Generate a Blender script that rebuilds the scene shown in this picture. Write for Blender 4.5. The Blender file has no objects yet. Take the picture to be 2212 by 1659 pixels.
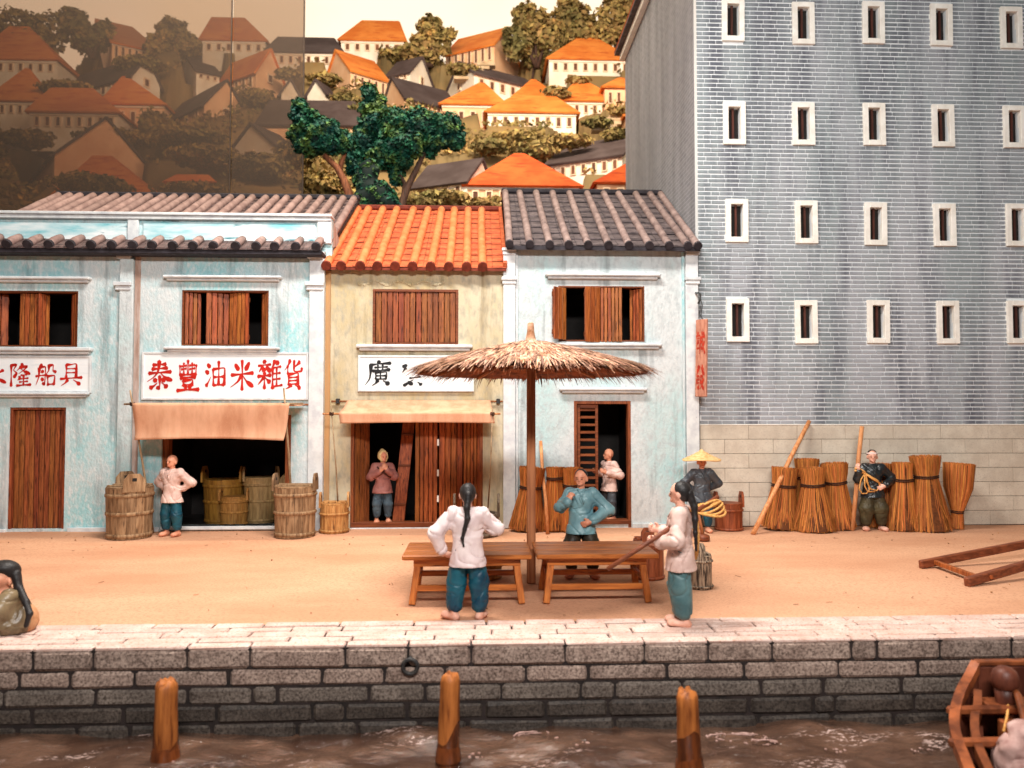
import bpy, math, random
import numpy as np
from mathutils import Vector, Matrix

random.seed(7)
rng = np.random.default_rng(7)
scene = bpy.context.scene
COL = scene.collection
R = math.radians

# ---------------------------------------------------------------- camera
CAM_H, FPX, IMW, IMH = 2.48, 1660.0, 2212.0, 1659.0
PITCH, YAW = math.atan(59.5/1660), R(2.4)
cam_d = bpy.data.cameras.new('camera')
cam_d.sensor_width = 36.0
cam_d.lens = 36.0*FPX/IMW
cam_d.clip_start, cam_d.clip_end = 0.1, 400
cam_d.dof.use_dof = True
cam_d.dof.focus_distance = 13.2
cam_d.dof.aperture_fstop = 0.72
cam = bpy.data.objects.new('camera', cam_d)
cam.location = (0, 0, CAM_H)
cam.rotation_euler = (R(90)+PITCH, 0, -YAW)
COL.objects.link(cam)
scene.camera = cam

# ---------------------------------------------------------------- world, lamps, exposure (an indoor display lit by ceiling lamps)
w = bpy.data.worlds.new('World'); scene.world = w; w.use_nodes = True
bg = w.node_tree.nodes['Background']
bg.inputs[0].default_value = (1.0, 0.93, 0.86, 1); bg.inputs[1].default_value = 0.09
def area(name, loc, target, sx, sy, power, col):
    d = bpy.data.lights.new(name, 'AREA'); d.shape = 'RECTANGLE'; d.size, d.size_y = sx, sy
    d.energy = power; d.color = col
    o = bpy.data.objects.new(name, d); o.location = loc
    o.rotation_euler = (Vector(target)-Vector(loc)).to_track_quat('-Z', 'Y').to_euler()
    COL.objects.link(o); return o
area('ceiling_lamp', (-1.0, 10.2, 13.0), (-0.8, 11.0, 0), 6.0, 1.1, 2450, (1.0, 0.93, 0.86))
area('front_lamp', (1.0, -3.0, 10.2), (1.0, 15, 3.5), 7, 1.2, 2700, (1.0, 0.96, 0.93))
area('backdrop_lamp', (0, 17.2, 22.5), (0, 37, 14.0), 24, 3, 9600, (1.0, 0.88, 0.70))
vs = scene.view_settings
vs.view_transform = 'Standard'; vs.look = 'None'; vs.exposure = 0.0; vs.gamma = 1.0
try: vs.use_curve_mapping = False
except Exception: pass

# ---------------------------------------------------------------- photograph -> place (used only to measure where things stand)
cp_, sp_, cy_, sy_ = math.cos(PITCH), math.sin(PITCH), math.cos(YAW), math.sin(YAW)
def ray(x, y):
    a, b = (x-IMW/2)/FPX, (IMH/2-y)/FPX
    r = (cy_, -sy_, 0); f = (sy_*cp_, cy_*cp_, sp_); u = (-sy_*sp_, -cy_*sp_, cp_)
    return [f[i]+a*r[i]+b*u[i] for i in range(3)]
def G(x, y, z=0.0):
    d = ray(x, y); t = (z-CAM_H)/d[2]; return Vector((d[0]*t, d[1]*t, z))
def P(x, y, Y):
    d = ray(x, y); t = Y/d[1]; return Vector((d[0]*t, Y, CAM_H+d[2]*t))
def PX(x, y, Y): return P(x, y, Y).x
def PZ(x, y, Y): return P(x, y, Y).z
def ppm(Y): return FPX/Y

# ---------------------------------------------------------------- object helpers
ORG = {}
def thing(name, label, cat, loc=(0, 0, 0), group=None, kind=None):
    o = bpy.data.objects.new(name, None); COL.objects.link(o)
    o.empty_display_size = 0.2
    o.location = loc; ORG[o.name] = Vector(loc)
    tag(o, label, cat, group, kind); return o
def tag(o, label=None, cat=None, group=None, kind=None):
    if label: o['label'] = label
    if cat: o['category'] = cat
    if group: o['group'] = group
    if kind: o['kind'] = kind
    return o
def link(name, mesh, parent=None, loc=(0, 0, 0)):
    o = bpy.data.objects.new(name, mesh); COL.objects.link(o)
    o.location = loc
    if parent is not None:
        o.parent = parent; ORG[o.name] = ORG[parent.name].copy()
    else: ORG[o.name] = Vector(loc)
    return o
def kids(o): return [c for c in bpy.data.objects if c.parent == o]
def dup(root, loc, rz=0.0, sc=(1, 1, 1), label=None, rot=None):
    def cpy(o, par):
        c = o.copy(); COL.objects.link(c); c.parent = par
        for ch in o.children: cpy(ch, c)
        return c
    r = cpy(root, None); place(r, loc, rz, sc, rot)
    if label: r['label'] = label
    ORG[r.name] = Vector((0, 0, 0))
    return r
def place(o, loc, rz=0.0, sc=(1, 1, 1), rot=None):
    o.location = loc; o.rotation_euler = rot if rot else (0, 0, rz); o.scale = sc

class MB:
    """collects shapes that become ONE mesh object"""
    def __init__(s): s.v, s.f = [], []
    def add(s, vs, fs):
        n = len(s.v); s.v += [tuple(v) for v in vs]; s.f += [tuple(i+n for i in f) for f in fs]; return s
    def box(s, a, b, ch=0.0, M=None, jit=0.0):
        (x0, y0, z0), (x1, y1, z1) = a, b
        x0, x1 = min(x0, x1), max(x0, x1); y0, y1 = min(y0, y1), max(y0, y1); z0, z1 = min(z0, z1), max(z0, z1)
        c = min(ch, (x1-x0)*.45, (y1-y0)*.45, (z1-z0)*.45)
        if c <= 0:
            vs = [(x, y, z) for x in (x0, x1) for y in (y0, y1) for z in (z0, z1)]
            fs = [(0, 1, 3, 2), (4, 6, 7, 5), (0, 4, 5, 1), (2, 3, 7, 6), (0, 2, 6, 4), (1, 5, 7, 3)]
        else:
            vs = []; idx = {}
            X, Yv, Z = (x0, x1), (y0, y1), (z0, z1)
            for i in (0, 1):
                for j in (0, 1):
                    for k in (0, 1):
                        sx, sy, sz = 1-2*i, 1-2*j, 1-2*k
                        for ax in range(3):
                            p = [X[i]+sx*c, Yv[j]+sy*c, Z[k]+sz*c]
                            p[ax] = (X[i], Yv[j], Z[k])[ax]
                            idx[(i, j, k, ax)] = len(vs); vs.append(p)
            fs = []
            q = [(0, 0), (1, 0), (1, 1), (0, 1)]
            for i in (0, 1):
                o = [(i, a_, b_) for a_, b_ in q]; f = [idx[t+(0,)] for t in o]; fs.append(f if i else f[::-1])
                o = [(a_, i, b_) for a_, b_ in q]; f = [idx[t+(1,)] for t in o]; fs.append(f[::-1] if i else f)
                o = [(a_, b_, i) for a_, b_ in q]; f = [idx[t+(2,)] for t in o]; fs.append(f if i else f[::-1])
            for a_ in (0, 1):
                for b_ in (0, 1):
                    fs.append([idx[(a_, b_, 0, 0)], idx[(a_, b_, 1, 0)], idx[(a_, b_, 1, 1)], idx[(a_, b_, 0, 1)]])
                    fs.append([idx[(a_, 0, b_, 0)], idx[(a_, 1, b_, 0)], idx[(a_, 1, b_, 2)], idx[(a_, 0, b_, 2)]])
                    fs.append([idx[(0, a_, b_, 1)], idx[(1, a_, b_, 1)], idx[(1, a_, b_, 2)], idx[(0, a_, b_, 2)]])
            for i in (0, 1):
                for j in (0, 1):
                    for k in (0, 1): fs.append([idx[(i, j, k, 0)], idx[(i, j, k, 1)], idx[(i, j, k, 2)]])
            cen = Vector(((x0+x1)/2, (y0+y1)/2, (z0+z1)/2)); g = []
            for f in fs:
                a0, a1, a2 = [Vector(vs[t]) for t in f[:3]]
                n = (a1-a0).cross(a2-a0)
                m = sum((Vector(vs[t]) for t in f), Vector())/len(f)
                g.append(f if n.dot(m-cen) > 0 else f[::-1])
            fs = g
        if jit: vs = [[c_+random.uniform(-jit, jit) for c_ in v] for v in vs]
        if M is not None: vs = [M @ Vector(v) for v in vs]
        return s.add(vs, fs)
    def bar(s, a, b, wx, wy, ch=0.0, up=(0, 0, 1)):
        """square bar from a to b"""
        a, b = Vector(a), Vector(b); d = b-a; L = d.length; z = d/L
        u = Vector(up)
        if abs(z.dot(u)) > .98: u = Vector((0, 1, 0))
        x = u.cross(z).normalized(); y = z.cross(x)
        M = Matrix((x, y, z)).transposed().to_4x4(); M.translation = a
        return s.box((-wx/2, -wy/2, 0), (wx/2, wy/2, L), ch, M)
    def tube(s, pts, rad, n=8, caps=True, squash=1.0):
        pts = [Vector(p) for p in pts]
        if not hasattr(rad, '__len__'): rad = [rad]*len(pts)
        base = len(s.v); prev = None
        for i, p in enumerate(pts):
            t = (pts[min(i+1, len(pts)-1)]-pts[max(i-1, 0)])
            t = t.normalized() if t.length > 1e-9 else Vector((0, 0, 1))
            if prev is None:
                x = t.orthogonal().normalized()
            else:
                x = (prev-t*prev.dot(t))
                x = x.normalized() if x.length > 1e-6 else t.orthogonal().normalized()
            prev = x; y = t.cross(x)
            for k in range(n):
                a = 2*math.pi*k/n
                s.v.append(tuple(p+x*math.cos(a)*rad[i]+y*math.sin(a)*rad[i]*squash))
        for i in range(len(pts)-1):
            for k in range(n):
                k2 = (k+1) % n
                s.f.append((base+i*n+k, base+i*n+k2, base+(i+1)*n+k2, base+(i+1)*n+k))
        if caps:
            s.f.append(tuple(base+k for k in range(n))[::-1])
            s.f.append(tuple(base+(len(pts)-1)*n+k for k in range(n)))
        return s
    def lathe(s, prof, n=24, c=(0, 0, 0), cap=True):
        base = len(s.v)
        for r, z in prof:
            for k in range(n):
                a = 2*math.pi*k/n; s.v.append((c[0]+r*math.cos(a), c[1]+r*math.sin(a), c[2]+z))
        for i in range(len(prof)-1):
            for k in range(n):
                k2 = (k+1) % n
                s.f.append((base+i*n+k, base+i*n+k2, base+(i+1)*n+k2, base+(i+1)*n+k))
        if cap:
            s.f.append(tuple(base+k for k in range(n))[::-1]); s.f.append(tuple(base+(len(prof)-1)*n+k for k in range(n)))
        return s
    def quad(s, a, b, c, d): return s.add([a, b, c, d], [(0, 1, 2, 3)])
    def prism_y(s, poly, y0, y1):
        """polygon of (x, z), counter-clockwise seen from -y, from front y0 to back y1"""
        n = len(poly)
        vs = [(x, y0, z) for x, z in poly]+[(x, y1, z) for x, z in poly]
        fs = [tuple(range(n)), tuple(range(2*n-1, n-1, -1))]
        fs += [(i, n+i, n+(i+1) % n, (i+1) % n) for i in range(n)]
        return s.add(vs, fs)
    def grid(s, fn, nu, nv):
        base = len(s.v)
        for j in range(nv+1):
            for i in range(nu+1): s.v.append(tuple(fn(i/nu, j/nv)))
        for j in range(nv):
            for i in range(nu):
                a = base+j*(nu+1)+i; s.f.append((a, a+1, a+nu+2, a+nu+1))
        return s
    def mesh(s, name, material, off=Vector((0, 0, 0)), smooth=False):
        m = bpy.data.meshes.new(name)
        o = off
        m.from_pydata([(v[0]-o[0], v[1]-o[1], v[2]-o[2]) for v in s.v], [], s.f)
        if material: m.materials.append(material)
        if smooth: m.polygons.foreach_set('use_smooth', [True]*len(m.polygons))
        m.update(); return m
    def build(s, name, material, parent=None, smooth=False, thick=0.0):
        off = ORG[parent.name] if parent is not None else Vector((0, 0, 0))
        o = link(name, s.mesh(name, material, off, smooth), parent)
        if thick:
            md = o.modifiers.new('solid', 'SOLIDIFY'); md.thickness = thick; md.offset = 0
        return o

_cache = {}
def piece(name, size, material, parent, loc, rot=(0, 0, 0), ch=0.006):
    """one chamfered box piece (plank, slat, stone ...); alike pieces share mesh data; loc is its centre in the place"""
    key = (name, material.name, tuple(round(a, 3) for a in size), ch)
    if key not in _cache:
        a, b, c = [q/2 for q in size]
        _cache[key] = MB().box((-a, -b, -c), (a, b, c), ch).mesh(name, material)
    o = bpy.data.objects.new(name, _cache[key]); COL.objects.link(o)
    if parent is not None:
        o.parent = parent; o.location = Vector(loc)-ORG[parent.name]; ORG[o.name] = Vector(loc)
    else: o.location = loc; ORG[o.name] = Vector(loc)
    o.rotation_euler = rot
    return o

# ---------------------------------------------------------------- materials
def lin(r, g, b):
    return tuple(((c/255)/12.92 if c/255 <= .04045 else ((c/255+.055)/1.055)**2.4) for c in (r, g, b))
_mats = {}
def mat(name, c1, c2=None, scale=6.0, stretch=(1, 1, 1), lo=.38, hi=.62, c3=None, scale3=40.0, lo3=.58, hi3=.66, stretch3=None,
        rough=.75, bump=.25, bscale=60.0, bstretch=None, bdist=.01, rnd=.12, hue=.0, spec=.3, world=False, coat=0.0, island=False, detail=5, c4=None, scale4=1.6, stretch4=(2.2, 2.2, .22), lo4=.54, hi4=.74):
    if name in _mats: return _mats[name]
    m = bpy.data.materials.new(name); m.use_nodes = True; _mats[name] = m
    nt = m.node_tree; N, L = nt.nodes, nt.links
    b = N['Principled BSDF']
    b.inputs['Roughness'].default_value = rough
    b.inputs['Specular IOR Level'].default_value = spec
    if coat: b.inputs['Coat Weight'].default_value = coat; b.inputs['Coat Roughness'].default_value = .25
    info = N.new('ShaderNodeObjectInfo')
    if world:
        g = N.new('ShaderNodeNewGeometry'); co = g.outputs['Position']
    else:
        t = N.new('ShaderNodeTexCoord')
        mu = N.new('ShaderNodeMath'); mu.operation = 'MULTIPLY'; mu.inputs[1].default_value = 37.0
        L.new(info.outputs['Random'], mu.inputs[0])
        ad = N.new('ShaderNodeVectorMath'); ad.operation = 'ADD'
        L.new(t.outputs['Object'], ad.inputs[0]); L.new(mu.outputs[0], ad.inputs[1]); co = ad.outputs[0]
    def noise(sc, st, det=detail):
        mp = N.new('ShaderNodeMapping'); mp.inputs['Scale'].default_value = st
        L.new(co, mp.inputs['Vector'])
        n = N.new('ShaderNodeTexNoise'); n.inputs['Scale'].default_value = sc
        n.inputs['Detail'].default_value = det; n.inputs['Roughness'].default_value = .6
        L.new(mp.outputs[0], n.inputs['Vector']); return n.outputs['Fac']
    def ramp(f, lo_, hi_):
        r = N.new('ShaderNodeMapRange'); r.inputs['From Min'].default_value = lo_; r.inputs['From Max'].default_value = hi_
        L.new(f, r.inputs['Value']); return r.outputs[0]
    def mix(f, a, bb):
        x = N.new('ShaderNodeMix'); x.data_type = 'RGBA'
        if f is not None: L.new(f, x.inputs[0])
        for s_, v in ((6, a), (7, bb)):
            if isinstance(v, tuple): x.inputs[s_].default_value = v+(1,)
            else: L.new(v, x.inputs[s_])
        return x.outputs[2]
    col = mix(ramp(noise(scale, stretch), lo, hi), c1, c2 or c1)
    if c3: col = mix(ramp(noise(scale3, stretch3 or stretch), lo3, hi3), col, c3)
    if c4: col = mix(ramp(noise(scale4, stretch4), lo4, hi4), col, c4)
    if rnd or hue:
        h = N.new('ShaderNodeHueSaturation')
        src = info.outputs['Random']
        if island:
            g2 = N.new('ShaderNodeNewGeometry')
            a2 = N.new('ShaderNodeMath'); a2.operation = 'ADD'
            L.new(src, a2.inputs[0]); L.new(g2.outputs['Random Per Island'], a2.inputs[1])
            f2 = N.new('ShaderNodeMath'); f2.operation = 'FRACT'; L.new(a2.outputs[0], f2.inputs[0]); src = f2.outputs[0]
        v = N.new('ShaderNodeMapRange'); v.inputs['To Min'].default_value = 1-rnd; v.inputs['To Max'].default_value = 1+rnd
        L.new(src, v.inputs['Value']); L.new(v.outputs[0], h.inputs['Value'])
        if hue:
            hv = N.new('ShaderNodeMapRange'); hv.inputs['To Min'].default_value = .5-hue; hv.inputs['To Max'].default_value = .5+hue
            ml = N.new('ShaderNodeMath'); ml.operation = 'MULTIPLY'; ml.inputs[1].default_value = 7.31
            fr = N.new('ShaderNodeMath'); fr.operation = 'FRACT'
            L.new(src, ml.inputs[0]); L.new(ml.outputs[0], fr.inputs[0]); L.new(fr.outputs[0], hv.inputs['Value']); L.new(hv.outputs[0], h.inputs['Hue'])
        L.new(col, h.inputs['Color']); col = h.outputs['Color']
    L.new(col, b.inputs['Base Color'])
    if bump:
        bp = N.new('ShaderNodeBump'); bp.inputs['Strength'].default_value = bump; bp.inputs['Distance'].default_value = bdist
        L.new(noise(bscale, bstretch or stretch, 4), bp.inputs['Height']); L.new(bp.outputs[0], b.inputs['Normal'])
    return m

M_blue = mat('blue_plaster', lin(200, 210, 212), lin(154, 205, 210), 1.0, (1, 1, .6), .38, .64, lin(218, 223, 223), 13, .46, .72, c4=lin(124, 138, 142), world=True, bump=.9, bscale=22, rnd=0, rough=.9, bdist=.02)
M_blue2 = mat('pale_blue_plaster', lin(206, 213, 214), lin(164, 207, 209), .8, (1, 1, .6), .44, .70, lin(180, 188, 190), 9, .46, .72, c4=lin(130, 140, 142), world=True, bump=.9, bscale=22, rnd=0, rough=.9, bdist=.02)
M_yel = mat('yellow_plaster', lin(200, 190, 164), lin(186, 170, 132), 1.3, (1, 1, .5), .42, .64, lin(166, 160, 142), 8, .48, .70, c4=lin(140, 126, 98), world=True, bump=.6, bscale=24, rnd=0, rough=.9, bdist=.02)
M_trim = mat('white_trim', lin(220, 224, 224), lin(196, 200, 204), 5, (1, 1, 1), .4, .65, lin(120, 122, 122), 16, .66, .78, world=True, bump=.3, bscale=50, rnd=.04)
M_pinkstrip = mat('stained_plaster', lin(196, 180, 172), lin(160, 132, 118), 3, (3, 3, .4), world=True, bump=.3, rnd=0)
M_ochre = mat('ochre_stain', lin(188, 140, 90), lin(170, 134, 96), 3, (3, 3, .4), world=True, bump=.3, rnd=0)
M_turq = mat('turquoise_panel', lin(236, 243, 244), lin(120, 196, 206), 2.0, (.35, 1, 1.6), .42, .66, lin(70, 130, 142), 3.5, .63, .69, stretch3=(.3, 1, 2.2), world=True, bump=.4, bscale=20, rnd=0)
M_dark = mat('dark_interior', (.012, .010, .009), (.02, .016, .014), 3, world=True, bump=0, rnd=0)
WOODV = (9, 9, .7); WOODH = (.7, 9, 9)
M_door = mat('red_brown_wood', lin(154, 86, 46), lin(110, 56, 26), 3.2, WOODV, .36, .64, lin(48, 20, 9), 5, .54, .68, rnd=.16, hue=.012, bump=.4, bscale=7, rough=.55)
M_doorh = mat('red_brown_rail_wood', lin(132, 70, 36), lin(92, 44, 20), 3.2, WOODH, .36, .64, rnd=.12, bump=.4, bscale=7, rough=.55)
M_shut = mat('orange_brown_wood', lin(176, 98, 48), lin(122, 60, 25), 3.2, WOODV, .36, .64, lin(58, 24, 9), 5, .54, .68, rnd=.14, hue=.01, bump=.4, bscale=7, rough=.5)
M_bench = mat('bench_wood', lin(200, 120, 56), lin(152, 80, 32), 2.4, (.6, 8, 8), .36, .64, lin(84, 36, 12), 4, .56, .70, rnd=.1, bump=.35, bscale=6, rough=.42, spec=.4)
M_benchv = mat('bench_leg_wood', lin(200, 120, 56), lin(150, 78, 32), 2.6, (8, 8, .7), .36, .64, lin(84, 36, 12), 4, .60, .72, rnd=.1, bump=.35, bscale=6, rough=.42, spec=.4)
M_cart = mat('dark_brown_wood', lin(136, 74, 46), lin(100, 50, 30), 3, (.8, 8, 8), rnd=.1, bump=.4, bscale=8, rough=.5)
M_pole = mat('pole_wood', lin(172, 112, 72), lin(136, 80, 48), 3, (8, 8, .5), rnd=.08, bump=.3, bscale=8, rough=.6)
M_lpole = mat('light_pole_wood', lin(224, 160, 108), lin(188, 118, 70), 3, (8, 8, .5), rnd=.08, bump=.3, bscale=8, rough=.6)
M_bamboo = mat('bamboo', lin(176, 150, 118), lin(132, 104, 76), 6, (3, 3, 1), rnd=.1, bump=.3, rough=.6)
M_iron = mat('black_iron', (.02, .02, .022), (.05, .045, .04), 30, rnd=0, bump=.4, rough=.5)
M_barrel = mat('weathered_wood', lin(166, 134, 100), lin(118, 88, 60), 3, (6, 6, .8), .38, .62, lin(74, 54, 38), 4, .58, .68, rnd=.16, bump=.5, bscale=9, rough=.7)
M_barrel_l = mat('honey_wood', lin(200, 150, 92), lin(156, 104, 54), 3, (6, 6, .8), .38, .62, lin(88, 54, 26), 4, .60, .70, rnd=.12, bump=.5, bscale=9, rough=.6)
M_barrel_r = mat('red_barrel_wood', lin(160, 84, 50), lin(118, 56, 30), 3, (6, 6, .8), rnd=.12, bump=.4, bscale=9, rough=.5)
M_barrel_o = mat('ochre_barrel_wood', lin(190, 140, 74), lin(148, 102, 48), 3, (6, 6, .8), rnd=.1, bump=.4, bscale=9, rough=.6)
M_barrel_m = mat('mustard_barrel_wood', lin(164, 120, 48), lin(128, 88, 32), 3, (6, 6, .8), rnd=.1, bump=.4, bscale=9, rough=.6)
M_barrel_t = mat('tan_barrel_wood', lin(176, 146, 98), lin(138, 110, 70), 3, (6, 6, .8), rnd=.1, bump=.4, bscale=9, rough=.6)
M_barrel_g = mat('grey_wood', lin(120, 104, 88), lin(70, 58, 48), 4, (6, 6, .8), rnd=.2, bump=.6, bscale=9, rough=.7)
M_barrel_b = mat('black_stained_wood', lin(192, 168, 142), lin(52, 42, 36), 5, (8, 8, .7), .42, .58, rnd=.2, bump=.6, bscale=9, rough=.6)
M_cloth = mat('canvas', lin(226, 176, 142), lin(206, 150, 116), 2, (2, 2, .5), rnd=.03, bump=.6, bscale=90, rough=.95, c3=lin(218, 172, 142), scale3=30, stretch3=(3, 3, .4))
M_sign = mat('white_sign', lin(240, 243, 243), lin(226, 234, 238), 2, world=True, c3=lin(204, 214, 220), scale3=4, lo3=.6, hi3=.8, stretch3=(.4, 1, 3), rnd=0, bump=.15)
M_signp = mat('pink_sign', lin(200, 142, 118), lin(170, 108, 86), 5, (4, 4, 1), rnd=0, bump=.3)
M_red = mat('red_paint', lin(196, 36, 20), lin(172, 26, 15), 8, rnd=.06, bump=.1, rough=.5)
M_black = mat('black_paint', (.006, .006, .008), (.012, .012, .014), 8, rnd=0, bump=.1, rough=.5)
M_redp = mat('faded_red_paint', lin(190, 56, 30), lin(160, 40, 24), 8, rnd=0, bump=.1)
M_tile_g = mat('grey_tile', lin(104, 92, 92), lin(74, 64, 66), 5, (1, 1, 1), c3=lin(52, 44, 44), scale3=3.5, stretch3=(1, 9, 9), lo3=.52, hi3=.6, rnd=.1, bump=.6, bscale=5, bstretch=(1, 14, 1), bdist=.02, rough=.7)
M_rib_g = mat('grey_rib_tile', lin(150, 128, 122), lin(118, 98, 94), 4, rnd=.1, bump=.4, bscale=14, rough=.65, c3=lin(92, 76, 74), scale3=7, lo3=.58, hi3=.7)
M_tile_p = mat('brown_grey_tile', lin(120, 98, 94), lin(92, 74, 72), 5, c3=lin(62, 50, 50), scale3=3.5, stretch3=(1, 9, 9), lo3=.50, hi3=.6, rnd=.1, bump=.6, bscale=5, bstretch=(1, 14, 1), bdist=.02, rough=.7)
M_rib_p = mat('pinkish_rib_tile', lin(160, 132, 124), lin(130, 104, 98), 4, rnd=.1, bump=.4, bscale=14, rough=.7, c3=lin(120, 94, 86), scale3=7, lo3=.58, hi3=.7)
M_tile_o = mat('orange_tile', lin(204, 106, 62), lin(178, 82, 44), 5, c3=lin(150, 62, 32), scale3=3.5, stretch3=(1, 9, 9), lo3=.52, hi3=.6, rnd=.1, bump=.6, bscale=5, bstretch=(1, 14, 1), bdist=.02, rough=.6)
M_rib_o = mat('orange_rib_tile', lin(222, 130, 80), lin(202, 106, 58), 4, rnd=.07, bump=.3, bscale=14, rough=.55)
M_ribend = mat('dark_tile_end', lin(52, 48, 54), lin(36, 32, 36), 8, rnd=.1, bump=.3)
M_ribend_o = mat('red_tile_end', lin(126, 52, 34), lin(96, 36, 22), 8, rnd=.1, bump=.3)
M_brick = mat('grey_brick', lin(158, 162, 169), lin(138, 148, 152), .55, (1.6, 1, .28), .40, .60, lin(98, 102, 112), 1.5, .48, .68, stretch3=(1.4, 1, .16), world=True, rnd=.07, island=True, bump=.3, bscale=40, rough=.85)
M_mortar = mat('white_mortar', lin(232, 236, 238), lin(212, 218, 221), .7, (1.6, 1, .3), world=True, rnd=0, bump=.2, rough=.9)
M_wframe = mat('window_stone', lin(250, 248, 240), lin(236, 232, 222), 4, rnd=.03, bump=.3, bscale=30)
M_winbar = mat('window_bar_wood', lin(92, 52, 42), lin(66, 36, 30), 4, (6, 6, .6), rnd=.15, bump=.2)
M_gran = mat('beige_granite', lin(216, 206, 188), lin(200, 188, 170), 3, world=True, c3=lin(176, 164, 150), scale3=60, lo3=.56, hi3=.66, rnd=.05, bump=.25, bscale=70, rough=.85)
M_joint = mat('dark_joint', lin(92, 84, 76), lin(70, 62, 56), 6, world=True, rnd=0, bump=.2)
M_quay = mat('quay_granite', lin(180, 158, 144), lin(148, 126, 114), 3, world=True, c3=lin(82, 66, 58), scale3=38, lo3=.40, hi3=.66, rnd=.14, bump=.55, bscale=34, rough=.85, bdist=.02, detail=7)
M_pave = mat('paving_granite', lin(222, 196, 184), lin(206, 174, 160), 3, world=True, c3=lin(186, 142, 122), scale3=40, lo3=.52, hi3=.66, rnd=.05, bump=.35, bscale=40, rough=.8, detail=7)
M_qjoint = mat('quay_joint', (.012, .009, .008), (.03, .02, .018), 6, world=True, rnd=0, bump=.2)
M_ground = mat('sandy_ground', lin(216, 166, 132), lin(200, 146, 112), .7, (.4, 1, 1), .36, .64, lin(176, 124, 94), 45, .50, .72, stretch3=(.6, 1, 1), world=True, rnd=0, bump=.5, bscale=70, rough=.95, bdist=.015)
M_straw = mat('broom_straw', lin(194, 122, 60), lin(174, 100, 44), 4, (6, 6, .6), rnd=.42, island=True, hue=.012, bump=0, rough=.7)
M_strawc = mat('broom_core', lin(112, 62, 28), lin(84, 46, 20), 14, rnd=.05, bump=.3)
M_cord = mat('dark_cord', lin(70, 40, 24), lin(50, 28, 18), 20, rnd=.05, bump=.4)
M_thatch = mat('thatch_straw', lin(206, 162, 136), lin(138, 92, 64), 5, rnd=.6, island=True, hue=.01, bump=0, rough=.75)
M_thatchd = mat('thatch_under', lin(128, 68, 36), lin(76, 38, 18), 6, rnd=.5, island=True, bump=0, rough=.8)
M_rope = mat('rope_fibre', lin(232, 176, 104), lin(208, 142, 70), 30, rnd=.06, bump=.5, bscale=80)
M_post = mat('mooring_wood', lin(178, 106, 50), lin(130, 70, 28), 3, (6, 6, .7), .38, .62, lin(92, 42, 16), 3, .58, .70, rnd=.12, bump=.5, bscale=9, rough=.5)
M_postw = mat('wet_wood', lin(118, 60, 26), lin(72, 34, 15), 3, (4, 4, .7), rnd=.1, bump=.5, bscale=9, rough=.2, spec=.6)
M_boat = mat('boat_wood', lin(150, 82, 46), lin(90, 46, 26), 2.2, (2, 2, 2), rnd=.22, bump=.4, bscale=10, rough=.45)
M_boatd = mat('dark_boat_wood', lin(104, 56, 40), lin(70, 34, 24), 2.5, (3, 3, 1.2), rnd=.1, bump=.4, bscale=10, rough=.45)
M_sack = mat('pink_sack', lin(214, 178, 168), lin(150, 112, 104), 3, rnd=.05, bump=.4, bscale=14, rough=.7)
M_leaf = mat('tree_leaf', lin(30, 88, 62), lin(16, 66, 58), 1.6, (1, 1, 1), .4, .6, lin(96, 124, 56), 2.0, .50, .64, rnd=.6, island=True, hue=.02, bump=0, rough=.6, world=True)
M_leafc = mat('tree_light_blocker', lin(8, 34, 28), lin(5, 24, 22), 3, bump=.6, bscale=12, rnd=0)  # dark core added inside the leaves to block light
M_bark = mat('tree_bark', lin(150, 92, 60), lin(96, 54, 36), 4, (5, 5, .7), rnd=.05, bump=.6, bscale=10)
M_barkd = mat('dark_bark', lin(88, 60, 46), lin(52, 36, 30), 4, (5, 5, .7), rnd=.05, bump=.6, bscale=10)
M_olive = mat('hill_leaf', lin(160, 132, 80), lin(114, 104, 62), .35, (1, 1, 1), .4, .6, lin(196, 158, 92), .9, .56, .7, rnd=.4, island=True, hue=.015, bump=0, rough=.8, world=True)
M_hill = mat('hill_ground', lin(150, 122, 80), lin(122, 102, 68), .4, world=True, c3=lin(150, 116, 72), scale3=1.4, rnd=0, bump=.6, bscale=3)
M_hro = mat('hill_orange_roof', lin(230, 138, 62), lin(212, 112, 44), .7, (1, 1, 1), .4, .62, lin(194, 92, 38), 1.2, .54, .66, stretch3=(1, 1, 7), rnd=.08, bump=.3, bscale=6, world=False)
M_hrr = mat('hill_red_roof', lin(204, 92, 40), lin(182, 70, 26), .7, (1, 1, 1), .4, .62, lin(160, 58, 24), 1.2, .54, .66, stretch3=(1, 1, 7), rnd=.06, bump=.3, bscale=6)
M_hrd = mat('hill_dark_roof', lin(88, 74, 72), lin(70, 56, 54), .9, rnd=.12, bump=.3, bscale=6)
M_hww = mat('hill_white_wall', lin(240, 228, 212), lin(226, 208, 186), .9, rnd=.04, bump=.1)
M_hwp = mat('hill_peach_wall', lin(240, 194, 154), lin(226, 172, 130), .8, rnd=.05, bump=.1)
M_hwin = mat('hill_window', lin(120, 76, 52), lin(90, 56, 42), 3, rnd=.2, bump=0)
M_hwf = mat('hill_window_frame', lin(236, 208, 178), lin(220, 190, 160), 2, rnd=.04, bump=0)
M_step = mat('hill_step', lin(206, 180, 146), lin(180, 150, 116), 2, rnd=.08, bump=.2)

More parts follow.
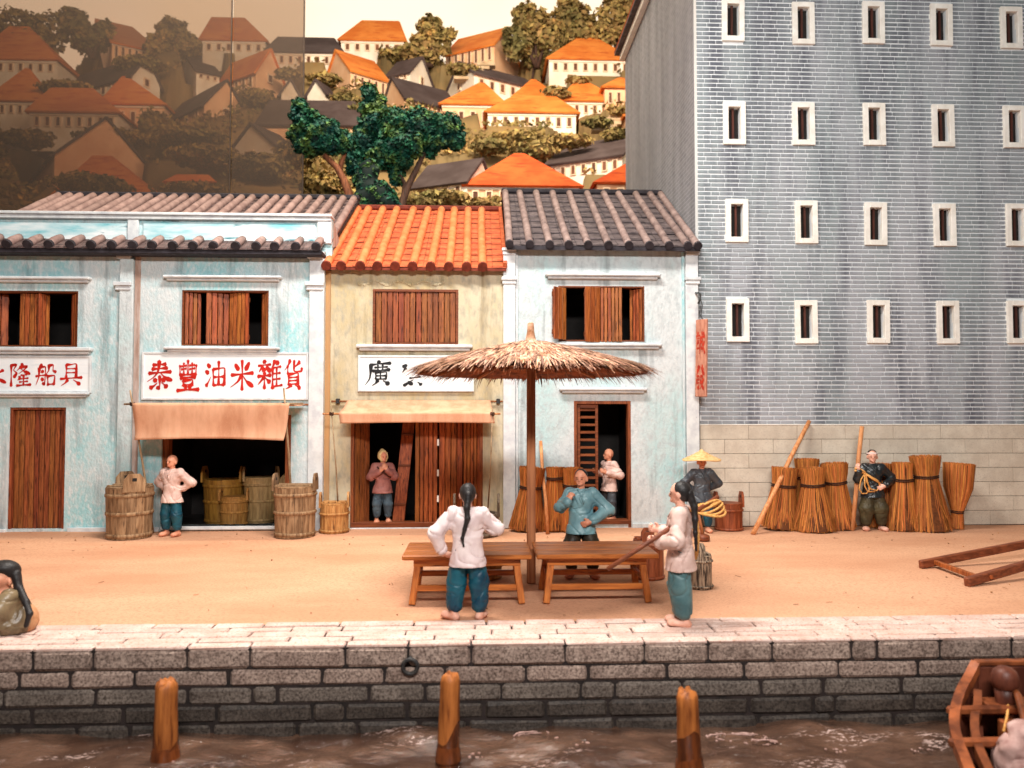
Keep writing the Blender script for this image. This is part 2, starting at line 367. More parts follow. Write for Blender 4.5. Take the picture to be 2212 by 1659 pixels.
def emit(name, c, s):
    m = bpy.data.materials.new(name); m.use_nodes = True; N = m.node_tree.nodes; L = m.node_tree.links
    b = N['Principled BSDF']; b.inputs['Base Color'].default_value = c+(1,); b.inputs['Roughness'].default_value = 1
    t = N.new('ShaderNodeNewGeometry'); n = N.new('ShaderNodeTexNoise'); n.inputs['Scale'].default_value = .06; n.inputs['Detail'].default_value = 5
    L.new(t.outputs['Position'], n.inputs['Vector'])
    x = N.new('ShaderNodeMix'); x.data_type = 'RGBA'; x.inputs[6].default_value = c+(1,); x.inputs[7].default_value = (c[0]*.97, c[1]*.90, c[2]*.80, 1)
    r = N.new('ShaderNodeMapRange'); r.inputs['From Min'].default_value = .45; r.inputs['From Max'].default_value = .7
    L.new(n.outputs['Fac'], r.inputs['Value']); L.new(r.outputs[0], x.inputs[0]); L.new(x.outputs[2], b.inputs['Emission Color'])
    b.inputs['Emission Strength'].default_value = s; return m
M_sky = emit('cream_sky', lin(255, 238, 214), .95)

def glass_mat():
    m = bpy.data.materials.new('reflection_tint_glass'); m.use_nodes = True; N = m.node_tree.nodes; L = m.node_tree.links
    N.remove(N['Principled BSDF']); out = N['Material Output']
    t = N.new('ShaderNodeBsdfTransparent'); t.inputs[0].default_value = (.64, .575, .52, 1)  # brown tint dims the mirrored houses like a faint reflection
    d = N.new('ShaderNodeBsdfDiffuse'); d.inputs[0].default_value = (.36, .29, .25, 1)  # diffuse share imitates the foggy sheen of the reflection
    g = N.new('ShaderNodeBsdfGlossy'); g.inputs['Roughness'].default_value = .06
    m1 = N.new('ShaderNodeMixShader'); m1.inputs[0].default_value = .10
    L.new(t.outputs[0], m1.inputs[1]); L.new(d.outputs[0], m1.inputs[2])
    f = N.new('ShaderNodeValue'); f.outputs[0].default_value = .004
    m2 = N.new('ShaderNodeMixShader'); L.new(f.outputs[0], m2.inputs[0]); L.new(m1.outputs[0], m2.inputs[1]); L.new(g.outputs[0], m2.inputs[2])
    L.new(m2.outputs[0], out.inputs[0]); return m
M_glass = glass_mat()

# ---------------------------------------------------------------- signed-distance modelling of bodies, cloth, cores
def _sn(D, org, h):
    """surface nets: scalar grid -> vertices, quads"""
    s = D < 0
    nx, ny, nz = D.shape
    c = np.zeros((nx-1, ny-1, nz-1), np.int8)
    for i in (0, 1):
        for j in (0, 1):
            for k in (0, 1): c += s[i:nx-1+i, j:ny-1+j, k:nz-1+k]
    mask = (c > 0) & (c < 8)
    idx = -np.ones(mask.shape, np.int64); n = int(mask.sum()); idx[mask] = np.arange(n)
    I = np.argwhere(mask)
    acc = np.zeros((n, 3)); cnt = np.zeros(n)
    cor = [(i, j, k) for i in (0, 1) for j in (0, 1) for k in (0, 1)]
    for a in cor:
        for b in cor:
            if sum(abs(a[t]-b[t]) for t in range(3)) != 1 or a > b: continue
            da = D[I[:, 0]+a[0], I[:, 1]+a[1], I[:, 2]+a[2]]; db = D[I[:, 0]+b[0], I[:, 1]+b[1], I[:, 2]+b[2]]
            cr = (da < 0) != (db < 0)
            t = np.where(cr, da/np.where(cr, da-db, 1), 0)
            p = np.array(a)[None]+t[:, None]*(np.array(b)-np.array(a))[None]
            acc += np.where(cr[:, None], p, 0); cnt += cr
    V = (I+acc/cnt[:, None])*h+org
    F = []
    for ax in range(3):
        sl0 = [slice(None)]*3; sl1 = [slice(None)]*3
        sl0[ax] = slice(0, -1); sl1[ax] = slice(1, None)
        a, b = s[tuple(sl0)], s[tuple(sl1)]
        e = np.argwhere(a != b)
        u, v = [(1, 2), (2, 0), (0, 1)][ax]
        e = e[(e[:, u] > 0) & (e[:, v] > 0) & (e[:, u] < D.shape[u]-1) & (e[:, v] < D.shape[v]-1)]
        if len(e) == 0: continue
        inside = a[e[:, 0], e[:, 1], e[:, 2]]
        def cell(du, dv):
            q = e.copy(); q[:, u] -= du; q[:, v] -= dv; return idx[q[:, 0], q[:, 1], q[:, 2]]
        q = np.stack([cell(1, 1), cell(0, 1), cell(0, 0), cell(1, 0)], 1)
        q[~inside] = q[~inside][:, ::-1]
        F.append(q)
    F = np.concatenate(F); F = F[(F >= 0).all(1)]
    return V, F
def _bb(p):
    k = p[0]
    if k == 'c':
        a, b, ra, rb = np.array(p[1]), np.array(p[2]), p[3], p[4]; r = max(ra, rb)
        return np.minimum(a, b)-r, np.maximum(a, b)+r
    if k == 'e':
        c, r = np.array(p[1]), max(p[2]); return c-r, c+r
    if k == 'z':
        (x, y), z0, z1, r0, r1 = p[1:6]; r = max(r0+r1)
        return np.array((x-r, y-r, z0)), np.array((x+r, y+r, z1))
def _dist(p, X, Y, Z):
    k = p[0]
    if k == 'c':
        a, b, ra, rb = np.array(p[1], float), np.array(p[2], float), p[3], p[4]
        ba = b-a; l2 = max(float(ba @ ba), 1e-9)
        t = np.clip(((X-a[0])*ba[0]+(Y-a[1])*ba[1]+(Z-a[2])*ba[2])/l2, 0, 1)
        return np.sqrt((X-a[0]-t*ba[0])**2+(Y-a[1]-t*ba[1])**2+(Z-a[2]-t*ba[2])**2)-(ra+(rb-ra)*t)
    if k == 'e':
        c, r = p[1], p[2]
        dx, dy, dz = X-c[0], Y-c[1], Z-c[2]
        if len(p) > 3 and p[3] is not None:
            m = np.array(p[3])
            dx, dy, dz = [m[0][i]*dx+m[1][i]*dy+m[2][i]*dz for i in range(3)]
        q = np.sqrt((dx/r[0])**2+(dy/r[1])**2+(dz/r[2])**2)
        return (q-1)*min(r)*(.6+.4*q/(q+.5))
    if k == 'z':
        (x, y), z0, z1, r0, r1 = p[1:6]
        t = np.clip((Z-z0)/(z1-z0), 0, 1)
        rx = r0[0]+(r1[0]-r0[0])*t; ry = r0[1]+(r1[1]-r0[1])*t
        q = np.sqrt(((X-x)/rx)**2+((Y-y)/ry)**2)
        return np.maximum((q-1)*np.minimum(rx, ry), np.maximum(z0-Z, Z-z1))
def sdf_mesh(name, prims, material, parent=None, h=.01, k=.03, folds=0.0, cuts=(), seed=0, ffreq=1.0, loc=(0, 0, 0)):
    lo = np.min([_bb(p)[0] for p in prims], 0)-3*h-folds-.01; hi = np.max([_bb(p)[1] for p in prims], 0)+3*h+folds+.01
    n = np.ceil((hi-lo)/h).astype(int)+1
    D = np.full(n, 1.0, np.float32)
    ax = [lo[i]+h*np.arange(n[i]) for i in range(3)]
    for p in prims:
        a, b = _bb(p); kk = p[6] if (p[0] == 'z' and len(p) > 6) else k
        m = kk*1.5+3*h+folds
        i0 = np.clip(np.floor((a-m-lo)/h).astype(int), 0, n); i1 = np.clip(np.ceil((b+m-lo)/h).astype(int)+1, 0, n)
        sl = tuple(slice(i0[t], i1[t]) for t in range(3))
        X, Y, Z = np.meshgrid(*[ax[t][sl[t]] for t in range(3)], indexing='ij', sparse=True)
        d = _dist(p, X, Y, Z); o = D[sl]
        hh = np.maximum(kk-np.abs(d-o), 0)/kk
        D[sl] = np.minimum(d, o)-hh*hh*kk*.25
    X, Y, Z = np.meshgrid(*ax, indexing='ij', sparse=True)
    if folds:
        s = seed*1.7; q = ffreq
        w_ = .5*np.sin(q*(23*Z+11*X)+s)+.5*np.sin(q*(17*Y-9*Z)+2*s)
        c1 = (1-np.abs(np.sin(q*(15*X+8*Z+4*Y)+1.3*w_+s)))**4
        c2 = (1-np.abs(np.sin(q*(-13*X+12*Z+6*Y)+1.6*w_+2.1*s)))**4
        c3 = (1-np.abs(np.sin(q*(10*Z-17*X+7*Y)+1.9*w_+.7*s)))**3
        m1 = .5+.5*np.sin(q*(9*X+7*Z)+1.3*s); m2 = .5+.5*np.sin(q*(8*Y-9*Z+5*X)+.6*s)
        D = D+folds*(1.1*c1*m1+1.1*c2*(1-m1)+.8*c3*m2-.3+.45*w_)
    for (c, nrm) in cuts:
        D = np.maximum(D, (X-c[0])*nrm[0]+(Y-c[1])*nrm[1]+(Z-c[2])*nrm[2])
    V, F = _sn(D.astype(np.float64), lo, h)
    off = ORG[parent.name] if parent is not None else Vector((0, 0, 0))
    V = V-np.array(off)
    m = bpy.data.meshes.new(name)
    m.vertices.add(len(V)); m.vertices.foreach_set('co', V.astype(np.float32).ravel())
    m.loops.add(len(F)*4); m.loops.foreach_set('vertex_index', F.astype(np.int32).ravel())
    m.polygons.add(len(F)); m.polygons.foreach_set('loop_start', np.arange(0, len(F)*4, 4, dtype=np.int32))
    m.update(calc_edges=True); m.validate()
    m.polygons.foreach_set('use_smooth', np.ones(len(m.polygons), bool))
    m.materials.append(material)
    return link(name, m, parent)
def np_mesh(name, V, F, material, smooth=False):
    V = np.asarray(V, np.float32); F = np.asarray(F, np.int32); k = F.shape[1]
    m = bpy.data.meshes.new(name)
    m.vertices.add(len(V)); m.vertices.foreach_set('co', V.ravel())
    m.loops.add(F.size); m.loops.foreach_set('vertex_index', F.ravel())
    m.polygons.add(len(F)); m.polygons.foreach_set('loop_start', np.arange(0, F.size, k, dtype=np.int32))
    m.update(calc_edges=True)
    if smooth: m.polygons.foreach_set('use_smooth', np.ones(len(F), bool))
    m.materials.append(material); return m
def leaves(ell, n, size, up=.35, shell=.55, fold=True):
    """n leaf-shaped cards spread through ellipsoids [(centre, radii)]; two quads each, folded along the rib"""
    vol = np.array([r[0]*r[1]*r[2] for c, r in ell])**.72; pr = vol/vol.sum()
    w_ = rng.choice(len(ell), n, p=pr)
    C = np.array([e[0] for e in ell])[w_]; Rr = np.array([e[1] for e in ell])[w_]
    d = rng.normal(size=(n, 3)); d /= np.linalg.norm(d, axis=1)[:, None]
    rad = shell+(1.06-shell)*rng.random(n)**.6
    clump = .86+.16*np.sin(5*d[:, 0]+3*w_)*np.sin(6*d[:, 2]+w_)
    pos = C+d*Rr*(rad*clump)[:, None]
    nrm = d+rng.normal(size=(n, 3))*.7+np.array([0, 0, up]); nrm /= np.linalg.norm(nrm, axis=1)[:, None]
    a = np.cross(nrm, rng.normal(size=(n, 3))); a /= np.linalg.norm(a, axis=1)[:, None]
    b = np.cross(nrm, a)
    s = size*(.6+.8*rng.random(n))[:, None]
    p0 = pos-a*s*.55; p1 = pos+a*s*.55; l = pos+b*s*.32+nrm*s*.12; r = pos-b*s*.32+nrm*s*.12
    V = np.stack([p0, r, p1, l], 1).reshape(-1, 3)
    i = np.arange(n)*4
    F = np.concatenate([np.stack([i, i+1, i+2], 1), np.stack([i, i+2, i+3], 1)])
    return V, F

# ---------------------------------------------------------------- ground, water, sky, hill
YQ = 8.30            # quay edge
YP = 9.22            # back of the paving
def gz(u, v):
    return (-40+80*u, YP-.01+(70-YP)*v, 0)
ground = MB().quad((-40, YP-.02, -.012), (40, YP-.02, -.012), (40, 70, -.012), (-40, 70, -.012)).build('ground', None)
ground.data.clear_geometry()
gm = MB(); gm.grid(lambda u, v: (-16+32*u, YP-.03+(26-YP)*v, -.008+.006*math.sin(9*u*3.1+4*v)*math.sin(13*v+7*u)), 90, 70)
n0 = len(gm.v)
gm.add([(-60, 26, -.02), (60, 26, -.02), (60, 90, -.02), (-60, 90, -.02)], [(0, 1, 2, 3)])
gm.add([(-60, YP-.03, -.02), (-16, YP-.03, -.02), (-16, 26, -.02), (-60, 26, -.02)], [(0, 1, 2, 3)])
gm.add([(16, YP-.03, -.02), (60, YP-.03, -.02), (60, 26, -.02), (16, 26, -.02)], [(0, 1, 2, 3)])
bpy.data.objects.remove(ground)
ground = gm.build('ground', M_ground, smooth=True); tag(ground, kind='structure')

def water_mat():
    m = bpy.data.materials.new('brown_water'); m.use_nodes = True; N = m.node_tree.nodes; L = m.node_tree.links
    b = N['Principled BSDF']; b.inputs['Specular IOR Level'].default_value = .6; b.inputs['Coat Weight'].default_value = .6; b.inputs['Coat Roughness'].default_value = .08
    g = N.new('ShaderNodeNewGeometry')
    def nz(sc, st, det=5, rough=.6):
        mp = N.new('ShaderNodeMapping'); mp.inputs['Scale'].default_value = st; L.new(g.outputs['Position'], mp.inputs[0])
        n = N.new('ShaderNodeTexNoise'); n.inputs['Scale'].default_value = sc; n.inputs['Detail'].default_value = det; n.inputs['Roughness'].default_value = rough
        n.inputs['Distortion'].default_value = .4
        L.new(mp.outputs[0], n.inputs['Vector']); return n.outputs['Fac']
    def rp(f, a, c):
        r = N.new('ShaderNodeMapRange'); r.inputs['From Min'].default_value = a; r.inputs['From Max'].default_value = c; L.new(f, r.inputs['Value']); return r.outputs[0]
    def mx(f, a, c):
        x = N.new('ShaderNodeMix'); x.data_type = 'RGBA'; L.new(f, x.inputs[0])
        for s_, v in ((6, a), (7, c)):
            if isinstance(v, tuple): x.inputs[s_].default_value = v+(1,)
            else: L.new(v, x.inputs[s_])
        return x.outputs[2]
    def mul(a, c):
        x = N.new('ShaderNodeMath'); x.operation = 'MULTIPLY'; L.new(a, x.inputs[0]); L.new(c, x.inputs[1]); return x.outputs[0]
    base = mx(rp(nz(1.2, (1, 1.6, 1)), .38, .62), lin(70, 48, 37), lin(108, 80, 64))
    foam = mul(rp(nz(.9, (.8, 2.2, 1), 3), .58, .72), rp(nz(13, (1, 2, 1), 6, .7), .52, .60))
    col = mx(foam, base, lin(226, 196, 186))
    L.new(col, b.inputs['Base Color'])
    r = N.new('ShaderNodeMapRange'); r.inputs['To Min'].default_value = .10; r.inputs['To Max'].default_value = .7; L.new(foam, r.inputs['Value']); L.new(r.outputs[0], b.inputs['Roughness'])
    bp = N.new('ShaderNodeBump'); bp.inputs['Strength'].default_value = .7; bp.inputs['Distance'].default_value = .05; L.new(nz(5, (1, 2, 1), 6), bp.inputs['Height'])
    L.new(bp.outputs[0], b.inputs['Normal']); return m
ZW = -.90
def wv(u, v):
    x, y = -9+18*u, 3.5+(8.42-3.5)*v
    z = .042*math.sin(2.3*x+1.1*y)*math.sin(3.1*y-.7*x)+.022*math.sin(6.1*x+2*math.sin(3*y))*math.sin(8*y+1.5*x)+.009*math.sin(13*x+3*y)*math.sin(17*y)
    return (x, y, ZW+z)
wm = MB(); wm.grid(wv, 220, 120)
wm.add([(-60, -40, ZW-.06), (60, -40, ZW-.06), (60, 8.42, ZW-.06), (-60, 8.42, ZW-.06)], [(0, 1, 2, 3)])
water = wm.build('water', water_mat(), smooth=True); tag(water, kind='structure')
# crests of foam lying on the water where the photograph shows white swirls
fb = MB()
for (px, py, rx, ry) in ((1165, 1590, 62, 11), (1590, 1593, 66, 10), (1030, 1632, 26, 5), (360, 1643, 20, 5), (1985, 1620, 22, 4), (2120, 1606, 10, 3), (1800, 1622, 30, 4), (1250, 1606, 24, 4), (960, 1588, 14, 3), (1460, 1604, 10, 3)):
    for q in range(int(4+rx*.2)):
        a = random.uniform(0, 6.28); rr = random.uniform(.7, 1.05)
        p = G(px+rx*rr*math.cos(a), py+ry*rr*math.sin(a), ZW+.02)
        s_ = random.uniform(.006, .017)
        fb.lathe([(s_*.5, -.01), (s_, 0), (s_*.8, s_*.5), (s_*.1, s_*.7)], 6, p)
for (px, py, rx, ry) in ((1165, 1590, 60, 11), (1590, 1593, 64, 10), (1640, 1604, 40, 6)):
    for k in range(6):
        a0 = random.uniform(0, 6.28); da = random.uniform(.5, 1.7); f = random.uniform(.55, 1.08)
        fb.tube([G(px+rx*f*math.cos(a0+da*t/8)+random.uniform(-2, 2), py+ry*f*math.sin(a0+da*t/8)+random.uniform(-.6, .6), ZW+.03) for t in range(9)], [.002+.008*math.sin(math.pi*(t+.3)/8.6)*random.uniform(.5, 1.3) for t in range(9)], 6)
tag(fb.build('water_foam', mat('foam', lin(184, 152, 142), lin(146, 114, 104), 20, rnd=.1, island=True, bump=.3), smooth=True), kind='stuff', label='white foam flecks floating on the brown water', cat='foam')

# sky: a tall curved board behind everything
sk = MB(); sk.grid(lambda u, v: (75*math.sin(-1.15+2.3*u), 2+62*math.cos(-1.15+2.3*u)*1.0, -2+62*v), 24, 6)
tag(sk.build('sky', M_sky, smooth=True), kind='structure')

# terraced hillside: depth of the slope as seen along each picture row
def YH(py): return 27.5+(440-py)*(43-27.5)/(440-50)
rows = [470, 440, 400, 350, 300, 250, 200, 160, 130, 112]
prof = [(26.0, -.2), (26.6, PZ(1106, 520, 26.6)*.6)]+[(YH(r), PZ(1106, r, YH(r))) for r in rows]
prof += [(46, prof[-1][1]+.8), (60, prof[-1][1]+1.0), (62, -2)]
FOOT = []        # house footprints, levelled into the slope when the hill is built

# ---------------------------------------------------------------- quay wall and paving
M_quay2 = mat('mid_granite', lin(132, 120, 110), lin(106, 96, 88), 3, world=True, c3=lin(58, 48, 42), scale3=38, lo3=.40, hi3=.66, rnd=.14, bump=.55, bscale=34, rough=.7, bdist=.02, detail=7)  # granite a step darker, for the middle course
M_quay3 = mat('dark_granite', lin(92, 82, 74), lin(68, 60, 54), 3, world=True, c3=lin(36, 30, 27), scale3=38, lo3=.40, hi3=.66, rnd=.16, bump=.55, bscale=34, rough=.5, bdist=.02, detail=7)  # darkest granite, for the bottom courses
quay = thing('quay_wall', 'long grey granite block quay wall rising out of the water', 'quay wall', (0, YQ, 0))
qb = MB().box((-9.5, YQ+.035, -1.3), (9.5, YP+.1, -.03)); qb.build('wall_core', M_qjoint, quay)
def stone_mesh(sx, sy, sz, seed):
    random.seed(seed); b = MB().box((-sx/2, -sy/2, -sz/2), (sx/2, sy/2, sz/2), min(.032, sz*.3))
    b.v = [(x+random.uniform(-.005, .005), y+random.uniform(-.006, .006), z+random.uniform(-.005, .005)) for x, y, z in b.v]
    return b
_sc = {}
def stone(name, x0, x1, y0, y1, z0, z1, material, parent):
    sx, sy, sz = round(x1-x0, 2), round(y1-y0, 3), round(z1-z0, 3)
    k = (sx, sy, sz, material.name)
    if k not in _sc: _sc[k] = stone_mesh(sx, sy, sz, len(_sc)).mesh(name, material)
    o = bpy.data.objects.new(name, _sc[k]); COL.objects.link(o); o.parent = parent
    c = Vector(((x0+x1)/2, (y0+y1)/2, (z0+z1)/2)); o.location = c-ORG[parent.name]; ORG[o.name] = c
    return o
courses = [
 (1395, 1440, [68, 200, 402, 538, 745, 881, 1018, 1222, 1393, 1531, 1670, 1842, 1897, 2034, 2190]),
 (1440, 1478, [37, 150, 287, 493, 695, 830, 961, 1136, 1272, 1441, 1611, 1814, 1986, 2160]),
 (1478, 1517, [5, 202, 405, 544, 596, 796, 917, 1084, 1255, 1330, 1474, 1647, 1781, 1951, 2120]),
 (1517, 1556, [66, 263, 467, 674, 744, 878, 1046, 1179, 1315, 1490, 1621, 1761, 1807, 1979, 2150]),
 (1556, 1596, [34, 164, 276, 455, 640, 770, 905, 1010, 1190, 1330, 1500, 1640, 1800, 1935, 2090]),
 (1596, 1640, [100, 290, 420, 600, 800, 980, 1120, 1300, 1480, 1690, 1850, 2010])]
quay_joints = []
for ci, (ya, yb, js) in enumerate(courses):
    z1, z0 = PZ(1106, ya, YQ), PZ(1106, yb, YQ)
    X = [PX(j, ya, YQ) for j in js]
    random.seed(40+ci)
    while X[0] > -8.6: X.insert(0, X[0]-random.uniform(.55, 1.0))
    while X[-1] < 8.6: X.append(X[-1]+random.uniform(.55, 1.0))
    if ci == 0: quay_joints = X[:]
    for a, b in zip(X, X[1:]):
        random.seed(int(a*1000))
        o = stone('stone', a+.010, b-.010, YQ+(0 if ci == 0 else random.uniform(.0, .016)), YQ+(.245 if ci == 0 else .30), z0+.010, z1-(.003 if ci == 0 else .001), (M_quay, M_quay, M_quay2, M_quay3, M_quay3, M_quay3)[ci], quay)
        o.rotation_euler = (random.uniform(-.004, .004), random.uniform(-.006, .006), random.uniform(-.008, .008))
pav = thing('stone_paving', 'pale speckled granite paving strip along the quay edge', 'paving', (0, YQ, 0))
MB().box((-9.5, YQ+.03, -.10), (9.5, YP+.02, -.028)).build('paving_bed', M_qjoint, pav)
# top slabs of the edge course (pale upper face), then four rows behind
edges = [YQ+.012, G(1106, 1381).y, G(1106, 1371).y, G(1106, 1360).y, G(1106, 1350).y, YP]
random.seed(5)
for r in range(5):
    if r == 0: X = quay_joints
    else:
        X = [-8.9+random.uniform(0, .3)]
        while X[-1] < 8.8: X.append(X[-1]+random.uniform(.42, .98))
    for a, b in zip(X, X[1:]):
        o = stone('paving_stone', a+.010, b-.010, edges[r]+(.0 if r == 0 else .022), edges[r+1]-.018, -.03, .012+random.uniform(-.004, .003)+.02*(r == 0)*0, M_pave, pav)

# iron mooring ring
rg = thing('mooring_ring', 'round black iron mooring ring on the front of the quay wall', 'mooring ring', P(886, 1440, YQ-.02))
c = P(886, 1440, YQ-.03)
MB().tube([c+Vector((.078*math.cos(t*math.pi/10), -.008*math.sin(t*math.pi/10), .078*math.sin(t*math.pi/10))) for t in range(21)], .022, 8, False).build('ring', M_iron, rg, True)
MB().tube([c+Vector((0, .09, .085)), c+Vector((0, -.012, .085))], .018, 8).build('bracket', M_iron, rg, True)

# ---------------------------------------------------------------- tall brick building
YT = 16.50
XL = PX(1509, 600, YT); XR = 16.5; ZT = 14.2; ZB = PZ(1900, 917, YT)
tb = thing('brick_building', 'tall grey brick building with rows of small white framed windows', 'building', (XL, YT, 0))
wcx = [1589, 1739.5, 1891, 2040, 2194]; wcy = [53, 271, 483, 695]
cols_x = [PX(x, 483, YT) for x in wcx]; dxw = (cols_x[-1]-cols_x[0])/4
cols_x += [cols_x[-1]+dxw]
rows_z = [PZ(1890, y, YT) for y in wcy]; dz = (rows_z[0]-rows_z[-1])/3
rows_z = [rows_z[0]+dz]+rows_z
WW, WH, HW, HH = .50, .95, .27, .72      # frame outer, opening
HOLES = []
random.seed(11)
WINS = []
for zi, z in enumerate(rows_z):
    for xi, x in enumerate(cols_x):
        jx, jz = random.uniform(-.02, .02), random.uniform(-.025, .025)
        if z+jz+WH/2 < ZT-.3: WINS.append((x+jx, z+jz))
def wall_holes(mb, x0, x1, z0, z1, yf, yb, holes, sides=True):
    xs_ = sorted({x0, x1, *[h[0] for h in holes], *[h[1] for h in holes]}); zs_ = sorted({z0, z1, *[h[2] for h in holes], *[h[3] for h in holes]})
    xs_ = [x for x in xs_ if x0 <= x <= x1]; zs_ = [z for z in zs_ if z0 <= z <= z1]
    for a, b in zip(xs_, xs_[1:]):
        for c_, d in zip(zs_, zs_[1:]):
            mx, mz = (a+b)/2, (c_+d)/2
            if any(h[0] < mx < h[1] and h[2] < mz < h[3] for h in holes): continue
            mb.quad((a, yf, c_), (b, yf, c_), (b, yf, d), (a, yf, d))
            mb.quad((b, yb, c_), (a, yb, c_), (a, yb, d), (b, yb, d))
    for h in holes:
        a, b, c_, d = h
        mb.quad((a, yf, c_), (a, yb, c_), (a, yb, d), (a, yf, d)); mb.quad((b, yb, c_), (b, yf, c_), (b, yf, d), (b, yb, d))
        mb.quad((a, yf, d), (a, yb, d), (b, yb, d), (b, yf, d)); mb.quad((a, yb, c_), (a, yf, c_), (b, yf, c_), (b, yb, c_))
    if sides:
        mb.quad((x0, yb, z0), (x0, yf, z0), (x0, yf, z1), (x0, yb, z1)); mb.quad((x1, yf, z0), (x1, yb, z0), (x1, yb, z1), (x1, yf, z1))
        mb.quad((x0, yf, z1), (x1, yf, z1), (x1, yb, z1), (x0, yb, z1)); mb.quad((x0, yb, z0), (x1, yb, z0), (x1, yf, z0), (x0, yf, z0))
    return mb
holes = [(x-HW/2, x+HW/2, z-HH/2, z+HH/2) for x, z in WINS]
YF = YT+.012
wall_holes(MB(), XL+.006, XR, ZB, ZT, YF, YF+.22, holes).build('front_wall', M_mortar, tb)
# bricks: real pieces standing proud of the white mortar
RH, BL = .0965, .305
quads = []
nrow = int((ZT-ZB)/RH); bl = []
for r in range(nrow):
    z0 = ZB+r*RH+.013; z1 = z0+RH-.028
    x = XL-(.5*BL if r % 2 else 0)-random.uniform(0, .02)
    while x < XR:
        ln = BL*random.choice((1, 1, 1, 1, .97, 1.03, .62, 1.3)) if random.random() < .45 else BL
        a, b = max(x+.007, XL+.004), min(x+ln-.007, XR); x += ln
        if b-a < .05: continue
        segs = [(a, b)]
        for wx, wz in WINS:
            if z1 < wz-WH/2+.02 or z0 > wz+WH/2-.02: continue
            l, rr = wx-WW/2+.02, wx+WW/2-.02; ns = []
            for (p, q) in segs:
                if q <= l or p >= rr: ns.append((p, q))
                else:
                    if p < l: ns.append((p, l))
                    if q > rr: ns.append((rr, q))
            segs = ns
        for p, q in segs:
            if q-p > .03: bl.append((p, q, z0+random.uniform(-.002, .002), z1+random.uniform(-.002, .002), YT-random.uniform(0, .005)))
full = [b for b in bl if abs((b[1]-b[0])-(BL-.014)) < 1e-6 and 2.3 < b[2] < 11.6 and b[0] < 11.8]
full.sort(key=lambda b: b[0]); pick = set(full[:300])
bm_ = MB().box((-(BL-.014)/2, 0, -(RH-.028)/2), ((BL-.014)/2, .02, (RH-.028)/2), .004).mesh('brick', M_brick)
for b in full[:300]:
    o = bpy.data.objects.new('brick', bm_); COL.objects.link(o); o.parent = tb
    o.location = Vector(((b[0]+b[1])/2, b[4], (b[2]+b[3])/2))-ORG[tb.name]
rest = MB()
for b in bl:
    if b in pick: continue
    a, q, z0, z1, y = b; y2 = YF+.004
    n = len(rest.v); e = .003
    rest.v += [(a, y2, z0), (q, y2, z0), (q, y2, z1), (a, y2, z1), (a+e, y, z0+e), (q-e, y, z0+e), (q-e, y, z1-e), (a+e, y, z1-e)]
    rest.f += [(n+4, n+5, n+6, n+7), (n, n+1, n+5, n+4), (n+1, n+2, n+6, n+5), (n+2, n+3, n+7, n+6), (n+3, n, n+4, n+7)]
tag(rest.build('bricks', M_brick, tb), kind='stuff')
# stone plinth
gw = MB().box((XL-.0, YT+.03, -.05), (XR, YT+.22, ZB-.02)); gw.build('plinth_wall', M_joint, tb)
ch = (ZB-.01)/7
for r in range(7):
    z0 = r*ch; x = XL-(.55 if r % 2 else 0.0)+.10
    x0 = XL
    x = x0-(.53 if r % 2 else 0)
    while x < XR:
        a, b = max(x+.004, x0), min(x+1.07-.004, XR); x += 1.07
        if b-a > .05: piece('stone', (b-a, .06, ch-.009), M_gran, tb, ((a+b)/2, YT+.02+random.uniform(-.003, .003), z0+ch/2+.004), ch=.004)
MB().box((XL, YT-.02, ZB-.012), (XR, YT+.05, ZB+.012), .004).build('ledge', M_wframe, tb)
# windows
fm = MB(); t_ = (WW-HW)/2; tz = (WH-HH)/2
fm.box((-WW/2, -.06, -WH/2), (-HW/2, .06, WH/2), .006); fm.box((HW/2, -.058, -WH/2), (WW/2, .058, WH/2), .006)
fm.box((-HW/2, -.064, HH/2), (HW/2, .06, WH/2), .006); fm.box((-HW/2, -.064, -WH/2), (HW/2, .06, -HH/2), .006)
fmesh = fm.mesh('window', M_wframe)
barm = MB().box((-.024, -.02, -HH/2), (.024, .02, HH/2), .004).mesh('window_bar', M_winbar)
bar2 = MB().box((-.012, -.02, -HH/2), (.012, .02, HH/2), .004).mesh('window_bar', M_winbar)
panem = MB().box((-HW/2-.02, 0, -HH/2-.02), (HW/2+.02, .02, HH/2+.02)).mesh('dark_pane', M_dark)
for x, z in WINS:
    o = link('window', fmesh, tb, Vector((x, YT, z))-ORG[tb.name]); o.rotation_euler = (0, random.uniform(-.01, .01), 0)
    link('window_bar', barm, o, (random.uniform(-.012, .008), .05, 0)); link('window_bar', bar2, o, (-.10, .075, 0))
    link('dark_pane', panem, o, (0, .125, 0))
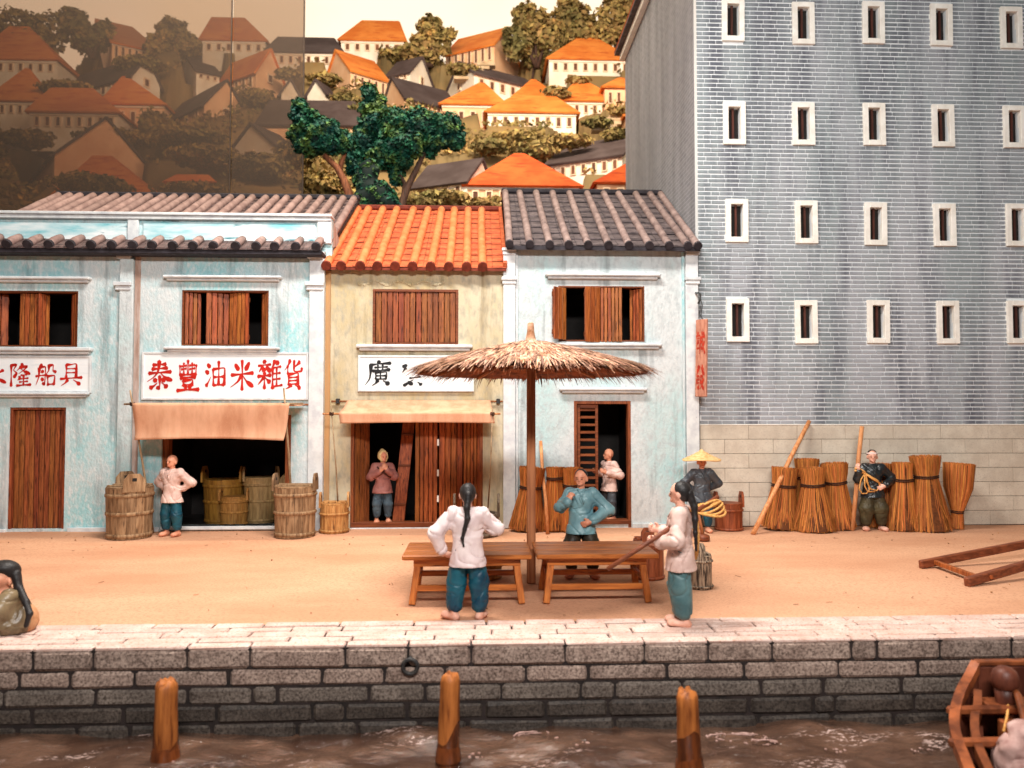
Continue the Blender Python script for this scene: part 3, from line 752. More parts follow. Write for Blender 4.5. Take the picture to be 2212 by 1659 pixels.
# side wall, back, eave
def sidebrick():
    m = bpy.data.materials.new('side_brick'); m.use_nodes = True; N = m.node_tree.nodes; L = m.node_tree.links; b = N['Principled BSDF']; b.inputs['Roughness'].default_value = .9
    g = N.new('ShaderNodeNewGeometry'); s_ = N.new('ShaderNodeSeparateXYZ'); L.new(g.outputs['Position'], s_.inputs[0])
    cmb = N.new('ShaderNodeCombineXYZ'); L.new(s_.outputs[1], cmb.inputs[0]); L.new(s_.outputs[2], cmb.inputs[1])
    t = N.new('ShaderNodeTexBrick'); t.inputs['Color1'].default_value = lin(134, 134, 138)+(1,); t.inputs['Color2'].default_value = lin(122, 122, 128)+(1,); t.inputs['Mortar'].default_value = lin(154, 154, 158)+(1,)
    t.inputs['Scale'].default_value = 1; t.inputs['Brick Width'].default_value = .30; t.inputs['Row Height'].default_value = .0965; t.inputs['Mortar Size'].default_value = .009
    L.new(cmb.outputs[0], t.inputs['Vector'])
    n = N.new('ShaderNodeTexNoise'); n.inputs['Scale'].default_value = 1.4; n.inputs['Detail'].default_value = 5
    mp = N.new('ShaderNodeMapping'); mp.inputs['Scale'].default_value = (1, 1.6, .16); L.new(g.outputs['Position'], mp.inputs[0]); L.new(mp.outputs[0], n.inputs['Vector'])
    x = N.new('ShaderNodeMix'); x.data_type = 'RGBA'; x.blend_type = 'MULTIPLY'; x.inputs[0].default_value = .8
    r = N.new('ShaderNodeMapRange'); r.inputs['From Min'].default_value = .35; r.inputs['From Max'].default_value = .65; r.inputs['To Min'].default_value = .72; r.inputs['To Max'].default_value = 1.08
    L.new(n.outputs['Fac'], r.inputs['Value']); L.new(t.outputs['Color'], x.inputs[6]); L.new(r.outputs[0], x.inputs[7]); L.new(x.outputs[2], b.inputs['Base Color'])
    bp = N.new('ShaderNodeBump'); bp.inputs['Strength'].default_value = .5; bp.inputs['Distance'].default_value = .01; L.new(t.outputs['Fac'], bp.inputs['Height']); bp.invert = True; L.new(bp.outputs[0], b.inputs['Normal']); return m
YTB = YT*1.50
MB().box((XL, YT+.236, 0), (XL+.25, YTB, ZT)).build('side_wall', sidebrick(), tb)
MB().box((XL+.25, YTB-.25, 0), (XR, YTB, ZT)).build('back_wall', M_mortar, tb)
MB().box((XR-.25, YT+.24, 0), (XR, YTB-.25, ZT)).build('side_wall', M_mortar, tb)
ev = MB(); ze = PZ(1372, 130, YTB)
ev.box((XL-.16, YT-.1, ze+.02), (XL+.1, YTB+.1, ze+.22), .01); ev.build('eave_board', M_wframe, tb)
MB().box((XL-.32, YT-.2, ze+.22), (XL+.1, YTB+.2, ze+.30), .01).build('eave_tiles', M_tile_g, tb)
rf = MB()
rf.quad((XL-.32, YT-.2, ze+.31), (XL-.32, YTB+.2, ze+.31), ((XL+XR)/2, YTB+.2, ze+4.2), ((XL+XR)/2, YT-.2, ze+4.2))
rf.quad((XR+.3, YTB+.2, ze+.31), (XR+.3, YT-.2, ze+.31), ((XL+XR)/2, YT-.2, ze+4.2), ((XL+XR)/2, YTB+.2, ze+4.2))
rf.build('roof', M_tile_o, tb, thick=.06)
# ---------------------------------------------------------------- shophouses
YL, YY, YB = 16.40, 16.52, 16.46
def bx(parent, name, x0, x1, ya, yb, Y, d0, d1, material, ch=.008, build=True):
    ym, xm = (ya+yb)/2, (x0+x1)/2
    mb = MB().box((PX(x0, ym, Y), Y+d0, PZ(xm, yb, Y)), (PX(x1, ym, Y), Y+d1, PZ(xm, ya, Y)), ch)
    return mb.build(name, material, parent)
def moulding(parent, name, x0, x1, ya, yb, Y, material=None):
    ym, xm = (ya+yb)/2, (x0+x1)/2
    X0, X1, z0, z1 = PX(x0, ym, Y), PX(x1, ym, Y), PZ(xm, yb, Y), PZ(xm, ya, Y); h = z1-z0
    mb = MB().box((X0, Y-.16, z0+h*.45), (X1, Y+.02, z1), .02).box((X0+.06, Y-.10, z0), (X1-.06, Y+.02, z0+h*.44), .015)
    return mb.build(name, material or M_trim, parent)
def leaf(parent, name, xa, da, xb, db, z0, z1, n, Y, material, rail=None, rails=True, gap=.0065, t=.035):
    """a hinged leaf of n vertical planks from (xa, depth da) to (xb, depth db)"""
    A, B = Vector((xa, Y+da, 0)), Vector((xb, Y+db, 0)); d = B-A; L = d.length; ang = math.atan2(d.y, d.x); u = d/L; nn = Vector((-u.y, u.x, 0))
    if nn.y < 0: nn = -nn
    mb = MB()
    for zz in ((z0*.86+z1*.14), (z0*.14+z1*.86)):
        mb.bar(A+nn*(t*.9)+Vector((0, 0, zz)), B+nn*(t*.9)+Vector((0, 0, zz)), .05, .10, .004)
    mb.bar(A+u*.03+nn*(t*.92)+Vector((0, 0, z0+.05)), A+u*.03+nn*(t*.92)+Vector((0, 0, z1-.05)), .05, .03, .004, up=(0, 1, 0))
    o = mb.build(name, rail or M_doorh, parent)
    w_ = L/n
    for i in range(n):
        c = A+u*(w_*(i+.5))+Vector((0, 0, (z0+z1)/2))+nn*random.uniform(-.006, .006)
        q = piece('plank', (w_-gap*2, t, z1-z0-random.choice((0, .006, .01))), material, o, c, (0, 0, ang), .007)
    return o
def frame(parent, x0, x1, z0, z1, Y, d0, d1, w_, material, sill=True, name='window_frame'):
    mb = MB().box((x0, Y+d0, z0), (x0+w_, Y+d1, z1), .004).box((x1-w_, Y+d0, z0), (x1, Y+d1, z1), .004).box((x0+w_, Y+d0+.002, z1-w_), (x1-w_, Y+d1, z1), .004)
    if sill: mb.box((x0+w_, Y+d0+.002, z0), (x1-w_, Y+d1, z0+w_), .004)
    return mb.build(name, material, parent)
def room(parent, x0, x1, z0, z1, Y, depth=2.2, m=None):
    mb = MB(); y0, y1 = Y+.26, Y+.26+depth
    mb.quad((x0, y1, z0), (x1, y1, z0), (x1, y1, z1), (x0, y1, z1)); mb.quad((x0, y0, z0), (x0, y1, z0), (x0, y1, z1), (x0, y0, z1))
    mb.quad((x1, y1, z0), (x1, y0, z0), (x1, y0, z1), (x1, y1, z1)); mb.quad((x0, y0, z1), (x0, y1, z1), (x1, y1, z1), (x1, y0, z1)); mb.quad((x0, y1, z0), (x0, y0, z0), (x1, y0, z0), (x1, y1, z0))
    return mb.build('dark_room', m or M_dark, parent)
def rect(x0, x1, ya, yb, Y):
    xm, ym = (x0+x1)/2, (ya+yb)/2
    return (PX(x0, ym, Y), PX(x1, ym, Y), max(PZ(xm, yb, Y), .015), PZ(xm, ya, Y))
def roof(parent, x0, x1, Ye, ze, Yr, zr, nrib, m_bed, m_rib, m_end, rr=.075, back=2.4, ribs_from=0.0, courses=16, ribx=None, endcap=True, edge=.10):
    """one tiled slope rising from the eave (Ye, ze) to the ridge (Yr, zr): stepped tile courses, ribs, ridge, back slope"""
    bed = MB()
    n = courses
    for i in range(n):
        a, b = i/n, (i+1)/n
        ya, yb_ = Ye+(Yr-Ye)*a, Ye+(Yr-Ye)*b; za, zb = ze+(zr-ze)*a+.028, ze+(zr-ze)*b
        k = max(6, int((x1-x0)/.28))
        for j in range(k):
            p, q = x0+(x1-x0)*j/k, x0+(x1-x0)*(j+1)/k; e = random.uniform(-.006, .006); sh = random.uniform(-.012, .012)
            bed.quad((p+.004, ya+sh, za+e), (q-.004, ya+sh, za+e), (q-.004, yb_+.03, zb+e), (p+.004, yb_+.03, zb+e))
            bed.quad((p+.004, ya+sh, za+e-.03), (q-.004, ya+sh, za+e-.03), (q-.004, ya+sh, za+e), (p+.004, ya+sh, za+e))
    tag(bed.build('roof_tiles', m_bed, parent), kind='stuff')
    und = MB()
    und.add([(x0, Ye, ze-edge), (x1, Ye, ze-edge), (x1, Yr, zr-edge), (x0, Yr, zr-edge), (x0, Ye, ze-.02), (x1, Ye, ze-.02), (x1, Yr, zr-.02), (x0, Yr, zr-.02)], [(3, 2, 1, 0), (4, 5, 6, 7), (0, 1, 5, 4), (1, 2, 6, 5), (3, 0, 4, 7)])
    Yb, zb = Yr+back, zr-back*(zr-ze)/(Yr-Ye)
    und.add([(x0, Yr, zr-edge), (x1, Yr, zr-edge), (x1, Yb, zb-edge), (x0, Yb, zb-edge), (x0, Yr, zr), (x1, Yr, zr), (x1, Yb, zb), (x0, Yb, zb)], [(3, 2, 1, 0), (4, 5, 6, 7), (1, 2, 6, 5), (3, 0, 4, 7), (2, 3, 7, 6)])
    und.build('roof_slab', m_end, parent)
    d = Vector((0, Yr-Ye, zr-ze)); up = Vector((0, -d.z, d.y)).normalized()
    rx = ribx or [x0+rr+(x1-x0-2*rr)*i/(nrib-1) for i in range(nrib)]
    for i, x in enumerate(rx):
        mb = MB(); m = 12; j0 = random.uniform(-.03, .03)
        pts = []; rad = []
        for t in range(m+1):
            f = ribs_from+(1-ribs_from)*t/m
            p = Vector((x+j0*f+.012*math.sin(3*f+i), Ye, ze))+d*(f*.985-.012*(ribs_from == 0))+up*(.035)
            pts.append(p); rad.append(rr*(1+.10*((t % 3) == 0)*random.uniform(.3, 1)))
        mb.tube(pts, rad, 10)
        o = mb.build('rib_tile', m_rib, parent, True)
        if endcap:
            p = pts[0]; q = p-d.normalized()*.02
            MB().tube([q, p+d.normalized()*.05], rr*1.12, 12).build('tile_end', m_end, o)
    MB().box((x0-.02, Yr-.10, zr-.03), (x1+.02, Yr+.16, zr+.10), .03).build('ridge', m_end, parent)
    return rx

# ---- brush-written characters as strokes on a 100 x 100 square
GL = {
'tai': '25,14 50,12 72,11;22,28 50,26 78,24;10,43 50,40 92,37;48,0 47,20 42,40 28,56 4,72 t;52,40 64,52 80,62 98,67 s;50,52 51,76 50,97 42,91;28,62 38,71 d;16,94 30,86 42,76 t;72,58 60,70 d;58,74 70,84 80,93 s',
'feng': '15,16 16,48 n;86,14 84,48 n;15,47 50,46 86,45;50,0 50,46;32,8 32,42 n;22,19 43,16 n;22,29 43,26 n;68,8 68,42 n;57,16 80,14 n;57,28 80,25 n;18,58 50,55 82,54;30,66 31,82;30,66 70,63 68,80;31,80 68,79;38,84 44,92 d;62,82 56,92 d;4,98 50,95 98,94',
'you': '10,10 24,22 d;2,36 17,46 d;6,94 16,80 28,58 t;38,30 40,92;38,30 64,27 92,27 90,90;40,60 88,58;40,91 88,89;64,0 65,40 64,90',
'mi': '20,12 36,32 d;80,6 64,32 d;6,50 50,46 96,42;50,0 51,50 50,100;48,50 32,72 2,92 t;52,50 70,72 98,90 s',
'za': '26,0 32,10 d;6,20 30,17 54,15 n;22,22 8,42 t;22,28 31,38 d;42,22 30,42 t;42,28 53,40 d;4,57 30,54 54,52;30,44 30,98;28,60 4,86 t;32,60 54,80 s;70,2 64,18 54,36 t;62,26 62,98;76,2 83,14 d;62,27 94,22 n;62,47 92,44 n;62,67 92,64 n;60,92 80,90 100,86 n;78,26 78,90 n',
'huo': '34,0 24,18 6,36 t;22,20 23,48;82,6 66,18 48,28 t;54,2 54,34 62,40 90,38 93,28;26,50 27,86;26,50 52,47 75,46 74,84;27,61 73,59 n;27,72 73,70 n;27,84 73,82 n;42,86 30,94 12,100 t;60,86 74,92 88,100 s',
'long': '6,8 32,4 20,28 34,42 22,60;9,8 10,100;60,0 50,16 34,32 t;48,16 82,11 66,28 42,46 t;54,22 70,34 98,46 s;54,51 82,48 n;50,58 40,74 t;46,68 88,64 n;48,82 86,78 n;36,98 66,95 100,93;67,54 67,95',
'chuan': '30,0 22,16 d;18,18 16,60 2,96 t;18,18 48,15 45,92 36,86;31,28 36,40 d;2,56 28,52 56,50;31,62 36,76 d;66,4 64,30 52,46 t;66,8 86,5 86,30 100,36;60,56 62,96;60,56 94,53 91,93;62,92 90,90',
'ju': '28,4 28,62;28,4 50,3 74,2 73,62;28,22 72,21 n;28,40 72,39 n;2,68 50,64 100,61;36,72 24,86 6,98 t;62,72 78,82 94,95 s',
'yong': '50,2 60,14 d;34,28 56,26 55,92 44,84;8,50 36,46 24,66 4,86 t;86,28 72,38 60,46 t;56,42 74,70 100,86 s',
'guang': '48,0 54,10 d;20,18 50,13 96,10;22,16 20,50 16,74 0,98 t;36,28 60,26 84,25 n;48,18 48,38 n;66,17 66,37 n;28,42 60,39 92,36;40,48 40,74 n;40,48 80,46 78,74 n;40,61 78,60 n;40,74 78,73 n;58,40 58,74 n;48,78 40,90 26,100 t;68,80 78,86 92,96 s',
'frag': '20,6 4,16 d;14,20 2,40 t;24,78 40,92 d;30,64 70,58 n;8,96 30,80 44,70 t;60,80 76,94 s',
'cheng': '14,2 22,11 d;2,20 42,16 n;8,30 34,28 n;8,40 34,38 n;9,50 11,74 n;9,50 35,48 33,73 n;11,72 33,70 n;48,27 70,24 96,21;52,26 48,62 36,96 t;54,46 70,44 68,74 58,68;66,2 74,50 98,92;92,44 66,90 t;80,4 90,14 d',
'fa': '20,8 42,5 28,24 4,40 t;14,16 26,28 d;74,0 60,16 t;56,6 70,24 98,38 s;86,10 74,24 d;14,46 38,44 36,59;14,60 36,58;13,60 12,76 38,73 32,98 22,90;58,44 56,58 46,68 t;56,46 78,44 76,57 90,62;50,72 84,69 70,86 46,100 t;56,76 72,88 94,100 s',
}
def glyph(parent, key, x0, x1, ya, yb, Y, material, wd=.085, xyz=None):
    """one brush character as raised paint; placed on a sign face at depth Y (front face), in the box x0..x1 / ya..yb of the picture"""
    if xyz is None:
        xm, ym = (x0+x1)/2, (ya+yb)/2
        X0, X1, Z0, Z1 = PX(x0, ym, Y), PX(x1, ym, Y), PZ(xm, yb, Y), PZ(xm, ya, Y)
        f = lambda u, v, i: (X0+(X1-X0)*u/100, Y-.003-.0004*i, Z1-(Z1-Z0)*v/100); H = (Z1-Z0)
    else: f, H = xyz
    mb = MB(); asp = 1.0
    for i, st in enumerate(GL[key].split(';')):
        tk = st.split(); typ = tk[-1] if tk[-1].isalpha() else 'h'
        pts = [np.array([float(c) for c in p.split(',')]) for p in tk if ',' in p]
        out = []
        P_ = [pts[0]]+pts+[pts[-1]]
        for a in range(1, len(P_)-2):
            for t in np.linspace(0, 1, 7)[(0 if a == 1 else 1):]:
                p0, p1, p2, p3 = P_[a-1], P_[a], P_[a+1], P_[a+2]; s_ = .55
                m1, m2 = (p2-p0)*s_*.5, (p3-p1)*s_*.5
                out.append((2*t**3-3*t*t+1)*p1+(t**3-2*t*t+t)*m1+(-2*t**3+3*t*t)*p2+(t**3-t*t)*m2)
        out = np.array(out); n = len(out)
        tt = np.linspace(0, 1, n)
        if typ == 't': wp = .62*(1-tt)**.8+.50*np.exp(-((tt-.1)/.2)**2)*.8+.10
        elif typ == 's': wp = .30+.95*np.exp(-((tt-.72)/.22)**2)-.35*(tt > .97)
        elif typ == 'd': wp = .45+.75*np.sin(tt*math.pi*.85)
        elif typ == 'n': wp = .48+.18*np.cos(2*math.pi*tt)
        else: wp = .62+.30*np.cos(2*math.pi*tt)+.12*np.exp(-((tt-.95)/.08)**2)
        wv_ = wd*100*wp*(1+.08*np.sin(9*tt+i))
        tg = np.gradient(out, axis=0); tg /= np.linalg.norm(tg, axis=1)[:, None]+1e-9
        nr = np.stack([-tg[:, 1], tg[:, 0]], 1)
        L_, R_ = out+nr*wv_[:, None]*.5, out-nr*wv_[:, None]*.5
        e0 = out[0]-tg[0]*wv_[0]*.3; e1 = out[-1]+tg[-1]*wv_[-1]*.3
        b = len(mb.v)
        for q in range(n): mb.v += [f(L_[q][0], L_[q][1], i), f(R_[q][0], R_[q][1], i)]
        mb.v += [f(e0[0], e0[1], i), f(e1[0], e1[1], i)]
        for q in range(n-1): mb.f.append((b+2*q, b+2*q+1, b+2*q+3, b+2*q+2))
        mb.f.append((b+2*n, b+1, b)); mb.f.append((b+2*n+1, b+2*n-2, b+2*n-1))
    return mb.build('character', material, parent)
def signboard(label, x0, x1, ya, yb, Y, rot=0):
    X0, X1, z0, z1 = rect(x0, x1, ya, yb, Y)
    t = thing('shop_sign', label, 'sign', ((X0+X1)/2, Y-.05, z0))
    MB().box((X0+.04, Y-.045, z0+.04), (X1-.04, Y-.004, z1-.04)).build('panel', M_sign, t)
    fr = MB().box((X0, Y-.065, z0), (X0+.045, Y-.002, z1), .006).box((X1-.045, Y-.065, z0), (X1, Y-.002, z1), .006)
    fr.box((X0+.045, Y-.064, z1-.045), (X1-.045, Y-.002, z1), .006).box((X0+.045, Y-.064, z0), (X1-.045, Y-.002, z0+.045), .006)
    fr.build('sign_frame', M_trim, t)
    return t

# ================= left: pale blue pair under one roof
XA, XBR = PX(125, 422, 20.2), PX(700, 800, YL)
hl = thing('shophouse', 'long pale blue shophouse with white parapet and pinkish grey tiled roof', 'shophouse', ((XA+XBR)/2, YL, 0))
z_eave_l = PZ(400, 540, YL)
dA = rect(18, 140, 880, 1143, YL); dB = rect(348, 628, 896, 1136, YL)
wA = rect(-60, 168, 628, 749, YL); wB = rect(392, 580, 627, 747, YL)
wall_holes(MB(), XA, XBR, -.02, z_eave_l, YL, YL+.25, [dA, dB, wA, wB]).build('front_wall', M_blue, hl)
MB().box((XBR-.2, YL+.26, 0), (XBR, YL+6.2, z_eave_l)).build('side_wall', M_blue, hl)
MB().box((XA, YL+.26, 0), (XA+.2, YL+6.2, z_eave_l)).build('side_wall', M_blue, hl)
MB().box((XA+.2, YL+6.0, 0), (XBR-.2, YL+6.2, z_eave_l)).build('back_wall', M_blue, hl)
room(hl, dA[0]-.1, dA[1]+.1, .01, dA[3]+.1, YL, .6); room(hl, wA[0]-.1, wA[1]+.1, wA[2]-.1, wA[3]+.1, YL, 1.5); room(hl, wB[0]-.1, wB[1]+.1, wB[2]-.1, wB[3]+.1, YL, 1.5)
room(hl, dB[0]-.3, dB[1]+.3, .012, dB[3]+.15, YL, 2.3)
for (a, b) in ((258, 287), (668, 700)):
    bx(hl, 'pilaster', a, b, 560, 1146, YL, -.09, .02, M_trim if b > 600 else M_blue2)
    bx(hl, 'pilaster_capital', a-4, b+2, 546, 552, YL, -.15, .02, M_trim); bx(hl, 'pilaster_capital', a-2, b, 552, 560, YL, -.12, .02, M_trim)
    bx(hl, 'pilaster_band', a-7, b+2, 611, 619, YL, -.16, .02, M_trim); bx(hl, 'pilaster_band', a-4, b, 619, 628, YL, -.12, .02, M_trim)
bx(hl, 'downpipe_strip', 288, 300, 548, 1142, YL, -.03, .02, M_pinkstrip)
moulding(hl, 'lintel', -40, 200, 599, 611, YL); moulding(hl, 'lintel', 357, 611, 597, 608, YL)
moulding(hl, 'window_sill', -40, 203, 751, 766, YL); moulding(hl, 'window_sill', 358, 606, 750, 761, YL)
moulding(hl, 'door_lintel', -40, 196, 848, 858, YL)
bx(hl, 'plinth', -60, 13, 1143, 1152, YL, -.05, .02, M_trim); bx(hl, 'plinth', 147, 345, 1139, 1149, YL, -.05, .02, M_trim); bx(hl, 'threshold', 349, 627, 1136, 1143, YL, -.08, .24, M_trim); bx(hl, 'plinth', 631, 668, 1138, 1146, YL, -.05, .02, M_trim)
# door of unit A (closed), shutters
frame(hl, dA[0], dA[1], dA[2], dA[3], YL, .02, .2, .05, M_door, name='door_frame', sill=False)
leaf(hl, 'door', dA[0]+.06, .10, dA[1]-.06, .10, dA[2], dA[3]-.06, 10, YL, M_door)
frame(hl, wA[0], wA[1], wA[2], wA[3], YL, .02, .2, .035, M_doorh)
X = lambda px, y=690: PX(px, y, YL)
leaf(hl, 'shutter', X(-55), .06, X(0), .30, wA[2]+.04, wA[3]-.04, 4, YL, M_shut)
leaf(hl, 'shutter', X(37), .09, X(78), .12, wA[2]+.04, wA[3]-.04, 4, YL, M_shut)
leaf(hl, 'shutter', X(80), .04, X(92), .26, wA[2]+.04, wA[3]-.04, 3, YL, M_shut)
leaf(hl, 'shutter', X(144), .22, X(165), .05, wA[2]+.04, wA[3]-.04, 3, YL, M_shut)
frame(hl, wB[0], wB[1], wB[2], wB[3], YL, .02, .2, .035, M_doorh)
leaf(hl, 'shutter', X(397), .05, X(428), .18, wB[2]+.04, wB[3]-.04, 4, YL, M_shut)
leaf(hl, 'shutter', X(443), .05, X(489), .17, wB[2]+.04, wB[3]-.04, 4, YL, M_shut)
leaf(hl, 'shutter', X(491), .13, X(536), .06, wB[2]+.04, wB[3]-.04, 5, YL, M_shut)
leaf(hl, 'shutter', X(561), .20, X(576), .04, wB[2]+.04, wB[3]-.04, 3, YL, M_shut)
frame(hl, dB[0], dB[1], dB[2], dB[3], YL, .05, .24, .13, M_door, name='door_frame', sill=False)
# eave strip, parapet, roof
YE = YL-.42
z0e = PZ(400, 537, YE)
eb = MB().box((XA, YE+.04, z0e-.10), (XBR, YL+.1, z0e-.0), .01); eb.build('eave_board', M_ribend, hl)
e2 = MB()
for j in range(60):
    p, q = XA+(XBR-XA)*j/60, XA+(XBR-XA)*(j+1)/60; e = random.uniform(-.01, .01)
    e2.quad((p+.004, YE+e, z0e+.02), (q-.004, YE+e, z0e+.02), (q-.004, YL+.12, z0e+.30+e), (p+.004, YL+.12, z0e+.30+e))
    e2.quad((p+.004, YE+e, z0e-.01), (q-.004, YE+e, z0e-.01), (q-.004, YE+e, z0e+.02), (p+.004, YE+e, z0e+.02))
tag(e2.build('roof_tiles', M_tile_p, hl), kind='stuff')
pitch_l = 43.2*YE/FPX
xr = XBR-.10
k = 0
while xr > XA:
    jj = random.uniform(-.02, .02)
    pts = [Vector((xr+jj, YE-.02, z0e+.055)), Vector((xr+jj, YE+.2, z0e+.19)), Vector((xr+jj*1.5, YL+.02, z0e+.30))]
    o = MB().tube(pts, [.088, .085, .080], 10).build('rib_tile', M_rib_p, hl, True)
    MB().tube([pts[0]+Vector((0, -.014, -.008)), pts[0]+Vector((0, .05, .03))], .094, 12).build('tile_end', M_ribend, o)
    xr -= pitch_l; k += 1
YPp = YL+.10
zp0, zp1 = PZ(400, 528, YPp), PZ(400, 466, YPp)
XP1 = PX(716, 490, YPp)
MB().box((XA, YPp+.06, zp0-.3), (XP1, YPp+.22, zp1-.02)).build('parapet', M_blue, hl)
bx(hl, 'parapet_cap', -110, 718, 460, 466, YPp, -.10, .26, M_trim, .01); bx(hl, 'parapet_cap', -110, 716, 466, 474, YPp, -.05, .24, M_trim, .01)
for (a, b) in ((-110, 282), (300, 686)): bx(hl, 'parapet_panel', a+8, b-6, 480, 526, YPp, .03, .08, M_turq, .004)
for (a, b) in ((276, 299), (686, 716)): bx(hl, 'parapet_pier', a, b, 474, 526, YPp, -.02, .1, M_trim, .006)
pr = MB(); xx = XP1
pr.add([(xx-.16, YPp+.22, zp0), (xx, YPp+.22, zp0), (xx, YPp+.9, zp0+.2), (xx-.16, YPp+.9, zp0+.2), (xx-.16, YPp+.22, zp1), (xx, YPp+.22, zp1), (xx, YPp+.9, zp1-.28), (xx-.16, YPp+.9, zp1-.28)], [(0, 1, 5, 4), (1, 2, 6, 5), (2, 3, 7, 6), (3, 0, 4, 7), (4, 5, 6, 7)])
pr.build('parapet_return', M_pinkstrip, hl)
Yr_l = 20.2; zr_l = PZ(400, 426, Yr_l)
sl_ = .50
ze_l = zr_l-(Yr_l-(YL+.25))*((zr_l-PZ(400, 520, YL+.25))/(Yr_l-(YL+.25)))
roof(hl, XA, PX(775, 430, Yr_l), YL+.25, ze_l, Yr_l, zr_l, 27, M_tile_p, M_rib_p, M_ribend, rr=.085, endcap=False, courses=12)
sA = signboard('white signboard with three red characters at the left edge of the picture', -110, 199, 768, 849, YL)
for kx, a, b in (('yong', -38, 14), ('long', 20, 67), ('chuan', 77, 121), ('ju', 130, 177)): glyph(sA, kx, a, b, 786, 834, YL-.046, M_red, .145)
sB = signboard('white signboard with six red characters above the canvas awning', 308, 667, 761, 864, YL)
for kx, a, b, c_, d in (('tai', 316, 374, 780, 842), ('feng', 381, 431, 779, 845), ('you', 443, 489, 781, 837), ('mi', 497, 549, 779, 842), ('za', 555, 610, 778, 840), ('huo', 612, 655, 778, 840)):
    glyph(sB, kx, a, b, c_, d, YL-.046, M_red, .15)

# canvas awning over the wide opening
aw = thing('awning', 'pale canvas awning hanging deep over the opening full of barrels', 'awning', (PX(460, 900, YL-.8), YL-.5, 0))
Yf = YL-.95
za_ = PZ(460, 873, Yf); x0a, x1a = PX(287, 880, Yf), PX(626, 880, Yf)
zw = PZ(460, 876, YL-.06)
def awn(u, v):
    x = x0a+(x1a-x0a)*u
    if v < .45:
        t = v/.45; return (x+.10*(1-t), YL-.05+(Yf-YL+.05)*t, zw+(za_-zw)*t+.03-.05*math.sin(math.pi*t))
    t = (v-.45)/.55; L = .76
    s_ = .035*math.sin(9*u+2*t)*t+.02*math.sin(23*u)*t
    return (x+.10*t*(u > .5)*(u-.5)*0-.06*t*t+.11*t*(.5-u)*2*.55, Yf-.03+.13*math.sin(t*2.4)*t+s_, za_+.03-L*t+.05*t*math.sin(2.6*u+.4))
mb = MB(); mb.grid(awn, 40, 28); mb.build('canvas', M_cloth, aw, True, .012)
MB().tube([(PX(268, 874, Yf), Yf, za_), (PX(655, 872, Yf), Yf, za_+.01)], .02, 8).build('front_pole', M_bamboo, aw, True)
MB().tube([(PX(290, 874, YL), YL-.06, zw), (PX(690, 872, YL), YL-.06, zw+.02)], .02, 8).build('wall_pole', M_pole, aw, True)
for (xt, yt, xb, yb) in ((281, 843, 331, 1138), (613, 838, 634, 1060)):
    pt = P(xt, yt, Yf-.05); pb = P(xb, yb, YL-.35) if yb < 1100 else Vector((PX(xb, yb, YL-.3), YL-.3, 0))
    if yb < 1100: pb = Vector((PX(xb, yb, YL-.35), YL-.35, 0.0))
    MB().tube([pt, pt*.5+pb*.5+Vector((.015, 0, 0)), pb], [.018, .022, .026], 8).build('prop_pole', M_bamboo, aw, True)
    cx = pt+(pb-pt)*((pt.z-za_)/(pt.z-pb.z))
    mbk = MB()
    for t in range(3): mbk.tube([cx+Vector((.045*math.cos(a*.7), .04*math.sin(a*.7), .02*(t-1)+.012*math.sin(a*1.4))) for a in range(10)], .010, 5, False)
    mbk.build('lashing', M_cord, aw, True)

# ================= centre: yellow house with orange roof
XY0, XY1 = XBR+.005, PX(1087, 800, YY)
hy = thing('shophouse', 'weathered yellow shophouse with bright orange tiled roof', 'shophouse', ((XY0+XY1)/2, YY, 0))
z_eave_y = PZ(900, 578, YY)
dY = rect(757, 1043, 900, 1137, YY); wY = rect(805, 990, 625, 745, YY)
wall_holes(MB(), XY0, XY1, -.02, z_eave_y, YY, YY+.25, [dY, wY]).build('front_wall', M_yel, hy)
MB().box((XY0, YY+6.0, 0), (XY1, YY+6.2, z_eave_y)).build('back_wall', M_yel, hy)
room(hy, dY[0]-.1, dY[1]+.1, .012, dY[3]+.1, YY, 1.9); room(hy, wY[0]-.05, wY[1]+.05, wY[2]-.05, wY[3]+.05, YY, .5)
bx(hy, 'stained_strip', 701, 713, 585, 1140, YY, -.04, .02, M_ochre)
moulding(hy, 'window_sill', 771, 1021, 745, 758, YY)
mb = MB()   # broken remains of a lintel, left as a rough band of plaster
for i in range(46):
    a = 768+i*4.2; ww = random.uniform(3, 7); hh = random.uniform(2, 7); yc = 611+4*math.sin(i*.5)
    X0, X1, z0, z1 = rect(a, a+ww, yc-hh/2, yc+hh/2, YY); mb.box((X0, YY-random.uniform(.006, .03), z0), (X1, YY+.01, z1), .006, jit=.006)
tag(mb.build('broken_lintel', M_yel, hy), kind='stuff')
frame(hy, wY[0], wY[1], wY[2], wY[3], YY, -.01, .15, .055, M_doorh)
leaf(hy, 'shutter', wY[0]+.06, .04, (wY[0]+wY[1])/2-.004, .04, wY[2]+.055, wY[3]-.055, 7, YY, M_door)
leaf(hy, 'shutter', (wY[0]+wY[1])/2+.004, .04, wY[1]-.06, .04, wY[2]+.055, wY[3]-.055, 7, YY, M_door)
frame(hy, dY[0], dY[1], 0, dY[3], YY, .0, .2, .07, M_door, name='door_frame', sill=False)
bx(hy, 'threshold', 757, 1043, 1128, 1139, YY, -.03, .24, M_doorh); bx(hy, 'plinth', 757, 1043, 1139, 1146, YY, -.05, .0, M_trim)
X = lambda px, y=1010: PX(px, y, YY)
zt = dY[3]-.03
leaf(hy, 'door', X(766), .06, X(793), .34, .1, zt, 3, YY, M_door)
leaf(hy, 'door', X(896), .06, X(945), .03, .1, zt, 5, YY, M_shut)
leaf(hy, 'door', X(948), .05, X(999), .16, .1, zt, 4, YY, M_shut)
leaf(hy, 'door', X(1001), .14, X(1038), .03, .1, zt, 5, YY, M_shut)
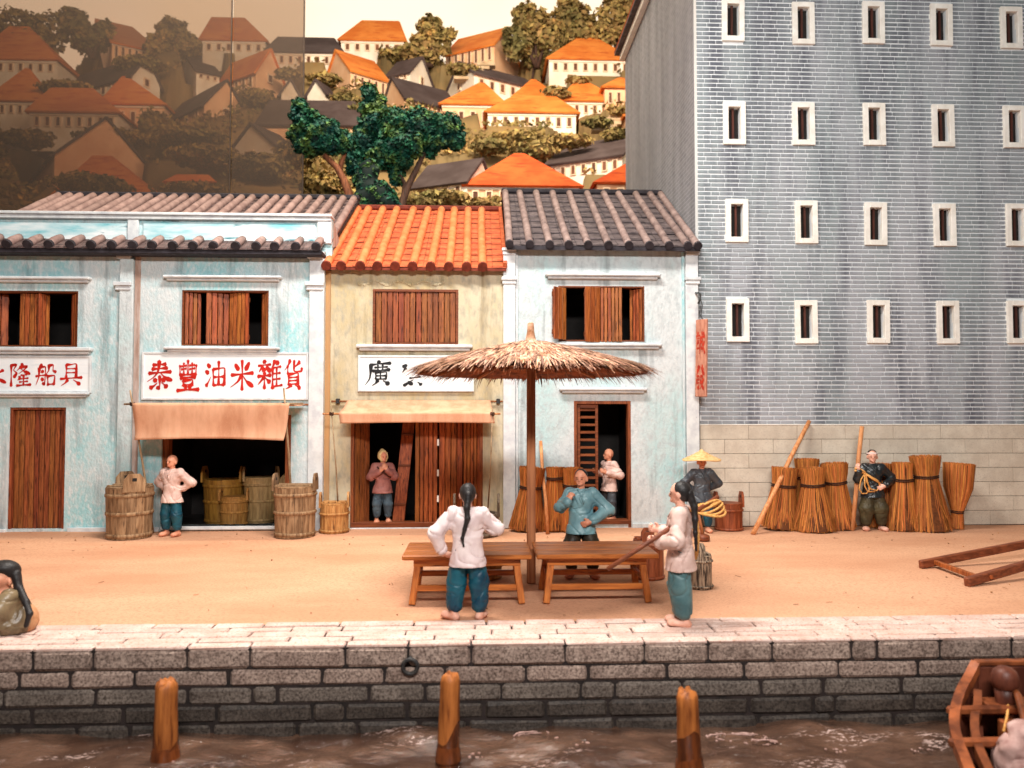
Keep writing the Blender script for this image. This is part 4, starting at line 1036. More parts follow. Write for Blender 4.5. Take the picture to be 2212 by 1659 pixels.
for zz in (.55, 1.1, 1.75): MB().box((X(944), YY+.0, zz), (X(948), YY+.03, zz+.14), .004).build('hinge', M_wframe, hy)
bd = thing('plank', 'loose brown board leaning inside the doorway of the yellow house', 'plank', P(850, 1132, YY+.30))
a, b = P(860, 1131, YY+.30), P(884, 905, YY+.55); a.z = max(a.z, .03)
MB().bar(a, b, .26, .04, .006, up=(0, 1, 0)).build('board', M_shut, bd)
for t in (.18, .55, .85): MB().bar(a+(b-a)*t+Vector((-.13, -.035, 0)), a+(b-a)*t+Vector((.13, -.035, 0)), .03, .05, .004).build('batten', M_doorh, bd)
zr_y = PZ(930, 453, 20.35)
ze_y = PZ(900, 577, YY-.22)
roof(hy, PX(701, 577, YY-.2), PX(1094, 577, YY-.2), YY-.22, ze_y, 20.35, zr_y, 10, M_tile_o, M_rib_o, M_ribend_o, rr=.092, courses=11, edge=.07,
     ribx=[PX(x, 575, YY-.2) for x in (706, 737, 778, 816, 855, 893, 931, 969, 1007, 1042)])
verge = MB(); xv = PX(1091, 577, YY-.2)
verge.bar((xv, YY-.24, ze_y+.05), (xv, 20.35, zr_y+.05), .09, .12, .01); verge.build('verge', M_tile_o, hy)
sY = signboard('white signboard with black characters half hidden by the thatched parasol', 774, 1024, 768, 846, YY)
glyph(sY, 'guang', 789, 846, 779, 833, YY-.046, M_black, .145); glyph(sY, 'frag', 868, 925, 785, 835, YY-.046, M_black, .14)
aw2 = thing('awning', 'short pale canvas awning sloping over the plank doors of the yellow house', 'awning', (PX(900, 900, YY-.6), YY-.4, 0))
Yf2 = YY-.72
zf2, zw2 = PZ(900, 894, Yf2), PZ(900, 867, YY-.07); xa0, xa1 = PX(732, 893, Yf2), PX(1066, 893, Yf2)
def awn2(u, v):
    x = xa0+(xa1-xa0)*u
    if v < .7:
        t = v/.7; return (x+(.07-.14*u)*(1-t)*.8, YY-.07+(Yf2-YY+.07)*t, zw2+(zf2-zw2)*t+.022-.04*math.sin(math.pi*t)+.006*math.sin(25*u)*math.sin(math.pi*t))
    t = (v-.7)/.3
    return (x-.10*t*(1-u)*.0+.03*t, Yf2-.024+.02*t+.012*math.sin(14*u)*t, zf2+.02-.215*t+.02*t*math.sin(3*u))
mb = MB(); mb.grid(awn2, 40, 24); mb.build('canvas', M_cloth, aw2, True, .012)
MB().tube([(PX(697, 894, Yf2), Yf2, zf2), (PX(1081, 894, Yf2), Yf2, zf2)], .02, 8).build('front_pole', M_lpole, aw2, True)
MB().tube([(PX(717, 870, YY), YY-.07, zw2), (PX(1086, 867, YY), YY-.07, zw2)], .02, 8).build('wall_pole', M_pole, aw2, True)
for px in (731, 1076): MB().box((PX(px-4, 870, YY), YY-.11, zw2-.05), (PX(px+4, 870, YY), YY+.01, zw2+.06), .012).build('wall_bracket', M_iron, aw2)
for (xt, yt, xb) in ((715, 876, 733), (1064, 884, 1051)):
    pt = P(xt, yt, Yf2-.04); pb = Vector((PX(xb, 1120, YY-.3), YY-.3, 0))
    MB().tube([pt, pt*.5+pb*.5+Vector((.02, 0, 0)), pb], [.012, .015, .017], 7).build('prop_pole', M_bamboo, aw2, True)
    cx = pt+(pb-pt)*((pt.z-zf2)/(pt.z-pb.z)); mbk = MB()
    for t in range(3): mbk.tube([cx+Vector((.04*math.cos(a*.7), .035*math.sin(a*.7), .02*(t-1)+.012*math.sin(a*1.4))) for a in range(10)], .009, 5, False)
    mbk.build('lashing', M_cord, aw2, True)

# ================= right: pale blue house with dark roof
XB0, XB1 = XY1+.003, PX(1508, 800, YB)
hb_ = thing('shophouse', 'pale blue shophouse with dark grey tiled roof beside the tall brick building', 'shophouse', ((XB0+XB1)/2, YB, 0))
z_eave_b = PZ(1300, 538, YB)
dBl = rect(1240, 1363, 866, 1131, YB); wBl = rect(1206, 1392, 618, 738, YB)
wall_holes(MB(), XB0, XB1, -.02, z_eave_b, YB, YB+.25, [dBl, wBl]).build('front_wall', M_blue2, hb_)
MB().box((XB0, YB+.26, 0), (XB0+.2, YB+6.0, z_eave_b)).build('side_wall', M_blue2, hb_)
MB().box((XB0+.2, YB+6.0, 0), (XB1, YB+6.2, z_eave_b)).build('back_wall', M_blue2, hb_)
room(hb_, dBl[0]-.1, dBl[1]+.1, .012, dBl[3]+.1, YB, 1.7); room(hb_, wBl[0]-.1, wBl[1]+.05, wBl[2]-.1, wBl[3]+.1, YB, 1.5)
for (a, b) in ((1087, 1113), (1481, 1508)):
    bx(hb_, 'pilaster', a, b, 550, 1140, YB, -.09, .02, M_trim)
    bx(hb_, 'pilaster_capital', a-3, b+2, 538, 544, YB, -.15, .02, M_trim); bx(hb_, 'pilaster_capital', a-1, b+1, 544, 552, YB, -.12, .02, M_trim)
    bx(hb_, 'pilaster_band', a-4, b+3, 600, 607, YB, -.15, .02, M_trim); bx(hb_, 'pilaster_band', a-2, b+1, 607, 615, YB, -.12, .02, M_trim)
bx(hb_, 'downpipe_strip', 1114, 1119, 545, 1136, YB, -.04, .02, M_trim); bx(hb_, 'downpipe_strip', 1474, 1479, 545, 1134, YB, -.05, .02, M_blue)
moulding(hb_, 'lintel', 1177, 1425, 592, 604, YB); moulding(hb_, 'window_sill', 1190, 1428, 742, 754, YB); moulding(hb_, 'door_lintel', 1208, 1396, 838, 849, YB)
bx(hb_, 'plinth', 1114, 1238, 1132, 1141, YB, -.05, .02, M_blue2); bx(hb_, 'plinth', 1366, 1480, 1130, 1140, YB, -.05, .02, M_blue2)
frame(hb_, wBl[0], wBl[1], wBl[2], wBl[3], YB, -.01, .15, .035, M_doorh)
X = lambda px, y=680: PX(px, y, YB)
leaf(hb_, 'shutter', X(1193), -.26, X(1222), -.02, wBl[2]+.03, wBl[3]-.05, 3, YB, M_shut)
leaf(hb_, 'shutter', X(1262), -.16, X(1296), .02, wBl[2]-.02, wBl[3]-.03, 3, YB, M_shut)
leaf(hb_, 'shutter', X(1297), .01, X(1343), -.06, wBl[2]-.01, wBl[3]-.04, 6, YB, M_shut)
leaf(hb_, 'shutter', X(1364), .18, X(1388), .02, wBl[2]+.03, wBl[3]-.04, 4, YB, M_shut)
frame(hb_, dBl[0], dBl[1], 0, dBl[3], YB, -.01, .2, .065, M_door, name='door_frame', sill=False)
bx(hb_, 'threshold', 1240, 1363, 1123, 1132, YB, -.03, .24, M_doorh)
# louvred door leaf
lx0, lx1, lz0, lz1 = X(1248, 1000), X(1293, 1000), .1, dBl[3]-.07
ld = MB().box((lx0, YB+.05, lz0), (lx0+.06, YB+.10, lz1), .004).box((lx1-.06, YB+.05, lz0), (lx1, YB+.10, lz1), .004).box((lx0+.06, YB+.052, lz1-.09), (lx1-.06, YB+.10, lz1), .004).box((lx0+.06, YB+.052, lz0), (lx1-.06, YB+.10, lz0+.1), .004).build('louvred_door', M_doorh, hb_)
nl = 15
for i in range(nl):
    z = lz0+.14+(lz1-lz0-.26)*i/(nl-1)
    piece('slat', (lx1-lx0-.12, .085, .018), M_doorh, ld, ((lx0+lx1)/2, YB+.078, z), (R(32), 0, 0), .003)
zr_b = PZ(1270, 418, 19.7); ze_b = PZ(1300, 531, YB-.3)
roof(hb_, PX(1095, 531, YB-.3), PX(1513, 531, YB-.3), YB-.3, ze_b, 19.7, zr_b, 11, M_tile_g, M_rib_g, M_ribend, rr=.08, courses=10,
     ribx=[PX(x, 527, YB-.3) for x in (1100, 1143, 1186, 1228, 1271, 1315, 1358, 1401, 1443, 1484, 1507)])
# hanging sign at the corner
hs = thing('hanging_sign', 'narrow pink board with red characters hanging from a black iron bracket', 'sign', P(1516, 857, YB-.4))
c0 = P(1503, 633, YB-.10); Yh = YB-.42
MB().tube([c0, P(1509, 633, YB-.3), P(1513, 636, Yh), P(1512, 648, Yh), P(1508, 656, Yh)], .022, 8).build('bracket', M_iron, hs, True)
MB().tube([P(1512, 640, Yh), P(1517, 660, Yh), P(1514, 682, Yh), P(1518, 690, Yh), P(1511, 678, Yh), P(1514, 660, Yh)], .010, 6).build('hanging_cord', M_iron, hs, True)
p0, p1 = P(1503, 690, Yh), P(1528, 857, Yh)
Mx = Matrix.Translation(Vector(((p0.x+p1.x)/2, Yh, (p0.z+p1.z)/2))) @ Matrix.Rotation(R(-60), 4, 'Z') @ Matrix.Rotation(R(1.5), 4, 'Y')
hw, hh = .155, (p0.z-p1.z)/2
MB().box((-hw, -.03, -hh), (hw, .03, hh), .012, Mx).build('board', M_signp, hs)
for kx, v0 in (('cheng', .16), ('fa', .60)):
    f = lambda u, v, i, v0=v0: tuple(Mx @ Vector((-hw*.8+hw*1.6*u/100, -.034-.0004*i, hh-2*hh*(v0+.30*v/100))))
    glyph(hs, kx, 0, 0, 0, 0, 0, M_redp, .16, (f, hh))
# ---------------------------------------------------------------- barrels and buckets
def barrel(name, label, cat, group, px, py_base, py_top, wpx, wood, hoopm, taper=.93, nst=14, hoops=(.07, .5, .86), lid=True, ears=(0, 180), bars=True, yoff=0.0, rz=0.0, earh=.16, bulge=.0, lidm=None, hoop_t=.016):
    g = G(px, py_base) if yoff == 0 else Vector((PX(px, py_base, yoff), yoff, 0))
    s = g.y/FPX; r = wpx*s/2; c = Vector((g.x, g.y+r, 0))
    h = (py_base-py_top)*c.y/FPX*.985
    t = thing(name, label, cat, (0, 0, 0), group)
    rb, rt = r*taper, r
    def rad(f): return rb+(rt-rb)*f+bulge*math.sin(math.pi*f)
    mb = MB(); m = 5; a = math.pi/nst*.965
    for i in range(m+1):
        f = i/m; q = rad(f)
        for rr, aa in ((q, -a), (q*1.012, 0), (q, a), (q-.045*r/.3, a), (q-.045*r/.3, -a)): mb.v.append((rr*math.sin(aa), -rr*math.cos(aa), h*f))
    for i in range(m):
        for k in range(5): mb.f.append((i*5+k, i*5+(k+1) % 5, (i+1)*5+(k+1) % 5, (i+1)*5+k))
    mb.f.append((4, 3, 2, 1, 0)); mb.f.append(tuple(m*5+k for k in range(5)))
    sm = mb.mesh('stave', wood)
    for k in range(nst):
        o = link('stave', sm, t, (0, 0, random.uniform(-.004, .006)*h)); o.rotation_euler = (0, 0, 2*math.pi*k/nst)
    MB().lathe([(rad(0)-.03*r/.3, .02), (.001, .02)], 24, cap=False).build('barrel_floor', wood, t)
    for f in hoops:
        q = rad(f)+.004; n = 32; w_ = .05*r/.3 if hoop_t > .01 else .03
        tilt = random.uniform(-.012, .012)
        hb2 = MB()
        prof = [(q, -w_/2), (q+hoop_t, -w_/2*.7), (q+hoop_t*1.1, 0), (q+hoop_t, w_/2*.7), (q, w_/2)]
        hb2.lathe(prof, n, (0, 0, h*f), False)
        hb2.v = [(x, y, z+tilt*x) for x, y, z in hb2.v]
        hb2.build('hoop', hoopm, t, True)
    if lid:
        nb = 4; L = MB()
        lm = lidm or wood
        zl = h*1.0
        ob = MB().lathe([(rad(1)*.99, zl+.004), (rad(1)*.99, zl+.028), (0.001, zl+.03)], 28, cap=False).build('lid', lm, t)
        if bars:
            for yy in (-.34, .34): piece('lid_bar', (rad(1)*1.7, .07*r/.3, .03), lm, t, (0, yy*rad(1), zl+.045), (0, 0, 0), .005)
    for ea in ears:
        A = R(ea); M = Matrix.Rotation(A, 4, 'Z')
        eh = earh*r/.24; ew = .115*r/.24
        e = MB(); x0 = rad(1)-.022
        pts = [(-ew, -.06), (ew, -.06), (ew*.92, eh*.6), (ew*.5, eh), (-ew*.5, eh), (-ew*.92, eh*.6)]
        n = len(pts)
        hole = [(-ew*.35, eh*.42), (ew*.35, eh*.42), (ew*.35, eh*.72), (-ew*.35, eh*.72)]
        e.v = [(x0-.012, p, h+z) for p, z in pts]+[(x0+.03, p, h+z) for p, z in pts]
        e.f = [tuple(range(n))[::-1], tuple(range(n, 2*n))]+[(i, (i+1) % n, n+(i+1) % n, n+i) for i in range(n)]
        e.v = [tuple(M @ Vector(v)) for v in e.v]
        eo = e.build('ear', wood, t)
        hb3 = MB().box((x0-.016, -ew*.2, h+eh*.50), (x0+.034, ew*.2, h+eh*.72), .004, M); hb3.build('ear_hole', M_dark, eo)
    place(t, c, rz); ORG[t.name] = c
    return t
GB = 'wooden barrels and tubs on the quay'
barrel('barrel', 'big pale weathered barrel left of the man with bent elbows', 'barrel', GB, 257, 1168, 1062, 95, M_barrel, M_barrel, .93, 16, ears=(-62, 118), rz=.1)
barrel('barrel', 'big weathered barrel with barred lid at the right side of the dark opening', 'barrel', GB, 626, 1165, 1060, 90, M_barrel, M_barrel, .93, 16, ears=(0, 180))
barrel('barrel', 'small honey coloured barrel between the blue and the yellow shophouse', 'barrel', GB, 716, 1154, 1094, 62, M_barrel_l, M_barrel_l, .97, 12, hoops=(.08, .68), ears=(5, 185), earh=.2)
GI = 'barrels inside the dark opening'
barrel('barrel', 'wide mustard barrel in the dark opening, leftmost of those inside', 'barrel', GI, 468, 1115, 1022, 84, M_barrel_m, M_barrel_m, .88, 14, lid=False, ears=(0, 180), yoff=YL+.75)
barrel('barrel', 'tall tan barrel in the dark opening standing behind the small one', 'barrel', GI, 552, 1113, 1018, 72, M_barrel_t, M_barrel_t, .84, 14, lid=True, bars=False, ears=(25, 195), yoff=YL+.8)
barrel('barrel', 'tan barrel in the dark opening mostly hidden by the big weathered barrel', 'barrel', GI, 612, 1112, 1026, 52, M_barrel_t, M_barrel_t, .9, 12, ears=(-80, 100), yoff=YL+.9)
barrel('barrel', 'smallest ochre barrel in the dark opening, in front of the others', 'barrel', GI, 496, 1124, 1064, 58, M_barrel_o, M_barrel_o, .92, 12, lid=True, bars=False, ears=(10, 180), yoff=YL+.42)
barrel('tub', 'grey tub with two ears behind the man seen from the back', 'tub', GB, 1029, 1160, 1112, 100, M_barrel_g, M_barrel_g, .95, 14, hoops=(.1, .9), lid=False, ears=(0, 180), earh=.2, yoff=15.1)
barrel('barrel', 'ochre barrel standing under the left bench', 'barrel', GB, 1047, 1250, 1196, 82, M_barrel_o, M_barrel_o, .86, 14, lid=True, ears=(), yoff=11.35)
barrel('bucket', 'red brown bucket with a holed ear behind the right end of the right bench', 'bucket', GB, 1408, 1258, 1178, 66, M_barrel_r, M_barrel_r, 1.0, 14, hoops=(.06, .85), ears=(-100, 80), earh=.18, yoff=11.25)
barrel('bucket', 'small black stained bucket behind the man holding a dark pole', 'bucket', GB, 1519, 1275, 1208, 52, M_barrel_b, M_barrel_b, 1.02, 12, hoops=(.08, .9), ears=(70, 250), earh=.24)
bk = barrel('bucket', 'red brown bucket beside the man in the conical straw hat', 'bucket', GB, 1584, 1148, 1092, 60, M_barrel_r, M_barrel_r, .98, 12, hoops=(.05, .78), lid=True, bars=False, ears=(0, 180), earh=.22)
# coil handle lying on that bucket: part of it
c = Vector((-.14, -.20, .60)); MB().tube([c+Vector((.10*math.cos(a*.52), .02*math.sin(a*.9), .09*math.sin(a*.52))) for a in range(13)], .018, 7, False).build('rope_loop', M_barrel_r, bk, True)

# ---------------------------------------------------------------- straw brooms
def broom_mesh(hh, rb, rt, tie, rtie, n, seed, flare=1.0):
    g = np.random.default_rng(seed); V = []; F = []
    for i in range(n):
        a = g.uniform(0, 2*math.pi); q = math.sqrt(g.uniform(.35, 1))
        dx, dy = math.cos(a)*q, math.sin(a)*q
        zb = g.uniform(0, .05) if g.random() < .85 else g.uniform(.05, .30)
        a2 = a+g.normal()*.10
        p = [(rb*math.cos(a2)*q*g.uniform(.94, 1.05), rb*.8*math.sin(a2)*q, zb), (.55*(rb+rtie)*dx*.94, .55*.8*(rb+rtie)*dy*.94, tie*.5), (rtie*dx, rtie*dy, tie), (rt*dx*.9, rt*dy*.9, (tie+hh)/2), (rt*dx, rt*dy, hh+g.uniform(-.03, .02))]
        w_ = g.uniform(.005, .009); base = len(V)
        tx, ty = -math.sin(a), math.cos(a); ph = g.uniform(0, 6)
        for k, (x, y, z) in enumerate(p):
            wob = .006*math.sin(ph+3*k)
            for s_, o_ in ((-1, 0), (0, .7), (1, 0)): V.append((x+tx*(w_*s_+wob)+math.cos(a)*w_*o_, y+ty*(w_*s_+wob)+math.sin(a)*w_*o_, z))
        for k in range(4):
            for s_ in (0, 1):
                b = base+3*k+s_; F.append((b, b+1, b+4, b+3))
    return np_mesh('straw', V, F, M_straw)
def broom(label, px, py_base, py_top, wb, wt, py_tie, wtie, yoff=None, lean=(0, 0), group='straw brooms leaning on the walls', seed=1, n=760):
    g = G(px, py_base) if yoff is None else Vector((PX(px, py_base, yoff), yoff, 0))
    s = g.y/FPX; hh = (py_base-py_top)*s; tie = (py_base-py_tie)*s; rb, rt, rw = wb*s/2*1.22, wt*s/2*1.12, wtie*s/2*1.08
    t = thing('broom', label, 'broom', (0, 0, 0), group)
    o = link('straw', broom_mesh(hh, rb, rt, tie, rw, n, seed), t); tag(o, kind='stuff')
    MB().lathe([(rb*.8, .03), (rb*.62, tie*.4), (rw*.88, tie), (rt*.84, hh-.035), (.001, hh-.05)], 14).build('core', M_strawc, t)
    mb = MB()
    for k in range(2): mb.tube([(rw*1.06*math.cos(a*math.pi/8), rw*1.06*math.sin(a*math.pi/8), tie+.018*(k-.5)*2+.006*math.sin(a)) for a in range(17)], .014, 6, False)
    mb.build('binding', M_cord, t, True)
    c = Vector((g.x, g.y+rb*.8, 0)); place(t, c, 0, rot=(lean[1], lean[0], 0)); ORG[t.name] = c
    return t
broom('straw broom nearest the leaning pole, in the front row', 1699, 1148, 1012, 70, 52, 1052, 46, lean=(.09, 0), seed=1)
broom('straw broom in the front row, right of the one nearest the leaning pole', 1777, 1153, 1013, 80, 50, 1051, 44, seed=2, lean=(-.03, 0))
broom('straw broom behind the front two, just left of the held pole', 1828, 1144, 998, 60, 53, 1041, 40, seed=3, yoff=15.75, lean=(-.08, 0))
broom('straw broom at the back whose top shows above the front two', 1757, 1140, 988, 60, 48, 1030, 40, seed=4, yoff=15.95)
broom('straw broom directly right of the man with the white headband', 1968, 1150, 1000, 62, 40, 1038, 40, seed=5)
broom('straw broom against the wall behind the shoulder of the man with the white headband', 1920, 1140, 999, 60, 48, 1030, 40, seed=6, yoff=15.95)
broom('tallest straw broom, right of the others, with a wide flared top', 2031, 1152, 985, 80, 58, 1031, 44, seed=7, lean=(-.05, 0))
broom('straw broom turned upside down, leaning at the far right', 2074, 1143, 998, 26, 58, 1105, 22, seed=8, yoff=15.8, lean=(.06, 0))
GC = 'straw brooms beside the parasol pole'
broom('straw broom half hidden by the parasol pole', 1140, 1151, 1013, 66, 52, 1057, 42, seed=9, group=GC, lean=(.09, 0))
broom('straw broom behind the shoulder of the man in blue', 1201, 1150, 1013, 46, 36, 1036, 33, seed=10, group=GC)
broom('straw broom behind the head of the man in blue', 1240, 1148, 1011, 50, 44, 1049, 38, seed=11, group=GC, yoff=15.75)

def stick(name, label, a, b, r0, r1, m, group=None):
    a, b = Vector(a), Vector(b)
    t = tag(MB().tube([a, a*.66+b*.34+Vector((.012, 0, .006)), a*.33+b*.67+Vector((-.008, 0, 0)), b], [r0, r0*.5+r1*.5, r0*.4+r1*.6, r1], 10).mesh and MB().tube([a, a*.66+b*.34+Vector((.012, 0, .006)), a*.33+b*.67+Vector((-.008, 0, 0)), b], [r0, r0*.5+r1*.5, r0*.4+r1*.6, r1], 10).build(name, m, None, True), label, 'pole', group)
    return t
stick('wooden_pole', 'long light pole leaning diagonally on the stone plinth beside the brooms', G(1626, 1154), P(1748, 910, YT-.08), .05, .045, M_lpole)
g0 = G(1183, 1153); stick('wooden_pole', 'light pole leaning on the pale blue wall behind the parasol pole', g0, P(1168, 953, YB-.12), .038, .036, M_lpole)
hp0 = G(1840, 1146); hp1 = P(1862, 921, hp0.y+.15)
stick('wooden_pole', 'light upright pole held by the man with the white headband', hp0, hp1, .046, .044, M_lpole)

# mallet-like pole with a wooden foot
ft = thing('foot_pole', 'thin pole with a round brown wooden foot, before the man in the straw hat', 'pole', G(1521, 1168))
g = G(1519, 1168)
MB().lathe([(.115, 0), (.13, .03), (.12, .1), (.06, .13), (.001, .135)], 16, g).build('wooden_foot', M_cart, ft, True)
MB().tube([g+Vector((0, 0, .1)), P(1508, 1108, g.y)], .03, 8).build('shaft', M_pole, ft, True)

# ---------------------------------------------------------------- benches
def bench(label, xa, xb, y_front_top, y_leg, overh=(28, 20)):
    t = thing('bench', label, 'bench', (0, 0, 0), 'wide wooden benches under the parasol')
    yf = G(1100, y_leg).y-.08
    zt = PZ(1100, y_front_top, yf); yb = yf+1.02
    x0, x1 = PX(xa, 1200, yf), PX(xb, 1200, yf)
    c = Vector(((x0+x1)/2, (yf+yb)/2, 0)); t.location = c; ORG[t.name] = c
    n = 3; w_ = (yb-yf)/n
    for i in range(n): piece('top_board', (x1-x0, w_-.006, .062), M_bench, t, ((x0+x1)/2, yf+w_*(i+.5), zt-.031), ch=.012)
    ap = MB()
    a0, a1, b0, b1 = x0+.14, x1-.14, yf+.10, yb-.14
    ap.box((a0, b0, zt-.16), (a1, b0+.05, zt-.064), .006).box((a0, b1-.05, zt-.16), (a1, b1, zt-.064), .006)
    ap.box((a0+.03, b0+.052, zt-.15), (a0+.08, b1-.052, zt-.064), .006).box((a1-.08, b0+.052, zt-.15), (a1-.03, b1-.052, zt-.064), .006); ap.build('apron', M_bench, t)
    for sx, X in ((-1, a0+.06), (1, a1-.06)):
        for sy, Yv in ((-1, b0+.06), (1, b1-.06)):
            MB().bar((X, Yv, zt-.07), (X+sx*.075, Yv+sy*.07, 0), .085, .085, .008, up=(0, 1, 0)).build('leg', M_benchv, t)
    for Yv, z in ((b0+.03, .20), (b1-.03, .24)):
        MB().bar((a0+.03, Yv, z), (a1-.03, Yv, z), .055, .075, .006).build('stretcher', M_bench, t)
    for X in (a0+.035, a1-.035): MB().bar((X, b0+.06, .30), (X, b1-.06, .30), .045, .06, .006).build('stretcher', M_bench, t)
    return t
bench('wooden bench left of the parasol pole, behind the man seen from the back', 868, 1149, 1199, 1304)
bench('wooden bench right of the parasol pole, in front of the man in blue', 1160, 1424, 1199, 1304)

# ---------------------------------------------------------------- thatched parasol
YU = 11.2
um = thing('parasol', 'wide thatched straw parasol on a brown wooden pole', 'parasol', (PX(1147, 1000, YU), YU, 0))
ux = PX(1147, 800, YU); z_rim = PZ(1147, 800, YU); RU = 272/FPX*YU*.985
z_ap = PZ(1147, 741, YU)
MB().box((ux-.062, YU-.062, 0), (ux+.062, YU+.062, z_ap+.02), .012).build('pole', M_pole, um)
def cone(r):   # height of the thatch at radius fraction
    return z_ap+(z_rim-z_ap)*(.74*r+.26*r*r)
und = MB()
K = 40
und.grid(lambda u, v: (ux+RU*.93*v*math.cos(6.2832*u), YU+RU*.93*v*math.sin(6.2832*u), cone(v*.93)-.06-.02*v), K, 6)
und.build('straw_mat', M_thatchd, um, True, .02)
for k in range(10):
    a = 2*math.pi*(k+.3)/10
    MB().bar((ux+.06*math.cos(a), YU+.06*math.sin(a), cone(.02)-.10), (ux+RU*.9*math.cos(a), YU+RU*.9*math.sin(a), cone(.9)-.11), .035, .035, .004).build('rib', M_pole, um)
MB().tube([(ux+RU*.55*math.cos(a*.2618), YU+RU*.55*math.sin(a*.2618), cone(.55)-.13) for a in range(25)], .02, 6, False).build('hoop', M_pole, um, True)
def thatch(n, r0, r1, ln, w0, up, material, name, droop=.25, seed=3):
    g = np.random.default_rng(seed)
    a = g.uniform(0, 2*math.pi, n); r = np.sqrt(g.uniform(r0*r0, r1*r1, n)); L = ln*g.uniform(.6, 1.35, n)
    sk_ = g.normal(size=n)*.16; w_ = w0*g.uniform(.5, 1.4, n); V = []; F = []
    pa, pr, pz = a, r, np.zeros(n)
    def pt(f, side):
        rr = r+L*f; aa = a+sk_*f*L/np.maximum(rr, .15)
        z = z_ap+(z_rim-z_ap)*(.74*(rr/RU)+.26*(rr/RU)**2)+up*(1-f*.6)+jz-droop*f*f*L*dr
        off = w_*side*(1-.35*f)
        return np.stack([ux+rr*np.cos(aa)-np.sin(aa)*off, YU+rr*np.sin(aa)+np.cos(aa)*off, z], 1)
    jz = g.uniform(-.012, .022, n); dr = g.uniform(.0, 1.4, n)
    P0, P1, Q0, Q1, R0, R1 = pt(0, -1), pt(0, 1), pt(.55, -1), pt(.55, 1), pt(1, -.5), pt(1, .5)
    V = np.stack([P0, P1, Q0, Q1, R0, R1], 1).reshape(-1, 3); i = np.arange(n)*6
    F = np.concatenate([np.stack([i, i+1, i+3, i+2], 1), np.stack([i+2, i+3, i+5, i+4], 1)])
    o = link(name, np_mesh(name, V-np.array(ORG[um.name]), F, material), um); tag(o, kind='stuff'); return o
# overlapping rings of straw, thickest at the rim, dark layer underneath
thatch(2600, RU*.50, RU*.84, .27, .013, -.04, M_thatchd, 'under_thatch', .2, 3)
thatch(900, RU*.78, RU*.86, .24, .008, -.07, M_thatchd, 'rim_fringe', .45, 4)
for k, (a, b, n_) in enumerate(((.68, .88, 2600), (.45, .72, 2200), (.24, .5, 1500), (.05, .28, 800))):
    thatch(n_, RU*a, RU*b, .30, .013, .006+.012*k, M_thatch, 'thatch', .18, 10+k)
fin = MB().lathe([(.11, -.02), (.075, .06), (.055, .16), (.046, .29), (.025, .305), (.001, .306)], 10, (ux, YU, z_ap)); fin.v = [(x+random.uniform(-.006, .006), y+random.uniform(-.006, .006), z) for x, y, z in fin.v]
fin.build('finial', M_thatch, um)

# ---------------------------------------------------------------- mooring posts in the water
def post(label, px, py_top, py_base, wpx, seed, lean=0.0, notch=0.0):
    random.seed(seed); Yp = G(px, py_base, ZW).y; c = Vector((PX(px, py_base, Yp), Yp, ZW))
    r = wpx/2*Yp/FPX; z1 = PZ(px, py_top, Yp); h = z1-ZW
    t = thing('mooring_post', label, 'post', c, 'wooden mooring posts in front of the quay')
    n = 14; prof = [(-.4, 1.08), (0, 1.06), (.15, 1.0), (.30, .96), (.45, .97), (.62, .94), (.80, .95), (.92, .93), (.975, .80), (1.0, .5)]
    jr = [random.uniform(.92, 1.07) for _ in range(n)]
    def ring(seq, name, m, cap):
        mb = MB()
        for f, q in seq:
            for k in range(n):
                a = 2*math.pi*k/n; rr = r*q*jr[k]*(1+.03*math.sin(5*f+k))
                zz = c.z+h*f+(random.uniform(-.035, .02) if f >= .97 else 0)+(.13*r/.11*math.sin(a+seed*1.9)+.03*math.sin(3*a+seed) if abs(f-.33) < .001 else 0)
                mb.v.append((c.x+lean*h*max(f, 0)+rr*math.cos(a), c.y+rr*math.sin(a), zz))
        for i in range(len(seq)-1):
            for k in range(n): k2 = (k+1) % n; mb.f.append((i*n+k, i*n+k2, (i+1)*n+k2, (i+1)*n+k))
        if cap:
            mb.v.append((c.x+lean*h, c.y, c.z+h-.02)); q = len(mb.v)-1
            for k in range(n): mb.f.append(((len(seq)-1)*n+k, (len(seq)-1)*n+(k+1) % n, q))
        return mb.build(name, m, t, True)
    ring([(-.1, .99), (.1, .97)]+prof[3:], 'shaft', M_post, True); ring([(f, q*1.03) for f, q in prof[:3]]+[(.33, 1.0)], 'wet_foot', M_postw, False)
    MB().lathe([(r*1.24, .0), (r*1.18, .05), (r*1.12, .10), (r*1.0, .14)], 14, c, False).build('waterline_crust', M_postw, t, True)
post('worn mooring post nearest the left side, standing in the water', 357, 1468, 1642, 49, 3, .0)
post('mooring post with a ragged top, middle one of the three', 968, 1455, 1640, 46, 4, .03)
post('mooring post with a rounded top, nearest the boat', 1490, 1490, 1662, 52, 5, -.03)

# ---------------------------------------------------------------- cart shafts lying on the ground
ct = thing('handcart', 'dark brown wooden cart shafts resting on the ground at the right edge', 'cart', G(2085, 1268))
A0 = G(1988, 1228)+Vector((0, 0, .06)); B0 = G(2088, 1266)+Vector((0, 0, .055))
def at(px, py, Y): return P(px, py, Y)
A1 = at(2212, 1176, A0.y+.55); A2 = A0+(A1-A0)*2.2; B1 = at(2212, 1222, B0.y+.48); B2 = B0+(B1-B0)*2.6
def shaft(p, q, r_, wy, name):
    mb = MB(); d = (q-p)
    seg = [p+d*f+Vector((0, 0, .05*math.sin(math.pi*f)*0)) for f in (0, .05, .4, 1)]
    mb.bar(p, q, wy, r_, .014, up=(0, 0, 1)); return mb.build(name, M_cart, ct)
shaft(A0, A2, .13, .085, 'shaft'); shaft(B0, B2, .13, .10, 'shaft')
MB().bar(A0+(A1-A0)*.13, B0+(B1-B0)*.22, .07, .07, .008).build('crossbar', M_shut, ct)
